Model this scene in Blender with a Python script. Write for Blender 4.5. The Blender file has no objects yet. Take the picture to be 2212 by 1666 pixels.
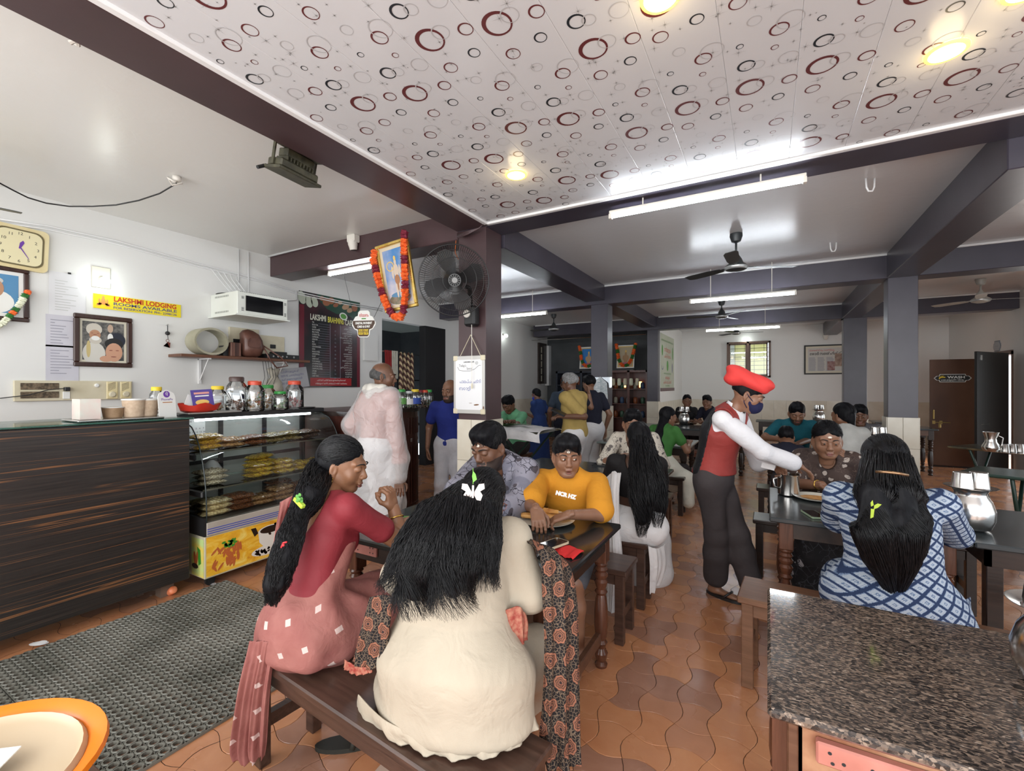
import bpy, math, random
import numpy as np
from mathutils import Vector, Matrix
import mathutils.noise as mnoise
random.seed(7); np.random.seed(7)
S = bpy.context.scene
COL = S.collection
PI = math.pi
def RAD(a): return a*PI/180
# ------------------------------------------------------------------ camera, sky, exposure
EYE = 1.5; FPX = 975.0; TH = RAD(29.5)
cam_d = bpy.data.cameras.new('camera'); cam = bpy.data.objects.new('camera', cam_d); COL.objects.link(cam)
cam_d.sensor_width = 36; cam_d.lens = FPX/2212*36; cam_d.clip_start = .02
cam.location = (0, 0, EYE); cam.rotation_euler = (PI/2, 0, TH)
S.camera = cam
w = bpy.data.worlds.new('sky'); S.world = w; w.use_nodes = True
wn = w.node_tree.nodes; wl = w.node_tree.links
wn['Background'].inputs[0].default_value = (.86, .93, 1, 1); wn['Background'].inputs[1].default_value = 1.5
S.view_settings.view_transform = 'Standard'; S.view_settings.look = 'None'
S.view_settings.gamma = 1; S.view_settings.use_curve_mapping = False
S.view_settings.exposure = 0.38
S.cycles.max_bounces = 5; S.cycles.transparent_max_bounces = 12; S.cycles.diffuse_bounces = 3; S.cycles.use_adaptive_sampling = True; S.cycles.adaptive_threshold = .06
S.cycles.glossy_bounces = 2; S.cycles.transmission_bounces = 4; S.cycles.caustics_reflective = False; S.cycles.caustics_refractive = False
S.cycles.sample_clamp_indirect = 6
def area_light(name, loc, rot, sx, sy, power, col):
 l = bpy.data.lights.new(name, 'AREA'); l.shape = 'RECTANGLE'; l.size = sx; l.size_y = sy; l.energy = power; l.color = col
 o = bpy.data.objects.new(name, l); COL.objects.link(o); o.location = loc; o.rotation_euler = rot
 return o
# daylight through the open shop front behind the camera, and through the doorway on the right wall
area_light('shopfront_daylight', (-.6, -1.7, 1.75), (RAD(90), 0, 0), 8.5, 2.6, 200, (1, .97, .92))
area_light('side_doorway_daylight', (4.6, 11.5, 1.3), (0, RAD(90), 0), 2.2, 1.2, 120, (1, .98, .94))
# ------------------------------------------------------------------ picture point -> world point at a known plane
st, ct = math.sin(TH), math.cos(TH)
def ray(px):
 t = (px-1106)/FPX
 return (-st+t*ct, ct+t*st)
def atZ(px, py, Z):
 a, b = ray(px); return Vector((a*Z, b*Z, EYE-(py-833)/FPX*Z))
def onX(px, py, X): return atZ(px, py, X/ray(px)[0])
def onY(px, py, Y): return atZ(px, py, Y/ray(px)[1])
def onH(px, py, h): return atZ(px, py, (EYE-h)*FPX/(py-833))
# ------------------------------------------------------------------ materials
MATS = {}
def mat(name, col, rough=.5, metal=0, spec=None, emit=None, es=0, trans=0, alpha=1, sheen=0, coat=0):
 if name in MATS: return MATS[name]
 m = bpy.data.materials.new(name); m.use_nodes = True
 b = m.node_tree.nodes['Principled BSDF']
 b.inputs['Base Color'].default_value = (*col, 1); b.inputs['Roughness'].default_value = rough
 b.inputs['Metallic'].default_value = metal
 if spec is not None: b.inputs['Specular IOR Level'].default_value = spec
 if emit: b.inputs['Emission Color'].default_value = (*emit, 1); b.inputs['Emission Strength'].default_value = es
 if trans: b.inputs['Transmission Weight'].default_value = trans
 if alpha < 1: b.inputs['Alpha'].default_value = alpha
 if coat: b.inputs['Coat Weight'].default_value = coat; b.inputs['Coat Roughness'].default_value = .08
 MATS[name] = m; return m
class NT:
 """small helper for writing node graphs"""
 def __init__(s, m):
  s.m = m; s.t = m.node_tree; s.b = s.t.nodes['Principled BSDF']; s.out = s.t.nodes['Material Output']
 def n(s, typ, ins=None, **kw):
  o = s.t.nodes.new(typ)
  for k, v in kw.items(): setattr(o, k, v)
  if ins:
   for k, v in ins.items():
    if isinstance(v, bpy.types.NodeSocket): s.t.links.new(v, o.inputs[k])
    else: o.inputs[k].default_value = v
  return o
 def m2(s, op, a, b=0.0, c=0.0):
  return s.n('ShaderNodeMath', {0: a, 1: b, 2: c}, operation=op).outputs[0]
 def coord(s, which='Object', scale=(1, 1, 1), rot=(0, 0, 0), loc=(0, 0, 0)):
  c = s.n('ShaderNodeTexCoord').outputs[which]
  return s.n('ShaderNodeMapping', {'Vector': c, 'Scale': scale, 'Rotation': rot, 'Location': loc}).outputs[0]
 def noise(s, v, scale, detail=3, rough=.5, dist=0):
  return s.n('ShaderNodeTexNoise', {'Vector': v, 'Scale': scale, 'Detail': detail, 'Roughness': rough, 'Distortion': dist}).outputs['Fac']
 def ramp(s, f, stops, interp='LINEAR'):
  r = s.n('ShaderNodeValToRGB', {'Fac': f}); cr = r.color_ramp; cr.interpolation = interp
  while len(cr.elements) < len(stops): cr.elements.new(.5)
  for e, (p, c) in zip(cr.elements, stops): e.position = p; e.color = (*c, 1)
  return r.outputs[0]
 def mix(s, f, a, b, bt='MIX'):
  o = s.n('ShaderNodeMix', data_type='RGBA', blend_type=bt)
  for k, v in ((0, f), (6, a), (7, b)):
   if isinstance(v, bpy.types.NodeSocket): s.t.links.new(v, o.inputs[k])
   else: o.inputs[k].default_value = (*v, 1) if isinstance(v, tuple) and len(v) == 3 else v
  return o.outputs[2]
 def col(s, sock): s.t.links.new(sock, s.b.inputs['Base Color'])
 def rough(s, sock): s.t.links.new(sock, s.b.inputs['Roughness'])
 def bump(s, h, strength=.3, dist=.01):
  o = s.n('ShaderNodeBump', {'Height': h, 'Strength': strength, 'Distance': dist})
  s.t.links.new(o.outputs[0], s.b.inputs['Normal'])
def mix3(a, b, t): return tuple(a[i]*(1-t)+b[i]*t for i in range(3))
def noisy(name, c1, c2, scale=8, rough=.5, bump=0, stretch=(1, 1, 1), detail=4, lo=.35, hi=.65, bscale=None, bdist=.01, **kw):
 if name in MATS: return MATS[name]
 m = mat(name, c1, rough, **kw); t = NT(m)
 v = t.coord('Object', stretch); f = t.noise(v, scale, detail)
 t.col(t.ramp(f, [(lo, c1), (hi, c2)]))
 if bump: t.bump(t.noise(v, bscale or scale*3, 3), bump, bdist)
 return m
def cloth(name, c, rough=.85, var=.12, wrinkle=.35, scale=9):
 if name in MATS: return MATS[name]
 m = mat(name, c, rough); t = NT(m)
 v = t.coord('Object'); f = t.noise(v, scale, 4)
 t.col(t.ramp(f, [(.3, tuple(x*(1-var) for x in c)), (.7, tuple(min(1, x*(1+var)) for x in c))]))
 h = t.m2('ADD', t.noise(v, scale*1.6, 3, .6, .6), t.m2('MULTIPLY', t.noise(v, 260, 2), .05))
 t.bump(h, wrinkle, .02)
 m.node_tree.nodes['Principled BSDF'].inputs['Specular IOR Level'].default_value = .25
 return m
def thin_glass(name, tint=(.9, .97, .95), a=.13, rough=.03):
 """clear sheet: mostly see-through with a fresnel reflection"""
 if name in MATS: return MATS[name]
 m = bpy.data.materials.new(name); m.use_nodes = True; nt = m.node_tree; nt.nodes.clear()
 out = nt.nodes.new('ShaderNodeOutputMaterial'); mx = nt.nodes.new('ShaderNodeMixShader')
 tr = nt.nodes.new('ShaderNodeBsdfTransparent'); gl = nt.nodes.new('ShaderNodeBsdfGlossy')
 fr = nt.nodes.new('ShaderNodeFresnel'); fr.inputs[0].default_value = 1.5
 ad = nt.nodes.new('ShaderNodeMath'); ad.operation = 'ADD'; ad.inputs[1].default_value = a-.05
 tr.inputs[0].default_value = (*tint, 1); gl.inputs[0].default_value = (1, 1, 1, 1); gl.inputs[1].default_value = rough
 nt.links.new(fr.outputs[0], ad.inputs[0]); nt.links.new(ad.outputs[0], mx.inputs[0])
 nt.links.new(tr.outputs[0], mx.inputs[1]); nt.links.new(gl.outputs[0], mx.inputs[2]); nt.links.new(mx.outputs[0], out.inputs[0])
 MATS[name] = m; return m
def wood(name, c1, c2, axis=0, rough=.4, scale=3.0, coat=0):
 if name in MATS: return MATS[name]
 m = mat(name, c1, rough, coat=coat); t = NT(m)
 sc = [14, 14, 14]; sc[axis] = 1.2
 v = t.coord('Object', tuple(sc)); f = t.noise(v, scale, 5, .6, .4)
 t.col(t.ramp(f, [(.3, c1), (.7, c2)])); t.bump(f, .15, .003)
 return m
# ------------------------------------------------------------------ mesh building
def frame(o, u, v):
 u = Vector(u).normalized(); v = Vector(v).normalized(); n = u.cross(v)
 M = Matrix.Identity(4)
 for i, c in enumerate((u, v, n)):
  for r in range(3): M[r][i] = c[r]
 for r in range(3): M[r][3] = o[r]
 return M
def WX(X, y, z): return frame((X, y, z), (0, 1, 0), (0, 0, 1))     # on a wall facing +X: u = +Y, v = up
def WY(Y, x, z): return frame((x, Y, z), (1, 0, 0), (0, 0, 1))     # on a wall facing the camera side (-Y): u = +X, v = up
class MB:
 def __init__(s, M=None): s.v = []; s.f = []; s.mi = []; s.M = M or Matrix.Identity(4); s.cur = 0
 def add(s, vs, fs, M=None):
  o = len(s.v); T = s.M @ M if M is not None else s.M
  s.v += [tuple(T @ Vector(p)) for p in vs]; s.f += [tuple(i+o for i in f) for f in fs]; s.mi += [s.cur]*len(fs)
  return s
 def box(s, x0, x1, y0, y1, z0, z1, M=None, bev=0):
  if bev > 0:
   b = min(bev, abs(x1-x0)*.45, abs(y1-y0)*.45, abs(z1-z0)*.45)
   # bevelled box: 3 slabs hull, 24 verts
   vs = []
   for sx, x in ((1, x0), (-1, x1)):
    for sy, y in ((1, y0), (-1, y1)):
     for sz, z in ((1, z0), (-1, z1)):
      vs += [(x, y+sy*b, z+sz*b), (x+sx*b, y, z+sz*b), (x+sx*b, y+sy*b, z)]
   def I(a, b_, c, k): return (a*4+b_*2+c)*3+k
   fs = []
   for a in (0, 1):
    q = [I(a, 0, 0, 0), I(a, 1, 0, 0), I(a, 1, 1, 0), I(a, 0, 1, 0)]; fs.append(q[::-1] if a == 0 else q)
    q = [I(0, a, 0, 1), I(1, a, 0, 1), I(1, a, 1, 1), I(0, a, 1, 1)]; fs.append(q if a == 0 else q[::-1])
    q = [I(0, 0, a, 2), I(1, 0, a, 2), I(1, 1, a, 2), I(0, 1, a, 2)]; fs.append(q[::-1] if a == 0 else q)
   for a in (0, 1):
    for c in (0, 1):
     q = [I(a, c, 0, 0), I(a, c, 1, 0), I(a, c, 1, 1), I(a, c, 0, 1)]; fs.append(q if (a+c) % 2 else q[::-1])
     q = [I(a, 0, c, 0), I(a, 1, c, 0), I(a, 1, c, 2), I(a, 0, c, 2)]; fs.append(q[::-1] if (a+c) % 2 else q)
     q = [I(0, a, c, 1), I(1, a, c, 1), I(1, a, c, 2), I(0, a, c, 2)]; fs.append(q if (a+c) % 2 else q[::-1])
   for a in (0, 1):
    for b_ in (0, 1):
     for c in (0, 1):
      q = [I(a, b_, c, 0), I(a, b_, c, 1), I(a, b_, c, 2)]; fs.append(q if (a+b_+c) % 2 == 0 else q[::-1])
   return s.add(vs, fs, M)
  vs = [(x, y, z) for x in (x0, x1) for y in (y0, y1) for z in (z0, z1)]
  return s.add(vs, [(0, 1, 3, 2), (4, 6, 7, 5), (0, 4, 5, 1), (2, 3, 7, 6), (0, 2, 6, 4), (1, 5, 7, 3)], M)
 def quad(s, u0, u1, v0, v1, n=0, M=None):
  return s.add([(u0, v0, n), (u1, v0, n), (u1, v1, n), (u0, v1, n)], [(0, 1, 2, 3)], M)
 def poly(s, pts, n=0, M=None):
  return s.add([(p[0], p[1], n) for p in pts], [tuple(range(len(pts)))], M)
 def prism(s, pts, n0, n1, M=None):
  k = len(pts); vs = [(p[0], p[1], n0) for p in pts]+[(p[0], p[1], n1) for p in pts]
  return s.add(vs, [tuple(range(k))[::-1], tuple(range(k, 2*k))]+[(i, (i+1) % k, (i+1) % k+k, i+k) for i in range(k)], M)
 def ell2(s, cu, cv, ru, rv, n=0, seg=24, M=None, a=0):
  return s.poly([(cu+ru*math.cos(t)*math.cos(a)-rv*math.sin(t)*math.sin(a), cv+ru*math.cos(t)*math.sin(a)+rv*math.sin(t)*math.cos(a)) for t in [2*PI*i/seg for i in range(seg)]], n, M)
 def ring2(s, cu, cv, r0, r1, n=0, seg=32, M=None, a0=0, a1=2*PI):
  full = abs(a1-a0-2*PI) < 1e-6; k = seg if full else seg+1
  vs = []
  for i in range(k):
   t = a0+(a1-a0)*i/seg
   vs += [(cu+r0*math.cos(t), cv+r0*math.sin(t), n), (cu+r1*math.cos(t), cv+r1*math.sin(t), n)]
  fs = [(2*i, 2*i+1, (2*i+3) % (2*k), (2*i+2) % (2*k)) for i in range(seg)]
  return s.add(vs, fs, M)
 def lathe(s, prof, seg=20, M=None, cap=True):
  vs = []; fs = []
  for r, z in prof:
   for i in range(seg): a = 2*PI*i/seg; vs.append((r*math.cos(a), r*math.sin(a), z))
  for j in range(len(prof)-1):
   for i in range(seg): fs.append((j*seg+i, j*seg+(i+1) % seg, (j+1)*seg+(i+1) % seg, (j+1)*seg+i))
  if cap:
   if prof[0][0] > 1e-4: fs.append(tuple(range(seg))[::-1])
   if prof[-1][0] > 1e-4: fs.append(tuple(range((len(prof)-1)*seg, len(prof)*seg)))
  return s.add(vs, fs, M)
 def tube(s, pts, r, seg=8, cap=True, M=None):
  pts = [Vector(p) for p in pts]; n = len(pts); rr = r if isinstance(r, (list, tuple)) else [r]*n
  vs = []; fs = []; up = None
  for i, p in enumerate(pts):
   d = (pts[min(i+1, n-1)]-pts[max(i-1, 0)]).normalized()
   if up is None: up = Vector((0, 0, 1)) if abs(d.z) < .9 else Vector((1, 0, 0))
   a = d.cross(up).normalized(); b = a.cross(d).normalized(); up = b
   for k in range(seg):
    t = 2*PI*k/seg; vs.append(tuple(p+(a*math.cos(t)+b*math.sin(t))*rr[i]))
  for i in range(n-1):
   for k in range(seg): fs.append((i*seg+k, (i+1)*seg+k, (i+1)*seg+(k+1) % seg, i*seg+(k+1) % seg))
  if cap: fs += [tuple(range(seg)), tuple(range((n-1)*seg, n*seg))[::-1]]
  return s.add(vs, fs, M)
 def ball(s, c, r, seg=12, rings=8, M=None):
  rx, ry, rz = r if isinstance(r, (list, tuple)) else (r, r, r)
  vs = [(c[0], c[1], c[2]-rz)]; fs = []
  for j in range(1, rings):
   a = -PI/2+PI*j/rings
   for i in range(seg):
    t = 2*PI*i/seg; vs.append((c[0]+rx*math.cos(a)*math.cos(t), c[1]+ry*math.cos(a)*math.sin(t), c[2]+rz*math.sin(a)))
  vs.append((c[0], c[1], c[2]+rz)); L = len(vs)-1
  for i in range(seg):
   fs.append((0, 1+(i+1) % seg, 1+i)); fs.append((L, L-seg+i, L-seg+(i+1) % seg))
  for j in range(rings-2):
   for i in range(seg):
    a = 1+j*seg; fs.append((a+i, a+(i+1) % seg, a+seg+(i+1) % seg, a+seg+i))
  return s.add(vs, fs, M)
 def mesh(s, name, mats, smooth=False):
  me = bpy.data.meshes.new(name); me.from_pydata(s.v, [], s.f)
  for m in (mats if isinstance(mats, (list, tuple)) else [mats]): me.materials.append(m)
  if len(me.materials) > 1: me.polygons.foreach_set('material_index', s.mi)
  if smooth: smooth_mesh(me, smooth)
  me.update(); return me
 def build(s, name, mats, parent=None, smooth=False, local=False):
  o = bpy.data.objects.new(name, s.mesh(name, mats, smooth)); COL.objects.link(o)
  if parent: adopt(o, parent, local)
  return o
def smooth_mesh(me, ang):
 me.polygons.foreach_set('use_smooth', [True]*len(me.polygons))
 if ang is not True and ang < 179:
  try: me.set_sharp_from_angle(angle=RAD(ang))
  except Exception: pass
def basis(o): return Matrix.Translation(o.location) @ o.rotation_euler.to_matrix().to_4x4()
def adopt(o, parent, local=False):
 o.parent = parent
 if not local:
  W = basis(parent) if parent.type == 'EMPTY' or parent.parent is None else basis(parent)
  o.matrix_parent_inverse = W.inverted()
def thing(name, label, cat, loc=(0, 0, 0), rz=0, group=None):
 o = bpy.data.objects.new(name, None); COL.objects.link(o); o.empty_display_size = .05
 o.location = loc; o.rotation_euler = (0, 0, rz); o['label'] = label; o['category'] = cat
 if group: o['group'] = group
 return o
def tag(o, label, cat, group=None):
 o['label'] = label; o['category'] = cat
 if group: o['group'] = group
 return o
def struct(mb, name, m, parent=None, smooth=False):
 o = mb.build(name, m, parent, smooth)
 if not parent: o['kind'] = 'structure'
 return o
def stuff(o): o['kind'] = 'stuff'; return o
def dup(root, loc, rz=None, label=None, scale=None):
 r = root.copy(); COL.objects.link(r); r.location = loc
 if rz is not None: r.rotation_euler = (0, 0, rz)
 if label: r['label'] = label
 if scale: r.scale = (scale,)*3
 for ch in list(root.children):
  c = ch.copy(); COL.objects.link(c); c.parent = r
  for g in list(ch.children):
   d = g.copy(); COL.objects.link(d); d.parent = c
 return r
def text_mesh(s, size=.1, align='CENTER', ext=0, bold=0, squash=1.0):
 cu = bpy.data.curves.new('t', 'FONT'); cu.body = s; cu.size = size; cu.align_x = align; cu.align_y = 'CENTER'
 cu.extrude = ext; cu.offset = bold; cu.resolution_u = 3
 o = bpy.data.objects.new('t', cu); COL.objects.link(o)
 me = bpy.data.meshes.new_from_object(o); bpy.data.objects.remove(o); bpy.data.curves.remove(cu)
 if squash != 1.0: me.transform(Matrix.Diagonal((squash, 1, 1, 1)))
 return me
def text(s, size, M, m, parent=None, name='lettering', align='CENTER', bold=0, squash=1.0, fit=None):
 me = text_mesh(s, size, align, 0, bold, squash)
 if fit and len(me.vertices):
  xs = [v.co.x for v in me.vertices]; w_ = max(xs)-min(xs)
  me.transform(Matrix.Diagonal((fit/w_, 1, 1, 1)))
 me.transform(M); me.materials.clear(); me.materials.append(m)
 o = bpy.data.objects.new(name, me); COL.objects.link(o)
 if parent: adopt(o, parent)
 return o
def T(x, y, z=0): return Matrix.Translation((x, y, z))
def join_texts(items, M, m, parent, name='lettering'):
 """items: (string,size,u,v,align,squash,bold) -> one mesh"""
 vs = []; fs = []
 for it in items:
  s_, size, u, v = it[:4]; al = it[4] if len(it) > 4 else 'LEFT'; sq = it[5] if len(it) > 5 else 1; bo = it[6] if len(it) > 6 else 0
  me = text_mesh(s_, size, al, 0, bo, sq); o = len(vs)
  vs += [tuple(M @ T(u, v) @ w_.co) for w_ in me.vertices]; fs += [tuple(i+o for i in p.vertices) for p in me.polygons]
  bpy.data.meshes.remove(me)
 me = bpy.data.meshes.new(name); me.from_pydata(vs, [], fs); me.materials.append(m)
 o = bpy.data.objects.new(name, me); COL.objects.link(o)
 if parent: adopt(o, parent)
 return o
# ================================================================== THE ROOM
WALLX = -5.6; RWX = 3.69; YB = 14.2
def wallpaint(name, c, rough=.35):
 if name in MATS: return MATS[name]
 m = mat(name, c, rough); t = NT(m); v = t.coord('Object')
 t.col(t.mix(t.noise(v, .9, 5), tuple(x*.95 for x in c), c)); t.bump(t.noise(v, 7, 3, .5, .8), .10, .02)
 return m
m_white = wallpaint('white_paint', (.80, .80, .78), .45)
m_ceil = wallpaint('gloss_ceiling_paint', (.78, .77, .74), .28)
m_ceil2 = wallpaint('gloss_ceiling_paint_dull', (.74, .75, .76), .25)
m_brown = noisy('maroon_brown_paint', (.060, .033, .036), (.072, .040, .044), 3, .35, .05)
m_slate = noisy('slate_paint', (.047, .042, .060), (.058, .052, .072), 3, .32, .05)
m_grout = mat('grout', (.05, .032, .025), .8)
m_tilew = noisy('cream_wall_tile', (.66, .61, .50), (.74, .70, .60), 4, .18)
m_wgrout = mat('tile_joint', (.36, .32, .26), .7)
m_trim = mat('white_trim', (.82, .82, .82), .4)
m_dark = mat('dark_void', (.012, .012, .014), .7)
m_steel = noisy('stainless_steel', (.62, .61, .59), (.72, .71, .69), 6, .2, metal=1)
m_darkwood = wood('near_black_wood', (.018, .011, .009), (.035, .020, .015), 0, .28)
m_darkwood_y = wood('near_black_wood_y', (.018, .011, .009), (.035, .020, .015), 1, .3)
m_bwood = wood('worn_brown_wood', (.07, .030, .017), (.13, .062, .036), 0, .32)
m_bwoodz = wood('turned_brown_wood', (.06, .022, .012), (.13, .05, .028), 2, .22)
m_black = mat('black_plastic', (.014, .014, .015), .4)
m_bl = mat('black_satin', (.01, .01, .011), .3)
# floor: interlocking wavy terracotta tiles; the ones that show largest are parts, the rest one mass
S0 = .15; X0 = -.51; Y0 = 2.25
def axe(bulge_x):
 """tile outline: s=+1 fat in x (sides bulge out), s=-1 fat in y"""
 h = S0/2-.0012; s = bulge_x; pts = []; K = 5; A = .024
 for k in range(K): t = k/K; b = -s*A*math.sin(PI*t); pts.append((-h+2*h*t, -h-b*1.0))
 for k in range(K): t = k/K; b = s*A*math.sin(PI*t); pts.append((h+b, -h+2*h*t))
 for k in range(K): t = k/K; b = -s*A*math.sin(PI*t); pts.append((h-2*h*t, h+b))
 for k in range(K): t = k/K; b = s*A*math.sin(PI*t); pts.append((-h-b, h-2*h*t))
 return pts
def tile_mat(name, c1, c2):
 m = mat(name, c1, .22); t = NT(m); v = t.n('ShaderNodeNewGeometry').outputs['Position']
 f = t.noise(v, 5, 5, .6, .5); c = t.ramp(f, [(.3, c1), (.7, c2)])
 g = t.noise(v, .8, 3); t.col(t.mix(t.ramp(g, [(.5, (0, 0, 0)), (.75, (.35, .35, .35))]), c, (.33, .22, .155)))
 t.rough(t.ramp(t.noise(v, 3, 4), [(.3, (.16, .16, .16)), (.7, (.34, .34, .34))]))
 t.bump(t.noise(v, 25, 3), .05, .002); return m
TM = [tile_mat('terracotta_orange', (.45, .185, .085), (.54, .25, .12)), tile_mat('terracotta_brown', (.30, .145, .092), (.37, .185, .12)),
  tile_mat('terracotta_mid', (.39, .18, .10), (.46, .215, .12))]
fl = MB(); fl.box(-6.6, 5, -2, YB+.2, -.12, -.005); floor = struct(fl, 'floor', m_grout)
TMESH = {}
for s in (1, -1):
 b = MB(); pts = axe(s); n = len(pts); k = .985
 vs = [(x, y, -.005) for x, y in pts]+[(x, y, -.0015) for x, y in pts]+[(x*k, y*k, 0) for x, y in pts]
 fs = [tuple(range(2*n, 3*n))]+[(i+o, (i+1) % n+o, (i+1) % n+o+n, i+o+n) for o in (0, n) for i in range(n)]
 b.add(vs, fs); TMESH[s] = b.mesh('tile', TM[0])
cells = []
hid = [(-6.6, -3.65, -2, 5.4), (-1.9, -.7, 1.55, 2.4)]
for i in range(-40, 36):
 for j in range(-28, 80):
  cx = X0+(i+.5)*S0; cy = Y0+(j+.5)*S0
  if cx > 4.6 or cx < -6.2 or cy > YB: continue
  Z = -st*cx+ct*cy; Xr = ct*cx+st*cy
  vis = Z > 1.35 and abs(Xr/Z) < 1.18 and 833+FPX*1.5/Z < 1690
  rk = Z if vis and not (cx < -2.05 and cy < 1.95) and not (cx > .05 and cy < 2.0) else 99+abs(cy)
  cells.append((rk, i, j, cx, cy))
cells.sort()
rt = random.Random(5)
rest = MB()
for q, (rk, i, j, cx, cy) in enumerate(cells):
 s = 1 if (i+j) % 2 else -1
 r_ = rt.random(); mi = 0 if r_ < .60 else (1 if r_ < .82 else 2)
 if q < 300:
  o = bpy.data.objects.new('tile', TMESH[s]); COL.objects.link(o); o.location = (cx, cy, rt.uniform(-.0008, 0)); o.parent = floor
  o.material_slots[0].link = 'OBJECT'; o.material_slots[0].material = TM[mi]
 else:
  rest.cur = mi; rest.add([(x+cx, y+cy, -.0008) for x, y in axe(s)], [tuple(range(20))])
o = rest.build('tile_field', TM, floor); stuff(o)
# walls
def tiles_on(parent, M, w, h, tw, th, z0=0, jig=.0, m=None):
 """grid of wall tiles proud of the plane; M maps u,v,n; every tile an object"""
 nu = max(1, round(w/tw)); nv = max(1, round(h/th)); tu = w/nu; tv = h/nv
 b = MB(); b.box(.002, tu-.002, .002, tv-.002, 0, .008, bev=.0015); me = b.mesh('tile', m or m_tilew)
 for a in range(nu):
  for c in range(nv):
   o = bpy.data.objects.new('tile', me); COL.objects.link(o); o.parent = parent
   o.matrix_local = basis(parent).inverted() @ M @ T(a*tu, z0+c*tv, 0)
def wall(name, boxes, m=m_white):
 b = MB()
 for x in boxes: b.box(*x)
 return struct(b, name, m)
wl_ = wall('wall_left', [(WALLX-.15, WALLX, -1.7, 5.49, 0, 3.2), (WALLX-.15, WALLX, 7.16, 12, 0, 3.2), (WALLX-.15, WALLX, 5.49, 7.16, 2.62, 3.2)])
wb = wall('wall_back', [(-2.4, -1.0, YB, YB+.15, 0, 3.2), (.08, RWX+.1, YB, YB+.15, 0, 3.2), (-1.0, .08, YB, YB+.15, 0, 1.72), (-1.0, .08, YB, YB+.15, 2.72, 3.2)])
wp_ = wall('wall_side', [(-2.42, -2.22, 10.95, YB, 0, 3.2)])
wr = wall('wall_right', [(RWX, RWX+.2, 12.0, YB, 0, 3.2), (RWX, RWX+.2, 10.35, 11.02, 0, 3.2), (RWX, RWX+.2, 7.2, 10.35, 2.08, 3.2), (RWX, RWX+.2, 11.02, 12.0, 2.08, 3.2), (RWX, RWX+.2, 4.5, 7.2, 0, 3.2)])
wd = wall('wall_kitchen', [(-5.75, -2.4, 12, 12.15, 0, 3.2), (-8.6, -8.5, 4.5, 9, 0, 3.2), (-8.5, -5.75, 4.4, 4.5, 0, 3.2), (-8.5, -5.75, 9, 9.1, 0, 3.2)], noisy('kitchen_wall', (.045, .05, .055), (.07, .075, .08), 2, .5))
tiles_on(wb, WY(YB-.001, -2.2, 0), 5.88, 1.1, .3, .55)
tiles_on(wp_, WX(-2.219, 11.0, 0), 3.2, 1.1, .32, .55)
tiles_on(wl_, WX(WALLX+.001, 7.2, 0), 4.6, 1.15, .4, .55)
tiles_on(wr, frame((RWX-.001, YB, 0), (0, -1, 0), (0, 0, 1)), 2.15, 1.12, .36, .56)
# ceilings and beams
ceil = wall('ceiling', [(-6, RWX+.2, 3.8, YB+.1, 3.1, 3.25)], m_ceil2)
cl = wall('ceiling_left', [(WALLX-.1, -2.3, -1.7, 3.84, 3.17, 3.3)], m_ceil)
wall('ceiling_kitchen', [(-8.6, -5.7, 4.4, 9.1, 2.9, 3.0)], mat('kitchen_ceiling', (.22, .24, .22), .6))
def beam(x0, x1, y0, y1, z0, z1, m=m_slate, lab=None):
 return struct(MB().box(x0, x1, y0, y1, z0, z1, bev=.006), 'beam', m)
beam(-2.61, -2.28, -1.7, 3.54, 2.985, 3.2, m_brown)             # above the counter aisle
beam(WALLX, -2.6, 3.54, 3.84, 2.91, 3.2, m_brown)
beam(-2.61, RWX, 3.54, 3.84, 2.985, 3.2)
beam(-2.585, -2.26, 3.84, 14.1, 2.86, 3.15)
beam(1.26, 1.56, 3.84, YB, 2.80, 3.15)
beam(WALLX, RWX, 7.0, 7.3, 2.80, 3.15)
beam(WALLX+.15, RWX, 10.8, 11.1, 2.80, 3.15)
for x0, x1, y0 in ((-2.585, RWX, 6.985), (-2.2, RWX, 10.785), (-5.4, -2.6, 10.785), (WALLX, -2.6, 6.985)):
 struct(MB().box(x0, x1, y0, y0+.02, 3.075, 3.1, bev=.005), 'trim_conduit', m_trim)
def column(x0, x1, y0, y1, m, ht, top):
 c = struct(MB().box(x0+.008, x1-.008, y0+.008, y1-.008, 0, top, bev=.004), 'column', m)
 struct(MB().box(x0+.001, x1-.001, y0+.001, y1-.001, 0, ht-.002), 'tile_bed', m_wgrout, c)
 tiles_on(c, WY(y0+.001, x0, 0), x1-x0, ht, .19, .39)
 tiles_on(c, WX(x1-.001, y0, 0), y1-y0, ht, .3, .39)
 if x0 > 0: tiles_on(c, frame((x0+.001, y1, 0), (0, -1, 0), (0, 0, 1)), y1-y0, ht, .3, .39)
 return c
col1 = column(-2.61, -2.28, 3.54, 3.84, m_brown, 1.177, 3.1)
column(-2.50, -2.21, 7.0, 7.28, m_slate, 1.17, 3.0)
column(1.262, 1.561, 7.0, 7.24, m_slate, 1.118, 3.0)
column(-2.47, -2.21, 10.8, 11.05, m_slate, 1.13, 3.0)
column(1.28, 1.66, 10.8, 11.05, m_slate, 1.074, 3.0)
# brown jamb pillar beside the kitchen opening
struct(MB().box(WALLX-.12, WALLX+.03, 6.55, 7.16, 0, 2.62, bev=.005), 'column', m_dark)
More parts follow.
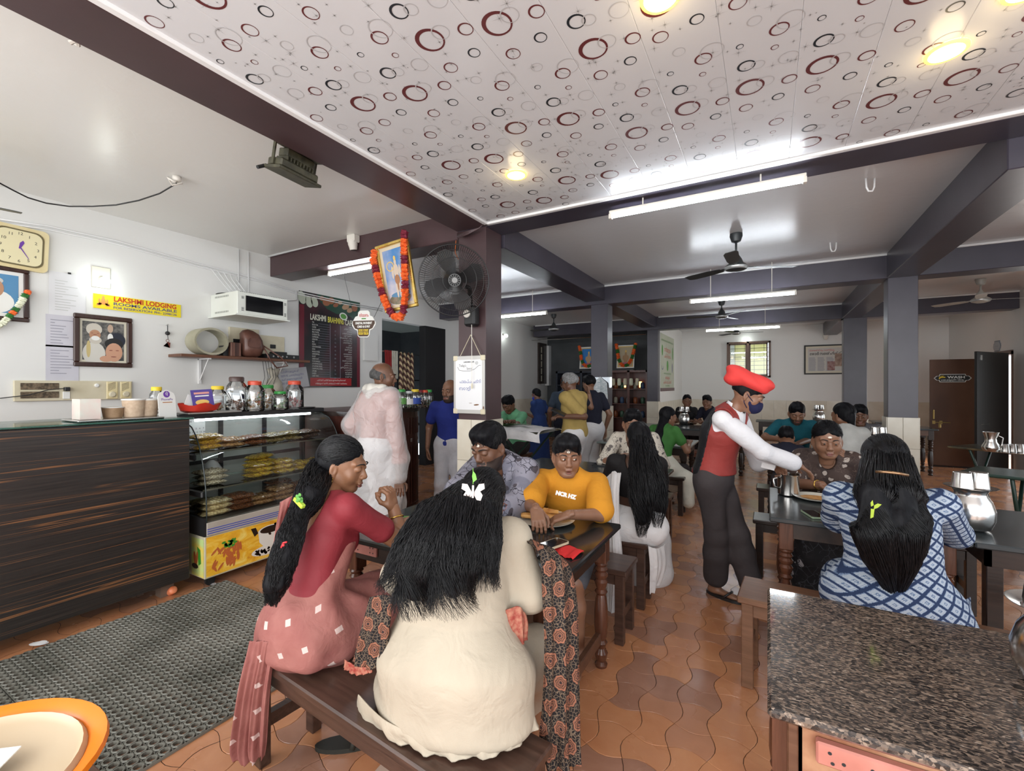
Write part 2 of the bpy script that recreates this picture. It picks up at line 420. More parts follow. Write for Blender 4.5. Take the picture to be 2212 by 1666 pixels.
# false ceiling of printed panels
m_pvc = noisy('printed_panel_white', (.68, .69, .71), (.72, .73, .75), 1.2, .22)
fc = struct(MB().box(-2.29, RWX, -1.7, 3.55, 3.035, 3.06), 'ceiling_panelled', m_trim)
PW = .3005; px0 = -1.679-3*PW
npan = int((RWX-px0)/PW)+1
for k in range(npan):
 a = px0+k*PW; b_ = a+PW
 if b_ <= -2.28: continue
 struct(MB().box(max(a, -2.28)+.0003, b_-.0003, -1.7, 3.535, 3.004, 3.034, bev=.002), 'panel', m_pvc, fc)
m_rr = mat('print_red', (.13, .028, .03), .3); m_rk = mat('print_black', (.02, .024, .03), .3); m_rg = mat('print_grey', (.50, .50, .51), .3)
UNIT = [(0, 0, .065, .013, 0), (.067, -.014, .040, .004, 2), (-.01, -.18, .039, .0078, 1), (.038, -.164, .030, .004, 2), (.125, .155, .029, .0055, 1), (.17, .025, .034, .006, 0), (-.025, .18, .034, .005, 0),
  (.12, -.36, .038, .0065, 0), (.16, -.395, .051, .0035, 2), (-.03, -.33, .016, .0035, 1), (.105, -.25, .016, .0032, 0), (.16, -.15, .041, .003, 2), (.03, .31, .028, .003, 2)]
BX = {-2: 1.486, -1: 1.706, 0: 1.776, 1: 1.535, 2: 1.602, 3: 1.933, 4: 1.83, 5: 1.80}
rings = MB(Matrix.Scale(1, 4)); stars = MB(); rp = random.Random(3)
for k in range(-3, 18):
 bx = -1.579+k*.3005; base = BX.get(k, 1.5+.29*((k*5) % 7)/2)-.77*4
 for u in range(0, 8):
  for (x, y, r, t_, c) in UNIT:
   X = bx+x; Y = base+u*.77+y
   if Y > 3.5-r or Y < -1.4 or X-r < -2.24 or X+r > RWX-.02: continue
   rings.cur = c; seg = 28; vs = []; e = t_*.4; z = 3.0032-.0002*(c == 2); an = .8
   for i in range(seg):
    q = 2*PI*i/seg
    vs += [(X+r*math.cos(q), Y+r*math.sin(q), z), (X+(r-t_)*math.cos(q)+e*math.cos(an), Y+(r-t_)*math.sin(q)+e*math.sin(an), z)]
   rings.add(vs, [(2*i, (2*i+2) % (2*seg), (2*i+3) % (2*seg), 2*i+1) for i in range(seg)])
  for q in range(16):
   X = bx-.08+rp.uniform(0, .3); Y = base+u*.77+rp.uniform(-.385, .385); L = rp.uniform(.006, .04)
   if Y > 3.45 or Y < -1.2 or X < -2.2 or X > RWX-.1: continue
   for d in range(4):
    an = d*PI/4+.1; l = L if d % 2 == 0 else L*.5; c_, s_ = math.cos(an), math.sin(an); w_ = .0009
    stars.add([(X-c_*l, Y-s_*l, 3.0034), (X+s_*w_, Y-c_*w_, 3.0034), (X+c_*l, Y+s_*l, 3.0034), (X-s_*w_, Y+c_*w_, 3.0034)], [(0, 3, 2, 1)])
stuff(rings.build('printed_rings', [m_rr, m_rk, m_rg], fc)); stuff(stars.build('printed_stars', mat('print_star', (.33, .33, .33), .4), fc))
struct(MB().box(-2.285, -2.245, -1.7, 3.54, 2.986, 3.03, bev=.004), 'trim_1', m_trim)
struct(MB().box(-2.285, RWX, 3.505, 3.545, 2.986, 3.03, bev=.004), 'trim_2', m_trim)
# back window, its frame, shutters and bars, with a wall and greenery outside it
m_wfr = wood('window_wood', (.10, .05, .03), (.18, .10, .06), 2, .4)
W = MB(WY(YB-.03, -1.0, 1.72))
W.box(0, 1.08, 0, .05, -.05, .05); W.box(0, 1.08, .95, 1.0, -.05, .05); W.box(0, .05, 0, 1.0, -.05, .05); W.box(1.03, 1.08, 0, 1.0, -.05, .05); W.box(.5, .56, 0, 1.0, -.05, .05)
win = struct(W, 'window_1', m_wfr)
for u in (.05, .56):
 fr_ = MB(WY(YB-.03, -1.0+u, 1.77))
 fr_.box(0, .45, 0, .035, -.02, .0); fr_.box(0, .45, .865, .9, -.02, 0); fr_.box(0, .035, 0, .9, -.02, 0); fr_.box(.415, .45, 0, .9, -.02, 0)
 s_ = fr_.build('shutter_frame', m_wfr, win)
 MB(WY(YB-.02, -1.0+u+.035, 1.805)).quad(0, .38, 0, .83).build('pane', thin_glass('window_glass', (.92, .95, .85), .08), win)
for k in range(7):
 MB(WY(YB+.04, -.95, 1.82+k*.12)).tube([(0, 0, 0), (.98, 0, 0)], .006, 5).build('window_bar', m_black, win)
for k in range(4):
 MB(WY(YB+.04, -.8+k*.24, 1.75)).tube([(0, 0, 0), (0, .95, 0)], .005, 5).build('window_bar', m_black, win)
o = MB().box(-3.5, .0, 15.8, 16.2, 0, 4.5).build('neighbour_house', noisy('house_lime', (.55, .5, .22), (.62, .6, .35), 1.5, .8)); tag(o, 'yellow-green neighbouring house wall outside the barred window', 'house')
MB().box(-2.6, -.9, 15.6, 15.8, 1.2, 3.0).build('balcony_wall', mat('grey_concrete', (.35, .36, .35), .9), o)
g_ = MB(); g_.box(RWX+.2, 9, 3, 16, -.12, -.01); struct(g_, 'ground', noisy('outside_cement', (.5, .47, .42), (.62, .58, .5), 3, .9))
# inner window with dark shutters high on the left wall
W = MB(WX(WALLX+.0, 11.35, 1.55)); W.box(0, .5, 0, 1.15, 0, .05)
w2 = struct(W, 'window_2', m_darkwood)
for k in range(5): MB(WX(WALLX+.06, 11.45, 1.62+k*.2)).box(0, .05, 0, .16, 0, .01).build('louvre_pane', mat('louvre_light', (.5, .48, .38), .5), w2)
struct(MB(WX(WALLX, 11.9, 1.5)).box(-.06, .1, 0, 1.15, 0, .12), 'trim_3', m_trim)
# ================================================================== LAMPS
m_tube = mat('lit_tube', (1, 1, 1), .5, emit=(.86, .93, 1), es=34)
m_batten = mat('batten_white', (.75, .72, .66), .5)
def tube_light(x0, x1, y, z, label, up=None, ztop=None):
 r = thing('tube_light', label, 'tube light', ((x0+x1)/2, y, z), 0, 'ceiling tube lights')
 b = MB(); b.box(x0-.02, x1+.02, y-.018, y+.018, z+.022, z+.045, bev=.004); b.box(x0-.022, x0+.0, y-.018, y+.018, z-.02, z+.02); b.box(x1, x1+.022, y-.018, y+.018, z-.02, z+.02)
 b.build('batten', m_batten, r)
 MB().tube([(x0+.002, y, z), (x1-.002, y, z)], .015, 10).build('tube', m_tube, r, True)
 if ztop:
  for x in (x0+.25, x1-.25): MB().tube([(x, y, z+.05), (x, y, ztop)], .006, 5).build('hanger', m_batten, r)
 return r
tube_light(-1.108, .209, 3.62, 2.885, 'long tube light under the beam by the printed ceiling', ztop=2.985)
tube_light(-.93, .30, 6.75, 2.67, 'tube light behind the near dark ceiling fan', ztop=3.1)
tube_light(-1.13, .21, 10.4, 2.66, 'tube light furthest back, in front of the barred window', ztop=3.1)
tube_light(-4.5, -3.2, 6.8, 2.7, 'tube light right of the brown column, over the serving side', ztop=3.1)
tube_light(-4.67, -3.75, 3.72, 2.862, 'tube light behind the garlanded deity picture', ztop=2.91)
m_dl = mat('downlight_lit', (1, 1, 1), .5, emit=(1, .88, .62), es=9)
m_dlr = mat('downlight_rim', (1, .75, .2), .5, emit=(1, .55, .05), es=3)
def downlight(x, y, label):
 r = thing('ceiling_light', label, 'ceiling light', (x, y, 3.0), 0, 'round lamps in the printed ceiling')
 MB(T(x, y, 3.003)).lathe([(.078, 0), (.076, -.008), (.062, -.009)], 28, cap=False).build('rim', m_dlr, r, True)
 MB(T(x, y, 2.9955)).lathe([(.0001, -.001), (.064, 0)], 28, cap=False).build('diffuser', m_dl, r)
 l = bpy.data.lights.new('lamp', 'POINT'); l.energy = .8; l.color = (1, .78, .45); l.shadow_soft_size = .06
 o = bpy.data.objects.new('lamp', l); COL.objects.link(o); o.location = (x, y, 2.90)
downlight(-1.557, 2.812, 'yellow round ceiling light nearest the brown column')
downlight(.70, 2.727, 'large glowing round ceiling light above the granite table side')
downlight(.86, 2.44, 'round ceiling light cut by the top corner of the photo')
o = downlight(-.36, 1.80, 'white glare round ceiling light at the top edge among the rings')
def ceiling_fan(x, y, top, zb, label, c=None, a0=.3, body=None):
 """zb: height of the motor bottom"""
 m = body or m_bl
 r = thing('ceiling_fan', label, 'ceiling fan', (x, y, top), a0, 'ceiling fans'); H = zb-top
 b = MB(); b.lathe([(.012, 0), (.06, -.002), (.062, -.03), (.045, -.085), (.014, -.10)], 18); b.build('canopy', m, r, 40, True)
 MB().tube([(0, 0, -.09), (0, 0, H+.16)], .011, 8).build('rod', m, r, True, True)
 MB(T(0, 0, H)).lathe([(.001, -.0), (.05, .002), (.10, .018), (.115, .045), (.105, .062), (.07, .085), (.055, .13), (.03, .17), (.012, .2)], 24).build('motor', m, r, 40, True)
 MB(T(0, 0, H)).lathe([(.10, .018), (.119, .042), (.116, .05)], 24, cap=False).build('rim_band', mat('fan_band', (.5, .52, .52), .3, .6), r, True, True)
 for k in range(3):
  a = 2*PI*k/3; R_ = Matrix.Rotation(a, 4, 'Z') @ T(0, 0, H+.05) @ Matrix.Rotation(RAD(9), 4, 'X')
  bl = MB(R_); bl.box(.09, .2, -.018, .018, -.003, .003)
  pts = [(.17, -.045), (.30, -.062), (.56, -.066), (.62, -.045), (.62, .05), (.56, .064), (.30, .058), (.17, .035)]
  bl.prism(pts, -.002, .002); bl.build('blade', m, r, False, True)
 return r
m_fang = mat('fan_grey_green', (.03, .035, .038), .4); m_fanw = mat('fan_white', (.45, .45, .42), .35)
ceiling_fan(-.287, 5.3, 3.1, 2.70, 'black ceiling fan nearest the camera, over the aisle', a0=.5, body=m_fang)
ceiling_fan(-.75, 9.35, 3.1, 2.76, 'black ceiling fan second in the row over the aisle', a0=1.2, body=m_fang)
ceiling_fan(-.7, 12.9, 3.1, 2.8, 'small dark ceiling fan just in front of the barred window', a0=.2, body=m_fang)
ceiling_fan(-4.17, 9.27, 3.1, 2.72, 'dark ceiling fan left of the second column over the serving side', a0=.9, body=m_fang)
ceiling_fan(2.79, 9.37, 3.1, 2.74, 'off-white ceiling fan over the green tables at the right', a0=.25, body=m_fanw)
ceiling_fan(-4.95, .52, 3.17, 2.74, 'ceiling fan with one blade tip showing above the wall clock', a0=1.42, body=m_fang)
m_bulb = mat('lit_bulb', (1, 1, 1), .5, emit=(.9, 1, .95), es=12)
def bulb(pos, n, label, plate=True):
 """wall bulb on a square plate; n = outward normal"""
 n = Vector(n); u = Vector((0, 0, 1)).cross(n).normalized(); M = frame(pos, u, (0, 0, 1))
 r = thing('wall_lamp', label, 'lamp', pos)
 if plate: MB(M).box(-.07, .07, -.10, .10, 0, .012, bev=.003).build('plate', mat('ivory_plastic', (.68, .66, .55), .4), r)
 MB(M @ T(0, 0, 0) @ Matrix.Rotation(RAD(35), 4, 'X')).lathe([(.022, 0), (.022, .05), (.018, .06)], 14).build('holder', m_batten, r, True)
 MB(M).ball((0, -.045, .095), .042, 14, 10).build('bulb', m_bulb, r, True)
 l = bpy.data.lights.new('lamp', 'POINT'); l.energy = .7; l.color = (.93, 1, .95); l.shadow_soft_size = .04
 o = bpy.data.objects.new('lamp', l); COL.objects.link(o); o.location = Vector(pos)+n*.16+Vector((0, 0, -.06))
p = onX(218, 600, WALLX); bulb(tuple(p), (1, 0, 0), 'lit white bulb on an ivory plate above the yellow lodging sign')
p = onX(1086, 722, WALLX); bulb(tuple(p), (1, 0, 0), 'small lit bulb on the wall right of the brown column', False)
p = onY(1612, 731, YB); bulb(tuple(p), (0, -1, 0), 'small lit bulb above the barred window', False)
# ================================================================== FURNITURE
LEGP = [(.030, 0), (.034, .015), (.022, .03), (.030, .05), (.036, .075), (.022, .10), (.026, .12), (.034, .13), (.024, .145), (.030, .16), (.037, .22), (.036, .30), (.030, .36), (.024, .385), (.034, .40), (.024, .415),
  (.032, .44), (.036, .455), (.026, .47), (.036, .485), (.037, .495), (.027, .508), (.036, .522), (.027, .536), (.036, .55), (.030, .56)]
def wtable(x0, x1, y0, y1, h, label, top=None, leg=None, apron=None, legs=None, square=(), loc=None, overhang=.05, blocks=True, nolegs=()):
 r = thing('dining_table', label, 'table', ((x0+x1)/2, (y0+y1)/2, 0), 0)
 top = top or m_tabletop; leg = leg or m_bwoodz; apron = apron or m_darkwood
 MB().box(x0, x1, y0, y1, h-.028, h, bev=.006).build('tabletop', top, r)
 o = overhang; s = .034
 a = MB(); a.box(x0+o, x1-o, y0+o, y0+o+.022, h-.12, h-.03); a.build('apron', apron, r)
 a = MB(); a.box(x0+o, x1-o, y1-o-.022, y1-o, h-.12, h-.03); a.build('apron', apron, r)
 a = MB(); a.box(x1-o-.022, x1-o, y0+o, y1-o, h-.12, h-.03); a.build('apron', apron, r)
 a = MB(); a.box(x0+o, x0+o+.022, y0+o, y1-o, h-.12, h-.03); a.build('apron', apron, r)
 for i, (x, y) in enumerate(((x0+o+s, y0+o+s), (x1-o-s, y0+o+s), (x1-o-s, y1-o-s), (x0+o+s, y1-o-s))):
  if i in nolegs: continue
  b = MB(T(x, y, 0)); k = (h-.19)/.56
  if i in square: b.box(-.03, .03, -.03, .03, 0, h-.03, bev=.003)
  else:
   b.lathe([(q, z*k) for q, z in LEGP], 18); b.box(-.036, .036, -.036, .036, h-.19, h-.028, bev=.004)
  b.build('leg', leg, r, 35)
 return r
m_tabletop = noisy('black_table_laminate', (.010, .012, .013), (.022, .025, .026), 3, .13)
m_tabletop2 = noisy('grey_black_laminate', (.022, .028, .032), (.04, .048, .052), 3, .2)
m_pink = noisy('pink_primer_wood', (.36, .13, .10), (.50, .20, .16), 7, .45, .1)
t1 = wtable(-1.93, -.69, 1.55, 2.42, .75, 'black topped dining table with turned brown legs before the brown column')
MB().box(-1.83, -1.66, 1.588, 1.60, .66, .72, bev=.002).build('mending_plate', m_pink, t1)
for x in (-1.80, -1.77, -1.70, -1.67):
 pass
b = MB(WY(1.587, -1.83, .66))
for u in (.025, .045, .13, .15):
 for v in (.018, .042): b.ell2(u, v, .0035, .0035, .001, 8)
stuff(b.build('screw_holes', m_dark, t1))
struct  # stretcher low down between the turned legs
MB().box(-.795, -.765, 1.66, 2.33, .13, .19, bev=.004).build('stretcher', m_bwood, t1)
MB().box(-1.85, -.78, 1.98, 2.01, .13, .19, bev=.004).build('stretcher', m_bwood, t1)
t2 = wtable(-2.05, -.73, 3.42, 4.24, .75, 'second black dining table with a moustached man and a white-clad woman at it', m_tabletop2)
t3 = wtable(-2.0, -.82, 5.84, 6.66, .75, 'dining table before the green-bloused woman, its top shining pale', mat('painted_sheen_top', (.16, .19, .18), .12), m_darkwood)  # light reflected off this top is put into its paler colour
t4 = wtable(-2.1, -.3, 8.3, 9.15, .75, 'black dining table carrying the steel jug near the poster wall', m_tabletop2, m_darkwood)
t5 = wtable(-2.1, -.4, 12.6, 13.2, .78, 'dark table end by the back left corner of the room', m_tabletop2, m_darkwood)
tr = wtable(.01, .86, 2.965, 3.83, .75, 'dark dining table under the waiter\'s steel pot with a brown turned leg', m_tabletop2, m_bwoodz, noisy('worn_black_apron', (.02, .014, .012), (.06, .035, .025), 9, .4))
trb = wtable(.865, 2.0, 2.965, 3.83, .75, 'black dining table holding the steel jug, behind the granite table', m_tabletop2, m_darkwood, m_darkwood, square=(0, 3))
tm = wtable(-.05, 1.25, 6.0, 6.5, .75, 'dark table where the man in the teal shirt eats', m_tabletop2, m_darkwood)
tw = wtable(-.2, 1.0, 10.2, 10.65, .80, 'dark wooden table standing behind the man in teal', mat('dusty_grey_top', (.10, .10, .09), .5), m_darkwood, m_darkwood)
tx = wtable(1.75, 2.45, 9.9, 10.5, .78, 'small dark table between the two right columns', m_tabletop2, m_darkwood, m_bwood)
ty = wtable(2.0, 2.55, 12.2, 12.9, .72, 'small black table beside the brown open door', m_tabletop2, m_darkwood, m_darkwood)
# granite table in front
gr = thing('granite_table', 'speckled granite topped table in the front right corner', 'table', (.65, 1.54, 0))
m_gran = mat('speckled_granite', (.1, .08, .07), .12); t = NT(m_gran); v = t.coord('Object', (1.0, 2.2, 1.0), (0, 0, .5))
n1 = t.n('ShaderNodeTexVoronoi', {'Vector': v, 'Scale': 120.0, 'Randomness': 1.0}); n2 = t.noise(v, 95, 3, .7)
c = t.ramp(n1.outputs['Color'], [(.12, (.015, .013, .012)), (.3, (.06, .048, .042)), (.5, (.15, .11, .085)), (.72, (.26, .195, .15)), (.9, (.40, .33, .27))], 'CONSTANT')
t.col(t.mix(t.ramp(n2, [(.5, (0, 0, 0)), (.66, (1, 1, 1))]), c, (.045, .036, .032)))
t.b.inputs['Coat Weight'].default_value = .4; t.b.inputs['Coat Roughness'].default_value = .04
b = MB(); b.box(-.0, 1.42, 1.19, 1.905, .735, .76, bev=.008); b.build('tabletop', m_gran, gr)
m_gw = noisy('scuffed_red_wood', (.22, .08, .04), (.42, .24, .14), 10, .4, .1)
MB().box(.06, 1.36, 1.235, 1.26, .60, .735).build('apron', m_gw, gr)
MB().box(.045, .07, 1.235, 1.86, .60, .735).build('apron', m_gw, gr)
MB().box(.04, .062, 1.222, 1.245, .0, .735, bev=.003).build('corner_post', m_bwood, gr)
o = MB().box(.095, .30, 1.212, 1.235, .655, .705, bev=.004).build('mending_plate', m_pink, gr)
b = MB(WY(1.2115, .095, .655))
for u, v_ in ((.025, .033), (.05, .018), (.10, .025), (.15, .03), (.185, .012), (.03, .012)): b.ell2(u, v_, .004, .004, 0, 8)
stuff(b.build('screw_holes', m_dark, o))
for x in (.045, 1.33):
 for y in (1.28, 1.83):
  b = MB(T(x, y, 0)); k = .585/.56; b.lathe([(q*1.1, z*k) for q, z in LEGP], 20); b.box(-.035, .035, -.035, .035, .58, .735); b.build('leg', m_bwoodz, gr, 35)
def bench(cx, cy, L, D, h, label, rz=0, m=None, lab2=None):
 m = m or m_bwood; r = thing('bench', label, 'bench', (cx, cy, 0), rz)
 MB().box(-L/2, L/2, -D/2, D/2, h-.032, h, bev=.006).build('seat', m, r, False, True)
 for sx in (-1, 1):
  for sy in (-1, 1):
   x = sx*(L/2-.045); y = sy*(D/2-.035); MB(T(x, y, 0)).box(-.026, .026, -.022, .022, 0, h-.03, bev=.003).build('leg', m_darkwood if m is m_darkwood else m, r, False, True)
  MB().box(sx*(L/2-.045)-.016, sx*(L/2-.045)+.016, -D/2+.05, D/2-.05, h*.32, h*.32+.05).build('rail', m, r, False, True)
  MB().box(sx*(L/2-.045)-.014, sx*(L/2-.045)+.014, -D/2+.05, D/2-.05, h-.10, h-.03).build('rail', m, r, False, True)
 for sy in (-1, 1): MB().box(-L/2+.06, L/2-.06, sy*(D/2-.035)-.011, sy*(D/2-.035)+.011, h-.095, h-.03).build('apron', m, r, False, True)
 return r
m_bdark = wood('dark_scuffed_wood', (.035, .018, .013), (.085, .045, .032), 0, .3)
bench(-1.17, 1.13, 1.22, .29, .445, 'dark bench in front carrying the saree woman and the cream kurta woman', RAD(-5), m_bdark)
bench(-1.30, 2.69, 1.2, .27, .435, 'brown bench of the boy in the orange shirt', 0, m_bdark)
bench(-1.32, 3.16, 1.25, .25, .44, 'brown bench the woman in white saree sits on', 0, m_bdark)
bench(-1.4, 4.55, 1.2, .25, .44, 'bench under the moustached man behind the second table')
bench(-1.4, 5.57, 1.15, .25, .44, 'dark bench under the woman in the green blouse', 0, m_darkwood)
bench(-1.3, 7.9, 1.4, .26, .44, 'reddish brown bench on the near side of the jug table', 0, wood('red_bench_wood', (.14, .045, .025), (.22, .08, .05), 0, .35))
bench(-1.3, 9.75, 1.4, .26, .44, 'bench of the far couple beside the poster wall')
bench(.70, 2.60, 1.65, .30, .45, 'brown bench under the woman with blue and white dress', RAD(-4), wood('light_brown_bench', (.12, .058, .03), (.20, .10, .058), 0, .35))
bench(.55, 4.14, 1.3, .26, .45, 'brown bench of the woman in the brown flowered dress', 0, m_darkwood)
bench(.55, 5.4, 1.3, .26, .45, 'bench of the child with the round black head of hair', 0, m_darkwood)
bench(.55, 6.85, 1.0, .26, .45, 'bench of the man in the teal shirt', 0, m_darkwood)
# green folding tables at the right
m_green = noisy('green_table_top', (.02, .045, .038), (.035, .07, .058), 4, .25); m_greenf = mat('green_metal', (.012, .035, .026), .4)
m_olive = noisy('olive_table_top', (.045, .045, .032), (.07, .07, .05), 4, .2)
def folding(P, h, mt, label, edge):
 """P = four corners (x, y) anticlockwise from above"""
 c = Vector((sum(p[0] for p in P)/4, sum(p[1] for p in P)/4, 0)); r = thing('folding_table', label, 'table', c, 0, 'folding tables by the right wall')
 MB().prism(P, h-.02, h).build('tabletop', mt, r)
 e = MB()
 for i in range(4):
  a = Vector((*P[i], h-.016)); b_ = Vector((*P[(i+1) % 4], h-.016)); e.tube([a, b_], .011, 6)
 e.build('edge_strip', edge, r)
 for f in (.18, .82):
  A = [Vector((*P[0], 0)).lerp(Vector((*P[1], 0)), f), Vector((*P[3], 0)).lerp(Vector((*P[2], 0)), f)]
  a = A[0].lerp(A[1], .06); b_ = A[0].lerp(A[1], .94)
  MB().tube([a+Vector((0, 0, h-.03)), b_], .014, 8).build('leg', m_greenf, r, True)
  MB().tube([b_+Vector((0, 0, h-.03)), a], .014, 8).build('leg', m_greenf, r, True)
 return r
A = onH(2070, 1017, .75); B = onH(2212, 1068, .75)
folding([(A.x, A.y-.02), (A.x+1.6, A.y-.62), (A.x+1.75, A.y-.1), (A.x+.25, A.y+.42)], .75, m_green, 'green folding table with crossed legs behind the steel jug', m_greenf)
A = onH(2048, 963, .75)
folding([(A.x, A.y), (A.x+.85, A.y-.62), (A.x+1.15, A.y-.2), (A.x+.35, A.y+.4)], .75, m_olive, 'olive folding table in front of the open black door', noisy('worn_edge', (.22, .16, .08), (.05, .05, .035), 12, .5))
# doors on the right wall
m_doorb = noisy('scuffed_brown_door', (.085, .035, .018), (.16, .075, .042), 1.6, .4, .05, (1, 1, .5))
m_brass = mat('old_brass', (.45, .32, .12), .35, 1)
a = Vector((2.63, 11.14, 0)); e = Vector((3.66, 11.19, 0)); d = e-a; u = d.normalized()
r = thing('door_leaf', 'brown scuffed wooden door standing open with the WASH sign', 'door', a)
M = frame(a, u, (0, 0, 1)); L = d.length
MB(M).box(0, L, .03, 1.98, -.02, .02, bev=.004).build('board', m_doorb, r)
MB(M).box(.0, L, -.0, .03, -.018, .018).build('door_shadow_strip', m_darkwood, r)  # dark strip standing in for the shadow under the door
b = MB(M); b.tube([(.04, .82, .03), (.28, .82, .03)], .008, 6); b.box(.03, .07, .79, .85, .018, .03); b.box(.13, .17, .79, .85, .018, .03); b.build('bolt', m_brass, r)
b = MB(M); b.box(.035, .055, .88, 1.05, .018, .045, bev=.004); b.build('handle', m_brass, r)
b = MB(M); b.box(.115, .15, .72, .79, .02, .04, bev=.006); b.tube([(.12, .79, .03), (.12, .82, .03), (.145, .82, .03), (.145, .79, .03)], .004, 5); b.build('padlock', m_brass, r)
sg = thing('wash_sign', 'black WASH sign with a yellow tap fixed to the brown door', 'sign', M @ Vector((.27, 1.6, .02)))
Ms = M @ T(.31, 1.635, .021)
def plaque(W, H, k=1):
 a, h = W/2, H/2; return [(-a, 0), (-a*.86, -h*.55), (-a*.72, -h*.55), (-a*.68, -h), (a*.68, -h), (a*.72, -h*.55), (a*.86, -h*.55), (a, 0), (a*.86, h*.55), (a*.72, h*.55), (a*.68, h), (-a*.68, h), (-a*.72, h*.55), (-a*.86, h*.55)]
m_wprint = mat('white_print', (.85, .85, .82), .5); m_yprint = mat('yellow_print', (.85, .62, .04), .5); m_kprint = mat('black_print', (.02, .02, .02), .5)
MB(Ms).prism(plaque(.52, .148), 0, .006).build('outline', m_wprint, sg); MB(Ms).prism(plaque(.495, .128), .006, .009).build('board', m_kprint, sg)
text('WASH', .062, Ms @ T(.05, .014, .0095), m_wprint, sg, bold=.002, fit=.24); text('കൈ കഴുകുന്ന സ്ഥലം', .034, Ms @ T(0, -.036, .0095), m_wprint, sg, bold=.001, fit=.32)
b = MB(Ms); b.box(-.15, -.10, .005, .024, .0095, .0105); b.box(-.185, -.15, .002, .028, .0095, .0105); b.box(-.19, -.172, -.018, .01, .0095, .0105); b.box(-.15, -.132, .028, .036, .0095, .0105); b.box(-.165, -.117, .036, .042, .0095, .0105); b.build('tap_emblem', m_yprint, sg)
a = onX(2108, 900, 1); a = atZ(2108, 900, 7.4); a.z = 0; e = Vector((3.60, 10.98, 0)); d = e-a; u = d.normalized(); M = frame(a, u, (0, 0, 1)); L = d.length
r = thing('door_leaf', 'black wooden door standing open beside the bright doorway slit', 'door', a)
MB(M).box(0, L, .02, 2.06, -.02, .02, bev=.004).build('board', mat('black_door', (.013, .012, .011), .45), r)
b = MB(M); b.tube([(.08, .86, .03), (.34, .865, .03)], .006, 6); b.build('bolt', m_steel, r)
MB(M).box(.12, .14, 1.92, 2.0, .02, .03).build('tower_bolt', m_steel, r)
W = MB(); W.box(RWX-.01, RWX+.21, 11.02, 11.08, 0, 2.1); W.box(RWX-.01, RWX+.21, 11.94, 12.0, 0, 2.1); W.box(RWX-.01, RWX+.21, 11.02, 12.0, 2.04, 2.12); struct(W, 'door_1', m_bwood)
# plaque on the right wall above the door
p = onX(2155, 748, RWX); M = frame((RWX, p.y, p.z), (0, -1, 0), (0, 0, 1)); r = thing('wall_plaque', 'grey ornate plaque on the wall above the black door', 'sign', p)
MB(M).prism(plaque(.30, .20), 0, .012).build('board', mat('plaque_grey', (.22, .24, .27), .5), r); MB(M).prism(plaque(.26, .16), .012, .015).build('panel', mat('plaque_light', (.42, .45, .48), .5), r)
text('HAND WASH', .035, M @ T(0, 0, .0155), mat('plaque_text', (.3, .32, .35), .5), r, fit=.16)
# ------------------------------------------------------------------ rubber ring mats
m_rub = noisy('grey_rubber', (.12, .12, .10), (.23, .225, .195), 3, .5)
def ringmat(x0, x1, y0, y1, label, rz=0):
 nx = round((x1-x0)/.0455); ny = round((y1-y0)/.0455); px_, py_ = (x1-x0)/nx, (y1-y0)/ny
 V = []; F = []; off = 0; K = 8
 base = []
 for i in range(K): a = 2*PI*(i+.5)/K; base.append((math.cos(a), math.sin(a)))
 for i in range(nx):
  for j in range(ny):
   cx = x0+(i+.5)*px_; cy = y0+(j+.5)*py_; r1 = .0165; hz = .016
   sq = []
   for (c_, s_) in base:
    m_ = max(abs(c_), abs(s_)); sq.append((cx+c_/m_*px_/2*.94, cy+s_/m_*py_/2*.94, hz-.005))
   vs = sq+[(cx+c_*.0215, cy+s_*.0205, hz) for c_, s_ in base]+[(cx+c_*r1, cy+s_*r1, hz) for c_, s_ in base]+[(cx+c_*r1, cy+s_*r1, 0) for c_, s_ in base]
   V += vs
   for q in range(3):
    for k in range(K): a = off+q*K; F.append((a+k, a+(k+1) % K, a+K+(k+1) % K, a+K+k))
   off += 4*K
 b = MB(); b.add(V, F)
 for i in range(nx+1): x = x0+i*px_; b.box(x-.0022, x+.0022, y0, y1, 0, .0105)
 for j in range(ny+1): y = y0+j*py_; b.box(x0, x1, y-.0022, y+.0022, 0, .0105)
 o = b.build('rubber_mat', m_rub); tag(o, label, 'mat', 'perforated rubber mats before the counter')
 return o
ringmat(-3.60, -2.11, 1.38, 1.93, 'grey perforated rubber mat furthest along, below the snack display')
ringmat(-3.60, -2.11, .70, 1.372, 'grey perforated rubber mat in the middle of the row before the counter')
ringmat(-3.58, -2.10, .02, .692, 'grey perforated rubber mat nearest the orange tub')
# ================================================================== COUNTER SIDE
# laminate clad counter
m_ply = mat('dark_striped_laminate', (.02, .015, .013), .35); t = NT(m_ply)
v = t.coord('Object', (1, .13, 11)); n1 = t.noise(v, 1.6, 3, .5, .25); n2 = t.noise(t.coord('Object', (1, 1.2, 60)), 2.2, 4)
w1 = t.ramp(t.m2('FRACT', t.m2('MULTIPLY', n1, 4.0)), [(0, (0, 0, 0)), (.90, (0, 0, 0)), (.95, (1, 1, 1)), (1, (0, 0, 0))])
base = t.ramp(n2, [(.3, (.013, .011, .010)), (.7, (.034, .027, .023))])
gate = t.ramp(t.noise(t.coord('Object', (1, .5, 3)), 2.5, 2), [(.42, (.12, .12, .12)), (.6, (1, 1, 1))])
t.col(t.mix(t.mix(1.0, w1, gate, 'MULTIPLY'), base, (.24, .105, .042)))
ct_ = thing('counter', 'dark laminate counter with brown wood streaks and a glass top', 'counter', (-3.95, .3, 0))
MB().box(-4.25, -3.65, -1.2, 1.70, .10, 1.255, bev=.004).build('body', m_ply, ct_)
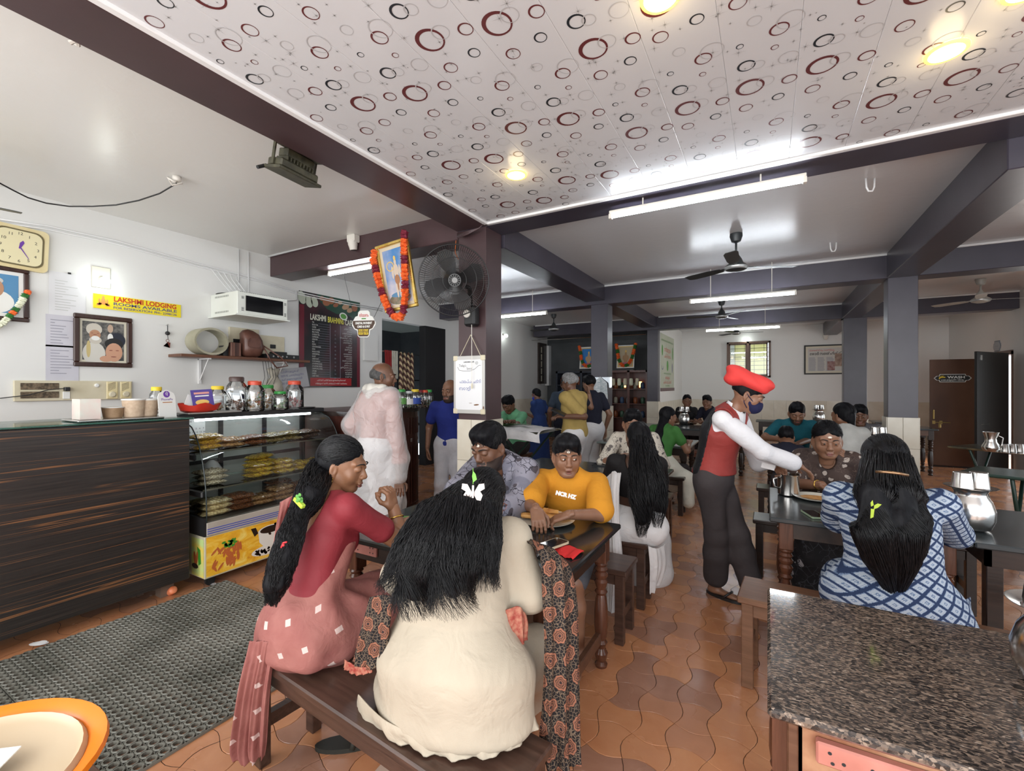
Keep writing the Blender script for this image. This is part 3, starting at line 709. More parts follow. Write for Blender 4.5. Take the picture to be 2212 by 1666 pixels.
MB().box(-4.30, -3.63, -1.22, 1.72, 1.258, 1.268, bev=.003).build('glass_top', mat('green_glass_edge', (.05, .14, .11), .05, alpha=.75), ct_)
for y in (-.8, .45, 1.55): MB().box(-3.80, -3.72, y, y+.08, 0, .10).build('foot', mat('foot_block', (.16, .11, .08), .6), ct_)
# display case
m_case = mat('case_black', (.016, .016, .017), .35); m_gl = thin_glass('showcase_glass', (.95, .99, .97), .06)
m_steelband = noisy('beige_steel_band', (.38, .34, .29), (.45, .41, .36), 3, .3)
XF = -3.60; XB = -4.22; Y0c, Y1c = 1.775, 3.03
dc = thing('display_case', 'curved glass snack display case with a coffee picture on its base', 'display case', (-3.9, 2.4, 0))
m_cream = noisy('cream_painted_panel', (.52, .48, .34), (.60, .56, .42), 3, .5)
MB().box(XB+.03, XF, Y0c, Y1c-.02, .07, .385, bev=.004).build('base', m_cream, dc)
for y in (Y0c+.06, Y1c-.1):
 b = MB(T(XF-.05, y, .035)); b.lathe([(.034, -.012), (.034, .012)], 14, Matrix.Rotation(PI/2, 4, 'Y')); b.box(-.02, .02, -.02, .02, .0, .04); b.build('caster', m_black, dc)
 b = MB(T(XB+.1, y, .035)); b.lathe([(.034, -.012), (.034, .012)], 14, Matrix.Rotation(PI/2, 4, 'Y')); b.box(-.02, .02, -.02, .02, .0, .04); b.build('caster', m_black, dc)
MB().box(XB, XF+.012, Y0c+.01, Y1c, .385, .485, bev=.004).build('front_band', m_steelband, dc)
MB().box(XB, XF+.005, Y0c-.005, Y0c+.01, .385, .52).build('end_band', m_case, dc)
for z in (.402, .418, .434): MB().box(XF+.012, XF+.0135, Y0c+.012, Y1c, z, z+.006).build('blue_stripe', mat('stripe_blue', (.04, .07, .42), .4), dc)
m_blackshelf = mat('shelf_black', (.03, .03, .03), .25)
MB().box(XB+.02, XF-.012, Y0c+.02, Y1c-.01, .485, .492).build('deck', noisy('deck_steel', (.35, .34, .3), (.45, .43, .4), 3, .3, metal=.6), dc)
MB().box(XB-.02, -3.93, Y0c-.02, Y1c+.03, 1.235, 1.275, bev=.004).build('top_board', m_case, dc)
# curved front: quarter ellipse from (XF,.49) up to (-3.95,1.235)
def curve_x(z):
 q = (z-.485)/(1.235-.485); return -3.95+(.352)*math.sqrt(max(0, 1-q**2.3))
zs = [.487+(1.235-.487)*k/14 for k in range(15)]
b = MB(); vs = []
for z in zs: vs += [(curve_x(z), Y0c+.01, z), (curve_x(z), Y1c-.005, z)]
b.add(vs, [(2*k, 2*k+1, 2*k+3, 2*k+2) for k in range(14)]); b.build('front_glass', m_gl, dc, True)
for y, nm in ((Y0c+.012, 'side_glass'), (Y1c-.008, 'side_glass')):
 b = MB(); pts = [(XB, y, .487)]+[(curve_x(z), y, z) for z in zs]+[(XB, y, 1.235)]; b.add(pts, [tuple(range(len(pts)))]); b.build(nm, m_gl, dc)
 b = MB(); b.tube([(curve_x(z)+.002, y, z) for z in zs], .005, 6); b.build('glass_edge', mat('edge_dark', (.02, .03, .03), .2), dc, True)
 MB().box(XB, XB+.03, y-.008, y+.008, .487, 1.235).build('rear_post', m_case, dc)
b = MB()
for k in range(4): y = Y0c+.02+k*(Y1c-Y0c-.06)/3; b.box(XB-.005, XB+.02, y, y+.03, .487, 1.235)
b.box(XB-.005, XB+.015, Y0c, Y1c, .83, .86); b.build('rear_frame', m_case, dc)
MB().box(XB-.012, XB-.008, Y0c, Y1c, .487, 1.235).build('rear_panel', noisy('dusty_sliding_panel', (.42, .43, .39), (.56, .57, .53), 2, .4), dc)
SHZ = (.717, .985)
for z, xf in ((SHZ[0], -3.665), (SHZ[1], -3.775)):
 MB().box(XB+.02, xf, Y0c+.02, Y1c-.015, z-.008, z, bev=.002).build('glass_shelf', thin_glass('shelf_glass', (.8, .88, .84), .22), dc)
 MB().box(xf-.003, xf+.001, Y0c+.02, Y1c-.015, z-.011, z+.001).build('shelf_edge', mat('shelf_edge', (.16, .15, .11), .3), dc)
 MB().box(XB+.15, xf+.02, Y0c+.0, Y0c+.022, z-.055, z-.005, bev=.008).build('shelf_arm', m_case, dc)
 MB().box(XB+.15, xf-.0, Y1c-.02, Y1c, z-.055, z-.005, bev=.008).build('shelf_arm', m_case, dc)
MB().tube([(-4.0, 1.9, 1.222), (-4.0, 2.95, 1.222)], .012, 8).build('lamp_tube', mat('case_tube', (.8, .85, .9), .3, emit=(.85, .92, 1), es=11), dc, True)
# printed picture on the base: amber ground, coffee cup, snacks
M = WX(XF+.0015, Y0c, .07); Lc = Y1c-.02-Y0c
m_amb = mat('amber_print', (.8, .4, .03), .45); t = NT(m_amb); v = t.coord('Object', (1, 2, 4), (.5, 0, 0)); t.col(t.ramp(t.noise(v, 3.5, 4, .6, .8), [(.25, (.62, .20, .012)), (.5, (.85, .47, .03)), (.75, (.93, .75, .20))]))
MB(M).quad(.01, Lc-.005, .012, .305, 0).build('printed_picture', m_amb, dc)
m_p = {n: mat('print_'+n, c, .4) for n, c in dict(coffee=(.018, .008, .004), brown=(.12, .03, .01), white=(.78, .76, .70), cream=(.55, .52, .46), fry=(.52, .13, .035), green=(.05, .28, .03), gold=(.8, .55, .15)).items()}
b = MB(M); b.ell2(.50, .075, .155, .042, .0008, 32); b.ell2(.505, .072, .12, .03, .001, 32); b.build('printed_saucer', m_p['white'], dc)
b = MB(M); pts = [(.40, .235), (.41, .15), (.45, .105), (.54, .10), (.60, .15), (.615, .235)]; b.poly(pts, .0012); b.ell2(.507, .235, .108, .038, .0013, 32); b.ring2(.62, .18, .018, .032, .0012, 20); b.build('printed_cup', m_p['white'], dc)
b = MB(M); b.ell2(.507, .237, .092, .029, .0016, 32); b.build('printed_coffee', m_p['coffee'], dc)
rp = random.Random(11); b = MB(M)
for k in range(22): b.ell2(.43+rp.uniform(-.05, .06), .068+rp.uniform(-.02, .02), .012, .008, .0018, 8, a=rp.uniform(0, 3))
for k in range(16): b.ell2(.66+rp.uniform(-.22, .35), .245+rp.uniform(-.05, .05), .015, .010, .0018, 8, a=rp.uniform(0, 3))
b.poly([(.34, .28), (.37, .21), (.40, .23), (.38, .28)], .0010); b.poly([(.66, .26), (.74, .245), (.86, .29), (.66, .295)], .0010)
b.build('printed_beans', m_p['coffee'], dc)
b = MB(M)
for k in range(34): b.ell2(.16+rp.uniform(-.10, .10), .13+rp.uniform(-.07, .06), .035, .009, .0008+k*.00003, 8, a=rp.uniform(.3, 2.2))
b.build('printed_snack', m_p['fry'], dc)
b = MB(M)
for k in range(16): b.ell2(.17+rp.uniform(-.04, .05), .215+rp.uniform(-.02, .025), .016, .009, .0021, 8, a=rp.uniform(0, 3))
b.build('printed_herbs', m_p['green'], dc)
M2 = frame((XF-.18, Y0c-.0015, .08), (1, 0, 0), (0, 0, 1))
m_lime = mat('lime_print', (.65, .7, .18), .5); t = NT(m_lime); t.col(t.ramp(t.noise(t.coord('Object', (1, 1, 3)), 4, 3), [(.35, (.85, .62, .10)), (.65, (.55, .72, .28))]))
MB(M2).quad(0, .17, 0, .28).build('printed_side_picture', m_lime, dc)
b = MB(M2); b.ell2(.05, .07, .045, .02, .0012, 16); b.build('printed_bowl', m_p['coffee'], dc)
b = MB(M2); b.ell2(.05, .12, .018, .06, .001, 14, a=.2); b.ell2(.075, .13, .015, .055, .0011, 14, a=-.2); b.build('printed_sausages', m_p['fry'], dc)
b = MB(M2); b.poly([(.08, .22), (.125, .20), (.135, .10), (.10, .08)], .0009); b.build('printed_leaf', m_p['green'], dc)
# small litter and orange band by the counter foot
o = MB(T(*onH(369, 1278, .022))).lathe([(.026, -.045), (.028, -.03), (.026, -.01), (.028, .0), (.026, .02), (.028, .035), (.024, .045)], 14, Matrix.Rotation(RAD(60), 4, 'Y')).build('plastic_roll', noisy('orange_roll', (.75, .15, .04), (.85, .3, .15), 20, .4), smooth=True); tag(o, 'orange banded plastic roll lying by the counter foot', 'plastic roll')
p = onH(458, 1268, .0); b = MB(T(p.x, p.y, .003)); b.poly([(-.05, .0), (-.02, .012), (.03, .03), (.055, .05), (.02, .045), (-.01, .03), (-.03, .045), (-.025, .02)], .002); b.poly([(-.05, 0), (-.03, .045), (-.025, .02)], .006)
o = b.build('paper_scrap', mat('paper_white', (.82, .82, .82), .7)); tag(o, 'torn white paper scrap on the floor under the display case', 'paper')
p = onH(84, 1397, 0); b = MB(T(p.x, p.y, .018)); b.ell2(0, 0, .05, .025, 0, 12, a=.6); b.ell2(.01, .01, .03, .02, .004, 10, a=.2)
o = b.build('paper_scrap', mat('paper_white', (.82, .82, .82), .7)); tag(o, 'crumpled silvery scrap at the edge of the rubber mat', 'paper')
# ------------------------------------------------------------------ snack packets: lumpy pillows, each a thing
def packet_mesh(name, L, W_, H, m, seed, lump=.012, bag=None):
 rr = random.Random(seed); b = MB(); nu, nv = 14, 10; vs = []; top = []
 for side in (1, -1):
  for j in range(nv+1):
   for i in range(nu+1):
    u = i/nu*2-1; v_ = j/nv*2-1
    prof = (max(0, 1-abs(u)**3.0)*max(0, 1-abs(v_)**3.0))**.6
    n_ = mnoise.noise(Vector((u*5+seed, v_*5, seed*1.7)))
    z = side*H/2*prof+(n_*lump if side > 0 else n_*lump*.3)*prof
    vs.append((u*L/2*(1+.03*n_), v_*W_/2, z+H/2))
 n1 = (nu+1)*(nv+1)
 fs = []
 for j in range(nv):
  for i in range(nu):
   a = j*(nu+1)+i; fs.append((a, a+1, a+nu+2, a+nu+1)); fs.append((n1+a, n1+a+nu+1, n1+a+nu+2, n1+a+1))
 b.add(vs, fs); return b.mesh(name, m, True)
def snack_mat(name, c1, c2, c3, scale=60, rough=.18):
 c1, c2, c3 = [tuple(min(.9, q*1.3+.02) for q in c) for c in (c1, c2, c3)]; m = mat(name, c1, rough); t = NT(m); v = t.coord('Object')
 vo = t.n('ShaderNodeTexVoronoi', {'Vector': v, 'Scale': scale});
 c = t.ramp(vo.outputs['Distance'], [(.1, c1), (.45, c2), (.75, c3)])
 t.col(t.mix(t.ramp(t.noise(v, 14, 3), [(.62, (0, 0, 0)), (.72, (.7, .7, .7))]), c, (.85, .85, .82)))
 t.bump(t.m2('ADD', vo.outputs['Distance'], t.noise(v, 40, 2)), .8, .008); return m
SM = dict(white=snack_mat('white_murukku', (.70, .64, .50), (.52, .46, .33), (.25, .2, .12), 85), chips=snack_mat('banana_chips', (.86, .60, .05), (.74, .44, .03), (.35, .18, .02), 48),
   yellow=snack_mat('yellow_sticks', (.82, .52, .05), (.70, .40, .04), (.4, .2, .03), 70), brown=snack_mat('brown_mixture', (.42, .16, .04), (.28, .09, .025), (.10, .035, .012), 110),
   tan=snack_mat('tan_rusks', (.62, .40, .18), (.5, .28, .11), (.22, .1, .04), 40), olive=snack_mat('olive_sweets', (.40, .34, .10), (.3, .22, .08), (.16, .1, .04), 60),
   dark=snack_mat('dark_jaggery', (.20, .10, .05), (.13, .06, .03), (.06, .03, .02), 70), biscuit=snack_mat('cream_biscuits', (.70, .60, .34), (.60, .48, .25), (.34, .24, .12), 50))
SHAPE = {}
for kx, mm in SM.items(): SHAPE[kx] = [packet_mesh('snack_packet', .215, .16, .044, mm, 3+len(SHAPE)*5+q) for q in range(2)]
npk = 0
PL = dict(white='clear packet of white crisps', chips='clear packet of yellow banana chips', yellow='clear packet of yellow sticks', brown='clear packet of reddish brown mixture', tan='clear packet of tan rusks', olive='clear packet of olive green sweets', dark='clear packet of dark brown jaggery snacks', biscuit='clear packet of pale biscuits')
def packets(kind, x, y, z, nstack, label, shelf, ang=0):
 global npk
 for k in range(nstack):
  o = bpy.data.objects.new('snack_packet', SHAPE[kind][(k+npk) % 2]); COL.objects.link(o); npk += 1
  o.location = (x+rp.uniform(-.012, .012), y+rp.uniform(-.012, .012), z+.003+k*.042); o.rotation_euler = (rp.uniform(-.04, .04), rp.uniform(-.04, .04), ang+PI/2+rp.uniform(-.12, .12))
  pos = 'sole one' if nstack == 1 else ('topmost' if k == nstack-1 else ('bottom one' if k == 0 else ('middle one' if nstack == 3 else ('second from bottom' if k == 1 else 'second from top'))))
  tag(o, f'{PL[kind]}, {pos} of {label}', 'snack packet', 'snack packets in the display case')
D0 = .494
packets('biscuit', -3.75, 1.92, D0, 3, 'front left pile, lowest level', 'deck')
packets('brown', -3.75, 2.10, D0, 3, 'brown pile, lowest level', 'deck', .05)
packets('tan', -3.76, 2.29, D0, 2, 'pile third from left, lowest level', 'deck')
packets('tan', -3.74, 2.47, D0, 3, 'pile fourth from left, lowest level', 'deck', .1)
packets('brown', -3.74, 2.64, D0, 3, 'right-of-middle pile, lowest level', 'deck', -.1)
packets('dark', -3.75, 2.83, D0, 2, 'rightmost pile, lowest level', 'deck')
packets('olive', -3.97, 1.95, D0, 2, 'back left pile, lowest level', 'deck')
packets('tan', -3.97, 2.2, D0, 2, 'back middle pile, lowest level', 'deck')
packets('brown', -3.97, 2.6, D0, 3, 'back right pile, lowest level', 'deck')
packets('white', -3.80, 1.92, SHZ[0], 3, 'white pile, middle shelf', 'mid')
packets('chips', -3.80, 2.30, SHZ[0], 3, 'left chips pile, middle shelf', 'mid')
packets('chips', -3.95, 2.40, SHZ[0], 4, 'tall back chips pile, middle shelf', 'mid', .2)
packets('chips', -3.78, 2.49, SHZ[0], 3, 'middle chips pile, middle shelf', 'mid', -.15)
packets('chips', -3.79, 2.68, SHZ[0], 2, 'right chips pile, middle shelf', 'mid', .1)
packets('chips', -3.79, 2.87, SHZ[0], 2, 'far right chips pile, middle shelf', 'mid')
packets('yellow', -3.90, 1.93, SHZ[1], 3, 'yellow pile, top shelf', 'top')
packets('tan', -3.90, 2.12, SHZ[1], 2, 'pile beside the yellow sticks, top shelf', 'top')
packets('brown', -3.90, 2.30, SHZ[1], 2, 'pile under the lamp glare, top shelf', 'top')
packets('olive', -3.90, 2.48, SHZ[1], 2, 'middle pile, top shelf', 'top', .2)
packets('olive', -3.92, 2.66, SHZ[1], 2, 'right-hand pile, top shelf', 'top', -.1)
packets('dark', -3.92, 2.86, SHZ[1], 2, 'far right pile, top shelf', 'top')
# calendar leaning inside
p = (-4.19, 1.87, 1.00); M = WX(-4.17, 1.86, 1.02); r = thing('calendar_sheet', 'white calendar sheet with red and black dates inside the display case', 'calendar', p)
MB(M).box(0, .20, 0, .20, 0, .002).build('sheet', m_wprint, r)
join_texts([('2024', .022, .05, .178)]+[(d_, .02, .012+.028*i, .148-.03*j) for j, row in enumerate((('', '30', '31', '', '', '', ''), ('1', '2', '3', '4', '5', '6', '7'), ('8', '9', '10', '11', '12', '13', '14'), ('15', '16', '17', '18', '19', '20', '21'), ('22', '23', '24', '25', '26', '27', '28'))) for i, d_ in enumerate(row) if d_], M @ T(0, 0, .003), m_kprint, r)
text('JAN', .02, M @ T(.03, .178, .003), mat('print_redink', (.6, .03, .03), .5), r)
m_bagw = mat('white_plastic_bag', (.75, .75, .75), .3, alpha=.75)
o = MB(T(-3.98, 2.02, SHZ[0])).lathe([(.07, 0), (.085, .04), (.07, .10), (.04, .15), (.02, .17)], 9).build('plastic_bag', m_bagw, smooth=True); tag(o, 'crumpled white plastic bag behind the white crisps packets', 'bag')
# ------------------------------------------------------------------ curved brown counter further on
m_mah = wood('dark_mahogany', (.035, .009, .006), (.075, .022, .014), 2, .3)
cc = thing('curved_counter', 'tall curved dark mahogany serving counter with vertical slats', 'counter', (-4.0, 3.9, 0))
def cpath(off=0):
 pts = [(-3.68+off, 3.12)]; pts += [(-3.68+off, 4.0)]
 for k in range(1, 9): a = k/8*PI/2; R0 = .5; pts.append((-4.18+(R0+off)*math.cos(a), 4.0+(R0+off)*math.sin(a)))
 pts.append((-4.6, 4.5+off)); return pts
P_ = cpath(); b = MB(); poly = P_+[(-4.6, 3.12)]; b.prism(poly, .0, 1.19); b.build('body', m_mah, cc)
b = MB(); poly = cpath(.03)+[(-4.6, 3.09)]; b.prism(poly, 1.19, 1.235); b.build('top', m_darkwood, cc)
b = MB(); poly = cpath(.012)+[(-4.6, 3.12)]; b.prism(poly, .0, .08); b.build('plinth', m_mah, cc)
slat = MB(); slat.box(0, .008, -.014, .014, .10, .78, bev=.003); sm_ = slat.mesh('slat', m_mah)
sl2 = MB(); sl2.box(0, .007, -.016, .016, .92, 1.12, bev=.003); sm2 = sl2.mesh('slat', m_mah)
knob = MB(); knob.box(0, .006, -.018, .018, .83, .87, bev=.004); km = knob.mesh('inlay', mat('inlay_grey', (.16, .13, .12), .3))
d_ = 0; segs = [(3.15+.05*k, None) for k in range(17)]
for y, _ in segs:
 for me, nm in ((sm_, 'slat'), (sm2, 'slat')): o = bpy.data.objects.new(nm, me); COL.objects.link(o); o.parent = cc; o.location = Vector((-3.68, y, 0))-cc.location
for k in range(14):
 a = (k+.5)/14*PI/2
 for me, nm in ((sm_, 'slat'), (sm2, 'slat')): o = bpy.data.objects.new(nm, me); COL.objects.link(o); o.parent = cc; o.location = Vector((-4.18+.5*math.cos(a), 4.0+.5*math.sin(a), 0))-cc.location; o.rotation_euler = (0, 0, a)
for k in (0, 4, 8, 12, 16): o = bpy.data.objects.new('inlay', km); COL.objects.link(o); o.parent = cc; o.location = Vector((-3.68, 3.15+.05*k, 0))-cc.location
for k in (1, 5, 10): a = (k+.5)/14*PI/2; o = bpy.data.objects.new('inlay', km); COL.objects.link(o); o.parent = cc; o.location = Vector((-4.18+.5*math.cos(a), 4.0+.5*math.sin(a), 0))-cc.location; o.rotation_euler = (0, 0, a)
# ------------------------------------------------------------------ jars
m_jar = thin_glass('jar_plastic', (.95, .97, .97), .16)
def jar(x, y, z, R, H, lid, label, cont=None, ch=.4, lab=None, facet=False, lidr=None, wtxt=None):
 r = thing('jar', label, 'jar', (x, y, z), 0, 'plastic sweet jars on the counters'); seg = 8 if facet else 20
 MB().lathe([(R*.92, 0), (R, .012), (R, H*.6), (R*.93, H*.74), (R*.62, H*.86), (R*.62, H*.9)], seg).build('body', m_jar, r, 40, True)
 lr = lidr or R*.68
 MB().lathe([(lr, H*.86), (lr*1.02, H*.97), (lr*.9, H), (lr*.4, H*1.0)], 20).build('lid', lid, r, 40, True)
 if cont:
  b = MB(); rr = random.Random(int(abs(x*977+y*331))); n = 26
  for k in range(n):
   a = rr.uniform(0, 6.28); q = R*.72*math.sqrt(rr.random()); zz = .015+rr.random()*H*ch
   b.ball((q*math.cos(a), q*math.sin(a), zz), (R*.22, R*.16, R*.13), 6, 4, None)
  stuff(b.build('contents', cont, r, True, True))
 if lab:
  b = MB(); K = 10
  a0 = -2.2; vs = []
  for k in range(K+1): a = a0+1.9*k/K; vs += [(R*1.01*math.cos(a+.9), R*1.01*math.sin(a+.9), H*.22), (R*1.01*math.cos(a+.9), R*1.01*math.sin(a+.9), H*.55)]
  b.add(vs, [(2*k, 2*k+2, 2*k+3, 2*k+1) for k in range(K)]); b.build('label', lab, r, True, True)
 return r
L_ = {n: mat('lid_'+n, c, .35) for n, c in dict(red=(.62, .07, .03), green=(.03, .30, .05), yellow=(.85, .62, .03), brown=(.07, .04, .035), maroon=(.25, .02, .03), clear=(.55, .58, .58)).items()}
N_ = {n: noisy('sweets_'+n, a, b_, 60, .4) for n, (a, b_) in dict(brown=((.12, .04, .02), (.4, .2, .1)), mix=((.5, .12, .06), (.1, .3, .12)), cookie=((.45, .22, .07), (.6, .35, .15)), pale=((.6, .6, .5), (.2, .45, .2)), pink=((.7, .2, .2), (.8, .7, .7)), black=((.02, .02, .02), (.6, .5, .1)), choc=((.05, .02, .015), (.3, .2, .15))).items()}
zt = 1.276
def cpt(px, py, X=-4.02): p = onX(px, py, X); return p.x, p.y
x, y = cpt(511, 880); jar(x, y, zt, .085, .30, L_['brown'], 'tall clear jar with dark lid, left of the red lidded jars', N_['choc'], .28, facet=True)
x, y = cpt(550, 880, -3.97); jar(x, y, zt, .08, .265, L_['red'], 'round jar with domed red lid and striped sweets, behind the display top', N_['mix'], .55)
x, y = cpt(578, 884, -4.12); jar(x, y, zt, .075, .23, L_['green'], 'clear jar with bright green lid and round cookies', N_['cookie'], .5)
x, y = cpt(605, 884, -3.97); jar(x, y, zt, .075, .17, L_['green'], 'low round jar with dark green lid and wrapped toffees', N_['pale'], .4)
x, y = cpt(636, 882, -4.05); jar(x, y, zt, .085, .27, L_['red'], 'round jar with red lid and red and white lollipops', N_['pink'], .35)
x, y = cpt(470, 880, -4.12); jar(x, y, zt, .07, .22, L_['yellow'], 'square clear jar with yellow lid beside the purple leaflets', N_['cookie'], .25, facet=True)
x, y = cpt(338, 880, -4.12); jar(x, y, 1.27, .05, .22, L_['yellow'], 'clear jar with yellow lid behind the payment card stand', N_['brown'], .4, facet=True)
def cx_(px, Y): p = onY(px, 860, Y); return p.x, p.y
labels = {n: mat('label_'+n, c, .5) for n, c in dict(green=(.15, .4, .1), white=(.8, .8, .78), blue=(.03, .08, .4), pink=(.5, .1, .15)).items()}
for px, Y, R, H, lid, lb, cn, la in ((868, 3.95, .062, .22, 'green', 'jar with green lid closest to the raincoat man', 'pale', 'green'), (884, 4.02, .062, .20, 'clear', 'jar with white label between green and yellow lidded jars', 'pale', 'white'),
  (897, 4.08, .065, .22, 'yellow', 'jar with yellow lid and blue label on the curved counter', 'black', 'blue'), (908, 4.18, .055, .21, 'maroon', 'jar with maroon lid and red sweets on the curved counter', 'pink', None),
  (918, 4.22, .052, .21, 'red', 'slim jar with flat red lid near the counter end', 'mix', None), (927, 4.27, .05, .215, 'green', 'jar with green lid closest to the counter end', 'pale', None)):
 x, y = cx_(px, Y); jar(x, y, 1.235, R, H, L_[lid], lb, N_[cn], .4, labels[la] if la else None)
# ------------------------------------------------------------------ things on the counters
m_tubp = mat('deli_tub', (.75, .70, .6), .3)
def tub(px, py, X, R, H, label, cont):
 x, y = cpt(px, py, X); r = thing('food_tub', label, 'food container', (x, y, 1.283), 0, 'takeaway tubs on the steel tray')
 MB().lathe([(R*.82, 0), (R*.97, H*.93)], 24).build('body', cont, r, 40, True); MB().lathe([(R*1.02, H*.92), (R*1.03, H), (R*.5, H+.002), (.001, H+.001)], 24).build('lid', mat('clear_lid', (.72, .72, .70), .2), r, 40, True)
p0 = cpt(165, 893, -3.85); p1 = cpt(345, 893, -3.85)
o = MB().box(-4.0, -3.72, cpt(160, 893, -3.78)[1], cpt(347, 893, -3.78)[1], 1.270, 1.281, bev=.004).build('steel_tray', m_steel); tag(o, 'flat steel tray on the counter under the food tubs', 'tray')
b = MB(); x, y = cpt(186, 880, -3.85); b.prism([(-.065, -.05), (.065, -.05), (.075, .05), (-.075, .05)], 0, .13, T(x, y, 1.283)); o = b.build('food_pouch', noisy('milky_pouch', (.66, .65, .58), (.70, .55, .50), 9, .2)); tag(o, 'milky white pouch with pink print, leftmost on the steel tray', 'pouch')
tub(244, 885, -3.86, .062, .072, 'small tub of brown powder, shorter of the tubs', noisy('brown_powder', (.32, .2, .11), (.4, .26, .15), 30, .6))
tub(289, 885, -3.84, .068, .125, 'tall tub of beige powder on the tray, left of the pair', noisy('beige_powder', (.50, .36, .25), (.6, .46, .33), 40, .6))
tub(318, 885, -3.86, .068, .122, 'tall tub of beige powder on the tray, right of the pair', noisy('beige_powder', (.50, .36, .25), (.6, .46, .33), 40, .6))
x, y = cpt(366, 890, -3.74); M = frame((x-.01, y-.06, 1.27), Vector((-.25, 1, 0)), Vector((-.15, 0, 1))); r = thing('payment_stand', 'small white standing payment card with a purple round emblem', 'sign', (x, y, 1.27))
pts = [(0, 0), (.125, 0), (.125, .15), (.115, .175), (.09, .19), (.0625, .2), (.035, .19), (.01, .175), (0, .15)]
MB(M).prism(pts, 0, .004).build('card', m_wprint, r)
m_purp = mat('print_purple', (.16, .05, .38), .5)
b = MB(M); b.ell2(.0625, .168, .024, .024, .0045, 24); b.build('emblem', m_purp, r); text('पे', .034, M @ T(.0625, .167, .005), m_wprint, r); text('PhonePe', .024, M @ T(.0625, .130, .005), m_purp, r)
MB(M).quad(.03, .10, .106, .112, .0045).build('bar', mat('print_orange', (.5, .2, .06), .5), r)
# red leaflet holder
x, y = cpt(430, 882, -3.9); r = thing('leaflet_bowl', 'red plastic scalloped bowl filled with leaflets', 'bowl', (x, y, 1.285))
b = MB(); K = 24; vs = []; prof = [(.06, 0), (.10, .02), (.115, .07)]
for q, z in prof:
 for k in range(K): a = 2*PI*k/K; s_ = 1+.10*math.cos(5*a)*(z/.07); vs.append((q*s_*math.cos(a)*.75, q*s_*math.sin(a)*1.3, z+.012*math.cos(5*a)*(z/.07)))
fs = [tuple(range(K))[::-1]]+[(j*K+k, j*K+(k+1) % K, (j+1)*K+(k+1) % K, (j+1)*K+k) for j in range(2) for k in range(K)]
b.add(vs, fs); b.build('bowl', mat('red_plastic', (.55, .035, .02), .3), r, 40, True)
for k in range(6):
 Mk = frame((x+.02-k*.012, y-.13+k*.008, 1.31), Vector((0, .9, -.35)), Vector((-.1, .35, .9))); o = MB(Mk).box(0, .09, 0, .13, 0, .002).build('leaflet', m_wprint); tag(o, ('front', 'second', 'third', 'fourth', 'fifth', 'rearmost')[k]+' white folded leaflet in the fan at the left of the red bowl', 'leaflet', 'white leaflets in the red bowl')
m_pub = mat('leaflet_purple', (.09, .06, .30), .35)
for k in range(5):
 Mk = frame((x+.045-k*.012, y-.06+k*.006, 1.315), Vector((0, 1, .06)), Vector((-.15, -.1, 1))); r2 = thing('leaflet', ('front purple leaflet with orange and white print in the red bowl', 'plain purple leaflet right behind the printed one', 'middle purple leaflet in the red bowl', 'fourth purple leaflet in the red bowl', 'rearmost purple leaflet in the red bowl')[k], 'leaflet', Mk.translation, 0, 'purple leaflets in the red bowl')
 MB(Mk).box(0, .155, 0, .15, 0, .002).build('sheet', m_pub, r2)
 if k == 0:
  MB(Mk).quad(.02, .13, .115, .13, .003).build('stripe', mat('print_peach', (.75, .35, .3), .5), r2); MB(Mk).quad(.025, .125, .095, .105, .003).build('stripe', m_wprint, r2)
  MB(Mk).ell2(.07, .05, .05, .022, .003, 14).build('picture', m_p['gold'], r2); text('Lakshmi', .03, Mk @ T(.06, .018, .0035), m_wprint, r2)
p = cpt(455, 886, -3.92); o = MB(T(p[0], p[1], 1.279)).box(-.09, .09, -.20, .20, 0, .012, bev=.003).build('steel_tray', noisy('dull_tray', (.35, .34, .33), (.5, .48, .46), 6, .35, metal=.7)); tag(o, 'thin grey tray of papers under the red leaflet bowl', 'tray')
p = cpt(662, 886, -3.97); b = MB(T(p[0], p[1], 1.277)); b.lathe([(.07, 0), (.085, .008), (.08, .01)], 20); o = b.build('small_plate', m_black, smooth=True); tag(o, 'small dark plate of change at the right end of the display top', 'plate')
# ================================================================== THINGS ON THE WALLS AND CEILING
m_ivory = noisy('aged_ivory', (.62, .56, .40), (.70, .64, .48), 6, .45); m_clock = noisy('cream_clock_case', (.72, .60, .32), (.80, .70, .42), 5, .35)
m_gold = noisy('gold_leaf_frame', (.62, .40, .08), (.85, .62, .2), 14, .25, metal=.8); m_paper = noisy('office_paper', (.72, .72, .74), (.80, .80, .82), 3, .5)
m_paperl = noisy('lilac_paper', (.56, .55, .62), (.64, .63, .69), 3, .5); m_ink = mat('pale_ink', (.30, .30, .36), .6); m_skin1 = mat('print_skin', (.50, .27, .16), .5)
def rrect(w_, h, r_, n=5, cx=0, cy=0):
 pts = []
 for (x, y, a0) in ((w_/2-r_, h/2-r_, 0), (-w_/2+r_, h/2-r_, PI/2), (-w_/2+r_, -h/2+r_, PI), (w_/2-r_, -h/2+r_, 1.5*PI)):
  for k in range(n+1): a = a0+PI/2*k/n; pts.append((cx+x+r_*math.cos(a), cy+y+r_*math.sin(a)))
 return pts
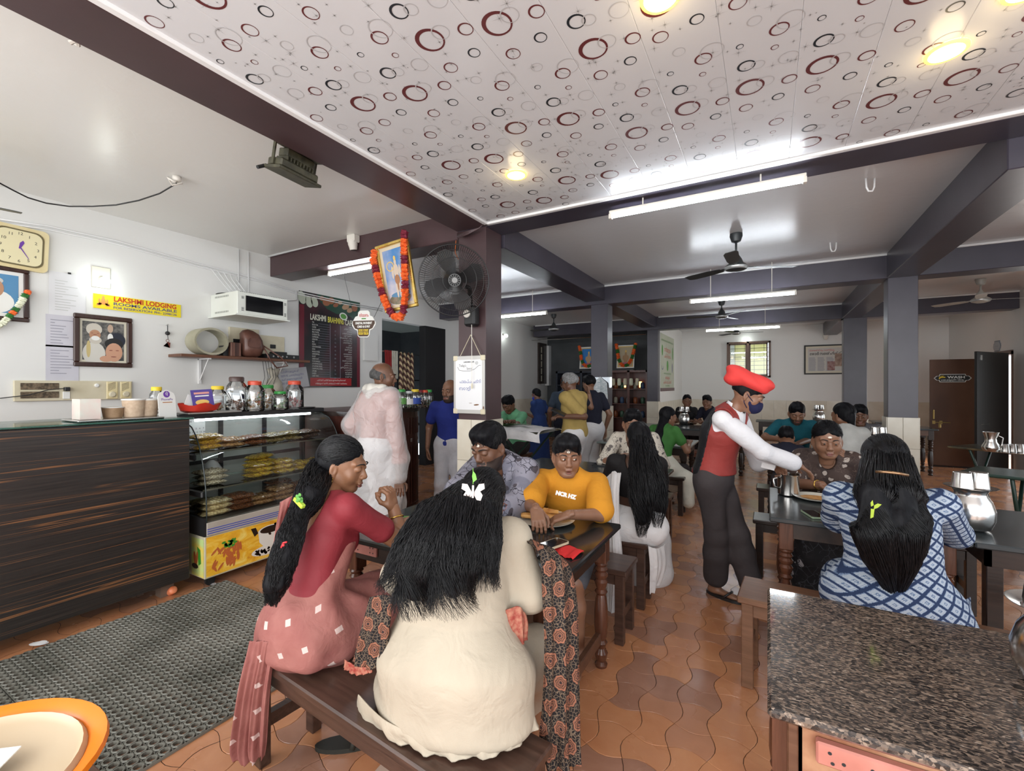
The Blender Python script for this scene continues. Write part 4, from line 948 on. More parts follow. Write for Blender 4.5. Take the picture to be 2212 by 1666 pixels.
# clock
p = onX(45, 537, WALLX); M = WX(WALLX, 1.285, p.z) @ Matrix.Rotation(RAD(-2), 4, 'Z'); r = thing('wall_clock', 'square cream wall clock with rounded corners and a dark inner rim', 'clock', M.translation)
MB(M).prism(rrect(.36, .365, .04), 0, .035).build('case', m_clock, r); b = MB(M); b.prism(rrect(.30, .31, .06), .035, .038); b.build('rim', mat('olive_rim', (.16, .13, .06), .4), r)
MB(M).prism(rrect(.275, .285, .055), .038, .040).build('dial', mat('dial_cream', (.82, .75, .48), .4), r)
join_texts([(str(h), .034, .112*math.sin(RAD(30*h))*(1.0), .118*math.cos(RAD(30*h)), 'CENTER') for h in range(1, 13)], M @ T(0, 0, .0405), m_kprint, r)
b = MB(M); b.poly([(-.006, -.01), (.004, -.012), (.028, .045), (.018, .062), (.0, .04)], .042); b.poly([(-.004, .004), (.004, .008), (.058, -.085), (.055, -.088)], .043); b.build('hands', m_purp, r)
def framed(M, w_, h, fw, label, fm, cat='picture', mat_w=0, mm=None, inner=None, d=.022):
 r = thing('framed_picture', label, cat, M.translation)
 b = MB(M)
 for (x0, x1, y0, y1) in ((0, w_, 0, fw), (0, w_, h-fw, h), (0, fw, fw, h-fw), (w_-fw, w_, fw, h-fw)): b.box(x0, x1, y0, y1, 0, d, bev=fw*.18)
 b.build('frame', fm, r)
 if mat_w: MB(M).box(fw, w_-fw, fw, h-fw, .002, .006).build('mount', mm, r)
 k = fw+mat_w; MB(M).box(k, w_-k, k, h-k, .004, .008).build('print', inner, r)
 return r, M @ T(k, k, .0085), w_-2*k, h-2*k
m_frd = wood('dark_frame_wood', (.03, .012, .008), (.06, .025, .018), 2, .3)
p = onX(60, 697, WALLX); r, Mi, w_, h = framed(WX(WALLX, .98, p.z), .37, .455, .035, 'dark framed portrait of a white-haired man, garlanded, below the clock', m_frd, mat_w=.03, mm=m_wprint, inner=mat('print_sky', (.10, .28, .50), .4))
b = MB(Mi); b.ell2(w_*.42, h*.28, w_*.48, h*.30, .0005, 20); b.build('print_shirt', m_wprint, r); b = MB(Mi); b.ell2(w_*.42, h*.62, .055, .075, .001, 20); b.ell2(w_*.42, h*.45, .02, .04, .0009, 12); b.build('print_face', m_skin1, r)
b = MB(Mi); b.ell2(w_*.42, h*.52, .03, .018, .0014, 12); b.ell2(w_*.42, h*.82, .052, .03, .0008, 14); b.build('print_hair', mat('print_hairgrey', (.6, .6, .58), .5), r)
def garland(pts, r0, n, cols, label, name='garland', jit=.3, cat='garland', seed=1):
 """string of ruffled blossoms: pts polyline, cols list of (material, count)"""
 rr = random.Random(seed); P = [Vector(q) for q in pts]; L = [0]
 for i in range(1, len(P)): L.append(L[-1]+(P[i]-P[i-1]).length)
 root = thing(name, label, cat, P[0]); seq = []
 while len(seq) < n:
  for ci, k in cols: seq += [ci]*k
 bufs = {}
 for k in range(n):
  s = L[-1]*(k+.5)/n; i = max(q for q in range(len(L)) if L[q] <= s+1e-9); i = min(i, len(P)-2)
  f = (s-L[i])/(L[i+1]-L[i]); c = P[i].lerp(P[i+1], f); ax = (P[i+1]-P[i]).normalized()
  b = MB(); M = ax.to_track_quat('Z', 'Y').to_matrix().to_4x4(); M.translation = c
  seg = 10; hh = L[-1]/n*.62; vs = []
  for j, (q, z) in enumerate(((.35, -hh), (1, -hh*.45), (.82, 0), (1.03, hh*.45), (.35, hh))):
   for e in range(seg): a = 2*PI*e/seg+rr.uniform(-.1, .1); rad = r0*q*(1+rr.uniform(-jit, jit)*.5+(.12 if e % 2 else -.08)); vs.append((rad*math.cos(a), rad*math.sin(a), z+rr.uniform(-.2, .2)*hh))
  fs = [(j*seg+e, j*seg+(e+1) % seg, (j+1)*seg+(e+1) % seg, (j+1)*seg+e) for j in range(4) for e in range(seg)]+[tuple(range(seg))[::-1], tuple(range(4*seg, 5*seg))]
  b.add(vs, fs, M); o = b.build('blossom', seq[k], root)
 MB().tube(P, .002, 4).build('string', m_kprint, root)
 return root
m_go = noisy('garland_orange', (.80, .10, .015), (.95, .20, .04), 60, .7); m_gm = noisy('garland_maroon', (.16, .012, .03), (.26, .02, .05), 60, .7); m_gw = mat('garland_white', (.78, .80, .62), .6); m_gg = mat('garland_green', (.03, .16, .03), .6); m_ge = mat('garland_green_soft', (.10, .32, .06), .6)
garland([onX(62, 628, -5.54), onX(45, 655, -5.54), onX(32, 672, -5.54), onX(5, 700, -5.54), onX(-30, 712, -5.54)], .024, 13, [(m_go, 1), (m_gg, 1), (m_gw, 3), (m_gg, 1)], 'small orange and white garland across the leftmost portrait', seed=4)
# papers
pa = onX(105, 598, WALLX); pb = onX(185, 680, WALLX); W_ = pb.y-pa.y
r = thing('notice_sheet', 'pale printed certificate pinned in a clear sleeve left of the lit bulb', 'paper', (WALLX, pa.y, pb.z)); M = WX(WALLX+.002, pa.y, 2.13)
MB(M).box(0, W_, 0, .40, 0, .002).build('sheet', m_paper, r); b = MB(M)
for k in range(12): b.quad(.04, W_-.05-rp.uniform(0, .12), .32-k*.024, .326-k*.024, .0028)
stuff(b.build('printed_lines', mat('faint_ink', (.55, .56, .55), .6), r)); MB(M).box(W_*.5, W_*.58, .395, .41, 0, .012).build('clip', m_black, r)
for (z, hh, lab) in ((1.85, .29, 'lilac typed sheet pinned under the certificate'), (1.535, .33, 'lilac typed sheet pinned lowest, above the switch board')):
 M = WX(WALLX+.003, pa.y-.02, z); r = thing('notice_sheet', lab, 'paper', M.translation); MB(M).box(0, W_-.03, 0, hh, 0, .002).build('sheet', m_paperl, r); b = MB(M)
 for k in range(9): b.quad(.03, W_-.06-rp.uniform(0, .14), hh-.05-k*.026, hh-.044-k*.026, .0028)
 stuff(b.build('printed_lines', m_ink, r))
# yellow lodging sign
a = onX(201, 650, WALLX); c = onX(390, 675, WALLX); top = onX(201, 633.4, WALLX).z; bot = onX(201, 667, WALLX).z
M = WX(WALLX, a.y, bot+.01); w_ = c.y-a.y; h = top-bot-.01; r = thing('lodging_sign', 'long yellow sign reading LAKSHMI LODGING ROOMS AVAILABLE', 'sign', M.translation)
MB(M).box(0, w_, 0, h, 0, .008).build('board', mat('sign_yellow', (.90, .74, .02), .35), r); m_ri = mat('sign_red', (.60, .05, .02), .4); m_bi = mat('sign_blue', (.10, .10, .22), .4)
text('LAKSHMI LODGING', .066, M @ T(w_*.575, h*.76, .0085), m_ri, r, bold=.0022, fit=w_*.73); text('ROOMS AVAILABLE', .040, M @ T(w_*.575, h*.43, .0085), m_bi, r, bold=.001, fit=w_*.74)
text('FOR RESERVATION: PH:- 2398136', .032, M @ T(w_*.575, h*.16, .0085), m_bi, r, bold=.0008, fit=w_*.74)
b = MB(M)
for k in range(7): a_ = PI*k/6; b.ell2(w_*.10+.035*math.cos(a_), h*.25+.02*math.sin(a_), .018, .011, .009, 10)
b.ell2(w_*.10, h*.52, .018, .035, .0092, 14); b.ell2(w_*.10, h*.80, .011, .014, .0094, 12); b.ell2(w_*.10-.03, h*.55, .008, .02, .009, 8); b.ell2(w_*.10+.03, h*.55, .008, .02, .009, 8); b.build('lotus_emblem', mat('sign_orange', (.85, .35, .10), .4), r)
# framed photograph of two people
a = onX(157, 790, WALLX); c = onX(284, 797, WALLX); top = onX(161, 676, WALLX).z; M = WX(WALLX, a.y, a.z-.005)
r, Mi, w_, h = framed(M, c.y-a.y, top-a.z+.005, .043, 'dark framed photograph of an old man and a smiling youth', m_frd, mat_w=.022, mm=mat('mount_cream', (.72, .68, .55), .5), inner=noisy('print_crowd', (.05, .05, .05), (.25, .24, .22), 26, .35), d=.03)
def el(mt, items, nm, n0=.0005):
 b = MB(Mi)
 for i, (u, v_, ru, rv) in enumerate(items): b.ell2(u*w_, v_*h, ru*w_, rv*h, n0+i*.0001, 18)
 return b.build(nm, mt, r)
el(mat('print_whitecloth', (.68, .66, .60), .4), [(.27, .17, .27, .30)], 'print_robe'); el(mat('print_ochre', (.62, .50, .22), .4), [(.14, .28, .05, .22)], 'print_shawl', .001); el(mat('print_suit', (.02, .025, .04), .4), [(.82, .55, .22, .2)], 'print_suit', .0008)
el(m_wprint, [(.66, .60, .07, .12)], 'print_shirt', .001); el(mat('print_skin2', (.55, .40, .30), .4), [(.66, .85, .07, .11)], 'print_face', .0012)
el(mat('print_greyhair', (.62, .58, .50), .4), [(.27, .80, .19, .16), (.30, .52, .15, .10)], 'print_hair', .0014); el(m_skin1, [(.29, .66, .135, .13)], 'print_face', .0018); el(m_wprint, [(.30, .57, .10, .06)], 'print_beard', .0020)
el(m_kprint, [(.75, .44, .23, .16)], 'print_hair', .0022); el(mat('print_skin3', (.62, .34, .22), .4), [(.75, .22, .21, .25), (.55, .04, .15, .08)], 'print_face', .0025); el(mat('print_lips', (.30, .10, .07), .4), [(.74, .10, .07, .014), (.67, .27, .045, .012), (.83, .27, .045, .012), (.29, .66, .05, .01), (.22, .70, .03, .008), (.36, .70, .03, .008)], 'print_features', .003)
# keys on a nail
p = onX(361, 703, WALLX+.02); r = thing('key_ring', 'bunch of keys hanging from a nail under the yellow sign', 'keys', p)
b = MB(T(*p)); b.tube([(-.02, 0, .0), (.02, 0, .01)], .004, 6); b.build('nail', m_steel, r)
b = MB(T(p.x, p.y, p.z)); b.ball((.01, 0, -.085), .022, 10, 8); b.tube([(.01, .0, 0), (.01, .0, -.07)], .004, 5); b.tube([(.01, .0, -.10), (.01, .005, -.15)], .003, 5); b.build('fob', m_black, r)
b = MB(frame((p.x+.01, p.y, p.z-.165), (0, 1, 0), (0, 0, 1))); b.ring2(0, 0, .012, .017, 0, 16); b.prism([(-.04, -.06), (-.005, -.02), (.0, -.07), (.02, -.075), (.025, -.02), (.0, -.015)], 0, .004); b.build('keys', mat('rust_red', (.16, .03, .02), .5), r)
# switch board
a = onX(27.6, 867.5, WALLX); c = onX(283, 865, WALLX); top = onX(27.6, 822, WALLX).z; M = WX(WALLX, a.y, a.z); w_ = c.y-a.y; h = top-a.z
r = thing('switch_board', 'long ivory switch board with dark switch rows and two regulators', 'switch board', M.translation); MB(M).box(0, w_, 0, h, 0, .03, bev=.004).build('box', m_ivory, r)
m_sw = noisy('grimy_switches', (.05, .035, .02), (.22, .16, .10), 40, .5)
for v_ in (.14, .56): MB(M).box(w_*.045, w_*.34, h*v_, h*(v_+.32), .03, .036, bev=.002).build('switch_row', m_sw, r)
for u in (.75, .88):
 MB(M).box(w_*u, w_*(u+.105), h*.04, h*.96, .03, .04, bev=.004).build('regulator', m_clock, r); b = MB(M)
 for k in range(6): b.add([(w_*(u+.01), h*(.45+.07*k), .041), (w_*(u+.015), h*(.45+.07*k)+.006, .041), (w_*(u+.085), h*(.62+.06*k)+.006, .041), (w_*(u+.08), h*(.62+.06*k), .041)], [(0, 3, 2, 1)])
 b.build('grille', m_sw, r); MB(M @ T(w_*(u+.05), h*.28, .04)).lathe([(.028, 0), (.028, .012), (.02, .018)], 16).build('dial', m_ivory, r)
MB(M).box(w_*.37, w_*.43, h*.08, h*.45, .03, .04, bev=.003).build('socket', m_wprint, r); MB(M).box(w_*.375, w_*.42, h*.48, h*.68, .03, .075, bev=.004).build('plug', m_black, r); b = MB(M @ T(w_*.66, h*.76, .03)); b.lathe([(.018, 0), (.018, .012), (.012, .016)], 14); b.build('knob', m_wprint, r)
MB().tube([M @ Vector((w_*.39, h*.62, .06)), M @ Vector((w_*.25, h*.55, .06)), M @ Vector((w_*.1, h*.3, .05)), M @ Vector((-.1, h*.15, .04)), M @ Vector((-.3, h*.1, .03))], .004, 5).build('cord', m_black, r)
# white rack cabinet
r = thing('rack_cabinet', 'white wall-mounted equipment cabinet with a dark glass door', 'cabinet', (WALLX, 3.12, 2.29)); m_rk_ = noisy('rack_white', (.70, .72, .66), (.76, .78, .72), 3, .4)
MB().box(WALLX, -5.06, 2.825, 3.42, 2.29, 2.545, bev=.006).build('body', m_rk_, r); M = WX(-5.06, 2.825, 2.29)
MB(M).box(.09, .535, .045, .215, 0, .008, bev=.003).build('door', mat('smoked_glass', (.006, .006, .007), .1), r)
b = MB(M)
for u in (.045, .552):
 for k in range(7): b.box(u, u+.025, .04+k*.011+(.09 if k > 3 else 0), .045+k*.011+(.09 if k > 3 else 0), 0, .003)
for k in range(26): b.box(.03+k*.021, .037+k*.021, .247, .252, -.004, .003)
stuff(b.build('vents', m_black, r)); b = MB(frame((WALLX+.08, 2.824, 2.32), (1, 0, 0), (0, 0, 1)))
for k in range(14):
 for v_ in (.0, .175): b.box(.02*k+.02, .026+.02*k, v_, v_+.02, 0, .002)
stuff(b.build('side_vents', mat('vent_grey', (.25, .26, .24), .5), r)); MB().box(WALLX, -5.04, 2.80, 3.44, 2.275, 2.29).build('base_plate', m_rk_, r)
MB(T(WALLX+.2, 2.86, 2.546)).ell2(0, 0, .12, .06, 0, 12).build('loose_paper', m_kprint, r)
# shelf with things
sh = thing('wall_shelf', 'brown plank shelf on white brackets below the rack cabinet', 'shelf', (WALLX, 3.1, 1.82)); MB().box(WALLX, -5.33, 2.40, 3.93, 1.805, 1.835, bev=.003).build('plank', wood('shelf_wood', (.10, .04, .022), (.18, .075, .04), 1, .45), sh)
for y in (2.70, 3.6):
 b = MB(); b.box(WALLX, WALLX+.03, y-.012, y+.012, 1.52, 1.80); b.box(WALLX, WALLX+.24, y-.012, y+.012, 1.79, 1.805); b.tube([(WALLX+.02, y, 1.55), (WALLX+.2, y, 1.79)], .007, 5); b.build('bracket', m_trim, sh)
b = MB(); K = 28; vs = []
for k in range(K):
 a = 2*PI*k/K; q = 1 if k not in (7,) else 1.0
 vs += [(-5.55, 2.72+.185*math.cos(a), 1.99+.152*math.sin(a)), (-5.36, 2.72+.185*math.cos(a)*.96, 1.99+.152*math.sin(a)), (-5.36, 2.72+.16*math.cos(a), 1.99+.128*math.sin(a)), (-5.55, 2.72+.165*math.cos(a), 1.99+.132*math.sin(a))]
fs = [tuple(4*((k+d) % K)+e for d, e in ((0, q), (0, (q+1) % 4), (1, (q+1) % 4), (1, q)))for k in range(K) for q in range(4)]
o = MB().add(vs, fs).build('rolled_mat', noisy('beige_roll', (.33, .31, .22), (.42, .40, .30), 5, .6), smooth=40); tag(o, 'beige sheet rolled into a big loop on the wall shelf', 'roll')
o = MB().box(-5.50, -5.38, 2.93, 3.05, 1.837, 2.0, bev=.006).build('striped_box', noisy('striped_brown', (.05, .02, .015), (.22, .10, .07), 4, .5, stretch=(1, 14, .1))); tag(o, 'small brown striped box between the roll and the leather bag', 'box')
o = MB().box(-5.52, -5.42, 2.87, 2.93, 1.837, 1.96, bev=.006).build('dark_box', m_black); tag(o, 'small black box right beside the beige roll', 'box')
b = MB(); pr = [(.055, 1.84, 0), (.10, 1.87, 0), (.115, 1.95, .005), (.105, 2.05, .0), (.09, 2.12, -.02), (.05, 2.16, -.03), (.01, 2.175, -.03)]; K = 16; vs = []
for (q, z, dy) in pr:
 for k in range(K): a = 2*PI*k/K; ss = abs(math.cos(a))**.7*math.copysign(1, math.cos(a)); vs.append((-5.44+q*.8*ss, 3.20+dy+q*1.15*abs(math.sin(a))**.7*math.copysign(1, math.sin(a))+.01*math.sin(z*40), z))
b.add(vs, [(j*K+k, j*K+(k+1) % K, (j+1)*K+(k+1) % K, (j+1)*K+k) for j in range(len(pr)-1) for k in range(K)]+[tuple(range(K))[::-1]]); m_leath = noisy('brown_leather', (.10, .04, .028), (.16, .07, .05), 10, .35, .2)
r = thing('leather_bag', 'slouching brown leather bag standing on the wall shelf', 'bag', (-5.44, 3.2, 1.84)); b.build('body', m_leath, r, True)
MB(frame((-5.345, 3.11, 1.96), (0, 1, 0), (.1, 0, 1))).prism(rrect(.15, .11, .04, 4, .07, .05), 0, .012).build('pocket', m_leath, r); MB().tube([(-5.4, 3.30, 2.02), (-5.32, 3.33, 1.88), (-5.315, 3.36, 1.82), (-5.32, 3.45, 1.72), (-5.32, 3.6, 1.75), (-5.33, 3.52, 1.85), (-5.40, 3.31, 2.0)], .009, 6).build('strap', m_leath, r, True)
r = thing('recorder_box', 'flat black recorder box with small front buttons on the shelf', 'electronics', (-5.45, 3.6, 1.836)); MB().box(-5.56, -5.37, 3.36, 3.80, 1.837, 1.895, bev=.003).build('body', m_black, r)
b = MB(WX(-5.37, 3.36, 1.837));
for u in (.08, .14, .2, .26, .36): b.ring2(u, .03, .006, .010, .001, 12)
b.build('buttons', m_steel, r); o = MB().box(-5.52, -5.42, 3.48, 3.66, 1.896, 1.93, bev=.004).build('router_box', m_black); tag(o, 'small black router lying on the recorder box', 'electronics')
r = thing('meter_cabinet', 'ivory electric meter cabinet behind the bag, its door swung open', 'cabinet', (WALLX, 3.2, 1.9)); M = WX(WALLX, 3.02, 1.87)
MB(M).box(0, .36, 0, .33, 0, .03, bev=.003).build('box', m_ivory, r); MB(M).box(.04, .16, .13, .19, .03, .04).build('breaker', m_black, r); MB(M @ T(.37, 0, 0)).box(0, .34, .0, .27, .01, .02, bev=.003).build('door', m_ivory, r); MB(M @ T(.37, 0, 0)).box(.14, .21, .11, .16, .02, .03).build('latch', m_kprint, r)
b = MB()
for k in range(5):
 y = 3.32+k*.035; b.tube([(-5.4, y, 1.80), (-5.42, y+rp.uniform(-.05, .05), 1.6), (-5.5, y+rp.uniform(-.06, .06), 1.42), (-5.52, y+rp.uniform(-.1, .12), 1.28)], .0035, 4)
tag(b.build('hanging_wires', m_black), 'thin black wires dangling under the wall shelf', 'wires')
# cream cloth bag and handwritten board below the shelf
b = MB(); p = onX(592, 825, WALLX+.1); K = 14; vs = []
for (q, z) in ((.10, -.17), (.115, -.1), (.10, -.02), (.035, .06), (.07, .10), (.09, .14), (.04, .17)):
 for k in range(K): a = 2*PI*k/K; vs.append((p.x+q*.5*math.cos(a), p.y+q*math.sin(a)*(1+.15*math.sin(3*a+z*20)), p.z+z+.02*math.sin(2*a)))
b.add(vs, [(j*K+k, j*K+(k+1) % K, (j+1)*K+(k+1) % K, (j+1)*K+k) for j in range(6) for k in range(K)]+[tuple(range(K))[::-1]]); tag(b.build('cloth_bag', cloth('cream_canvas', (.50, .46, .38)), smooth=True), 'knotted cream cloth bag hanging under the shelf end', 'bag')
a = onX(607, 843, WALLX+.12); M = frame(a, Vector((0, 1, .12)), Vector((-.12, -.12, 1))); r = thing('notice_board', 'grey handwritten notice card standing by the menu board', 'sign', a); MB(M).box(0, .42, 0, .27, 0, .004).build('card', noisy('grey_card', (.36, .36, .38), (.45, .45, .47), 3, .4), r)
join_texts([('പാഴ്സലുകൾ', .04, .04, .225), ('SERVE ചെയ്യുന്ന', .038, .03, .175), ('ഭക്ഷണവുമായി', .038, .03, .125), ('30 മിനിറ്റ്', .038, .03, .078), ('വേണം.', .036, .16, .035)], M @ T(0, 0, .0045), m_bi, r)
# menu board
m_menu = mat('menu_black', (.03, .03, .032), .18); t = NT(m_menu); v = t.coord('Object'); t.col(t.mix(t.ramp(t.noise(v, 2.2, 2), [(.45, (0, 0, 0)), (.7, (1, 1, 1))]), (.022, .022, .025), (.07, .022, .03)))
M = WX(WALLX+.002, 3.95, 1.475); w_, h = 1.06, 1.33; r = thing('menu_board', 'tall dark menu board headed LAKSHMI BRAHMINS CAFE', 'sign', M.translation)
MB(M).box(0, w_, 0, h, 0, .012).build('board', m_menu, r); m_mr = mat('menu_maroon', (.16, .015, .03), .25); MB(M).quad(0, .075, 0, h*.86, .0125).build('side_band', m_mr, r); MB(M).quad(w_-.06, w_, 0, h*.86, .0125).build('side_band', m_mr, r); MB(M).quad(.17, w_*.84, .02, .135, .013).build('foot_band', mat('menu_red', (.38, .02, .025), .25), r)
b = MB(M); b.poly([(.28, h), (.33, h-.10), (.45, h-.19), (.62, h-.24), (.80, h-.22), (.95, h-.28), (1.06, h-.24), (1.06, h)], .0125); b.build('printed_leaf', mat('menu_leafgreen', (.02, .07, .045), .25), r)
b = MB(M);
for q in ((.04, h-.09, .06, .09), (.15, h-.13, .055, .085), (.24, h-.12, .055, .075)): b.ell2(*q, .0131, 20, a=.35)
b.build('printed_rice_cakes', mat('menu_idli', (.50, .55, .45), .3), r)
for mt, its in ((mat('menu_brown', (.30, .11, .05), .3), ((.44, h-.09, .07, .055), (.52, h-.06, .06, .05), (.95, h-.10, .06, .055), (.36, h-.05, .04, .035), (.60, h-.11, .05, .03))), (mat('menu_tan', (.45, .28, .16), .3), ((.78, h-.11, .07, .04), (.86, h-.15, .06, .035), (.68, h-.06, .04, .03)))):
 b = MB(M)
 for i, q in enumerate(its): b.ell2(*q, .0133+i*.0001, 16, a=.4)
 b.build('printed_snacks', mt, r)
b = MB(M); b.ell2(.74, h-.26, .075, .055, .0138, 24, a=-.2); b.build('printed_dish', m_wprint, r); b = MB(M); b.ell2(.74, h-.26, .055, .038, .0141, 20, a=-.2); b.build('printed_chutney', m_ge, r)
text('LAKSHMI', .12, M @ T(.20, h-.335, .0135), mat('menu_cream', (.72, .72, .60), .4), r, align='LEFT', bold=.002, fit=.235) if False else None
def fit_text(s, size, u0, u1, v_, mt, bold=0):
 me = text_mesh(s, size, 'LEFT', 0, bold); xs = [q.co.x for q in me.vertices]; k = (u1-u0)/(max(xs)-min(xs)); me.transform(T(-min(xs), 0, 0)); me.transform(Matrix.Diagonal((k, 1, 1, 1))); me.transform(M @ T(u0, v_, .0136)); me.materials.append(mt); o = bpy.data.objects.new('lettering', me); COL.objects.link(o); adopt(o, r)
fit_text('LAKSHMI', .115, .17, .43, h-.34, mat('menu_cream', (.72, .72, .60), .4), .003); fit_text('BRAHMINS', .115, .46, .745, h-.345, mat('menu_gold', (.72, .66, .08), .4), .003); fit_text('CAFE', .115, .765, .93, h-.35, mat('menu_cream', (.72, .72, .60), .4), .003)
items = ['TEA', 'BLACK TEA', 'COFFEE', 'BLACK COFFEE', 'MILK WATER', 'Z-FUSION TEA', 'COFFEE BRU', 'HORLICKS', 'MILK', 'IDDALI', 'UZHUNNUVADA', 'DOSA', 'MASALA DOSA', 'GHEE MASALA', 'ROAST', 'GHEE ROAST', 'POORI MASALA', 'UTHAPPAM (PLAIN)', 'UTHAPPAM ONION', 'CHAPPATHI (3 NOS)', 'UPPUMA', 'SWEETS', 'CURD VADA']
mal = ['ചായ', 'കട്ടൻ ചായ', 'കാപ്പി', 'കട്ടൻ കാപ്പി', 'പാൽവെള്ളം', 'സ്പെഷ്യൽ ചായ', 'കാപ്പി ബ്രൂ', 'ഹോർലിക്സ്', 'പാൽ', 'ഇഡ്ഡലി', 'ഉഴുന്നുവട', 'ദോശ', 'മസാലദോശ', 'നെയ്മസാല', 'റോസ്റ്റ്', 'നെയ്റോസ്റ്റ്', 'പൂരിമസാല', 'ഊത്തപ്പം', 'ഉള്ളി ഊത്തപ്പം', 'ചപ്പാത്തി', 'ഉപ്പുമാവ്', 'സ്വീറ്റ്സ്', 'തൈര് വട']
tx_ = []; lines = MB(M); n = len(items)
for k in range(n):
 v_ = h-.41-k*.0345; tx_ += [(items[k], .030, .20, v_, 'LEFT', .62, .0006), (mal[k], .028, .90, v_-.005, 'RIGHT', .9, .0004)]; lines.quad(.30, .49, v_-.012, v_-.010, .0134)
for u in (.50, .68): lines.quad(u, u+.005, .135, h-.40, .0134)
lines.quad(.50, .685, .133, .138, .0134); join_texts(tx_, M @ T(0, 0, .0136), mat('menu_greytext', (.50, .50, .48), .4), r); stuff(lines.build('ruled_lines', mat('menu_line', (.32, .33, .42), .4), r))
join_texts([(s_, .03, .59, h-.5-.058*k, 'CENTER') for k, s_ in enumerate(('10', '8', '15', '12', '20', '15', '18', '20', '12', '10', '8', '14', '20'))], M @ T(0, 0, .0137), mat('chalk_grey', (.25, .28, .33), .5), r)
text('പാർസൽ ചാർജ് വേറെ ഈടാക്കുന്നതാണ്', .03, M @ T(.53, .10, .0136), m_wprint, r, fit=.5); text('ബില്ലുകൾ മാറ്റി പണമടച്ച് രസീത് വാങ്ങണം', .028, M @ T(.53, .052, .0136), m_wprint, r, fit=.55)
# meter box right of menu
struct(MB(WX(WALLX+.002, 5.08, 1.9)).box(0, .28, 0, .42, 0, .04), 'trim_4', m_white)
# hanging payment sign
c = onY(786, 700, 3.72); M = frame(c, Vector((1, .18, 0)), (0, 0, 1)) @ Matrix.Rotation(RAD(-1.5), 4, 'Z'); r = thing('hanging_sign', 'hanging sign shaped like a badge reading DIGITAL PAYMENT', 'sign', c)
def badge(k):
 P = [(-.06, .155), (.055, .155), (.08, .13), (.085, .095), (.12, .085), (.135, .06), (.165, .015), (.165, -.01), (.13, -.06), (.09, -.075), (.085, -.13), (.065, -.155), (-.06, -.155), (-.08, -.135), (-.09, -.075), (-.13, -.06), (-.165, -.01), (-.165, .015), (-.135, .06), (-.12, .085), (-.085, .095), (-.08, .135)]
 return [(x*k, y*k) for x, y in P]
MB(M).prism(badge(1), -.004, .004).build('board', m_wprint, r)
b = MB(M); b.poly([(-.15, .038), (-.155, .005), (-.122, -.052), (-.08, -.065), (-.075, -.128), (-.058, -.146), (.058, -.146), (.075, -.128), (.08, -.065), (.122, -.052), (.155, .005), (.15, .038)], .0045); m_sb = mat('sign_brown', (.075, .04, .025), .4); b.build('brown_field', m_sb, r)
text('സ്വാഗതം', .05, M @ T(0, .098, .005), mat('print_redink', (.6, .03, .03), .5), r, bold=.001, fit=.13); b = MB(M); b.box(-.03, .03, .055, .067, .0045, .005); b.build('green_bar', mat('print_green', (.04, .25, .10), .5), r)
text('DIGITAL PAYMENT', .034, M @ T(0, .008, .005), m_wprint, r, bold=.002, fit=.23); text('CARD & G PAY', .034, M @ T(0, -.032, .005), m_wprint, r, bold=.002, fit=.18)
b = MB(M);
for (u0, u1, v0) in ((-.068, -.008, -.088), (.0, .068, -.088), (-.068, -.008, -.124), (.0, .068, -.124)): b.quad(u0, u1, v0, v0+.026, .005)
b.build('yellow_bar', m_yprint, r); join_texts([('PARCEL SECTION', .019, -.064, -.075, 'LEFT', .95, .0008), ('ഹാൾ മുകളിൽ', .019, -.064, -.111, 'LEFT', .95, .0008)], M @ T(0, 0, .0055), m_kprint, r)
b = MB(); b.tube([M @ Vector((-.14, .075, 0)), onY(745, 603, 3.72), onY(742, 585, 3.72)], .0025, 4); b.build('cord', m_black, r); MB().tube([M @ Vector((.14, .075, 0)), onY(826, 648, 3.56)], .0025, 4).build('cord', m_black, r)
# garlanded deity picture on the beam
c = onY(858, 597, 3.44); M = frame(c, Vector((1, .03, .10)), Vector((-.10, -.12, 1))) @ T(-.21, -.345, 0); M_g = M
r, Mi, w_, h = framed(M, .43, .69, .032, 'gold framed picture of a standing deity with a bow, on the beam', m_gold, mat_w=.035, mm=mat('mount_ivory', (.72, .62, .45), .5), inner=noisy('print_dawn', (.08, .25, .55), (.62, .58, .62), 3.2, .3), d=.035)
el(noisy('print_shore', (.12, .16, .10), (.30, .22, .16), 20, .4), [(.5, .09, .48, .10)], 'print_ground'); el(mat('print_water', (.10, .25, .42), .4), [(.55, .17, .42, .05)], 'print_water', .0007)
el(mat('print_paleskin', (.66, .55, .45), .4), [(.50, .60, .11, .13), (.50, .76, .055, .055), (.34, .58, .05, .12), (.66, .58, .05, .12), (.44, .28, .05, .17), (.56, .28, .05, .17)], 'print_figure', .0010); el(mat('print_ochrecloth', (.40, .18, .08), .4), [(.50, .44, .11, .09), (.50, .35, .04, .12)], 'print_cloth', .0018)
el(m_p['gold'], [(.50, .83, .05, .045)], 'print_crown', .0020); b = MB(Mi); b.ring2(w_*.27, h*.70, .040, .05, .002, 20); b.tube([(w_*.70, h*.35, .002), (w_*.74, h*.6, .002), (w_*.82, h*.88, .002)], .003, 4); b.build('print_bow', m_p['gold'], r)
gp = [M_g @ Vector(q) for q in ((.0, .655, .03), (-.02, .56, .055), (.0, .40, .06), (.03, .2, .06), (.08, .04, .065), (.15, -.06, .07), (.22, -.085, .07), (.28, -.02, .07), (.33, .14, .065), (.365, .34, .06), (.395, .54, .06), (.415, .70, .05), (.425, .745, .035))]
garland(gp, .038, 42, [(m_go, 4), (m_gm, 2)], 'orange and maroon flower garland draped over the gold framed picture', seed=2)
MB().tube([c+Vector((0, .04, .34)), c+Vector((0, .09, .5))], .003, 4).build('hanger', m_black, r)
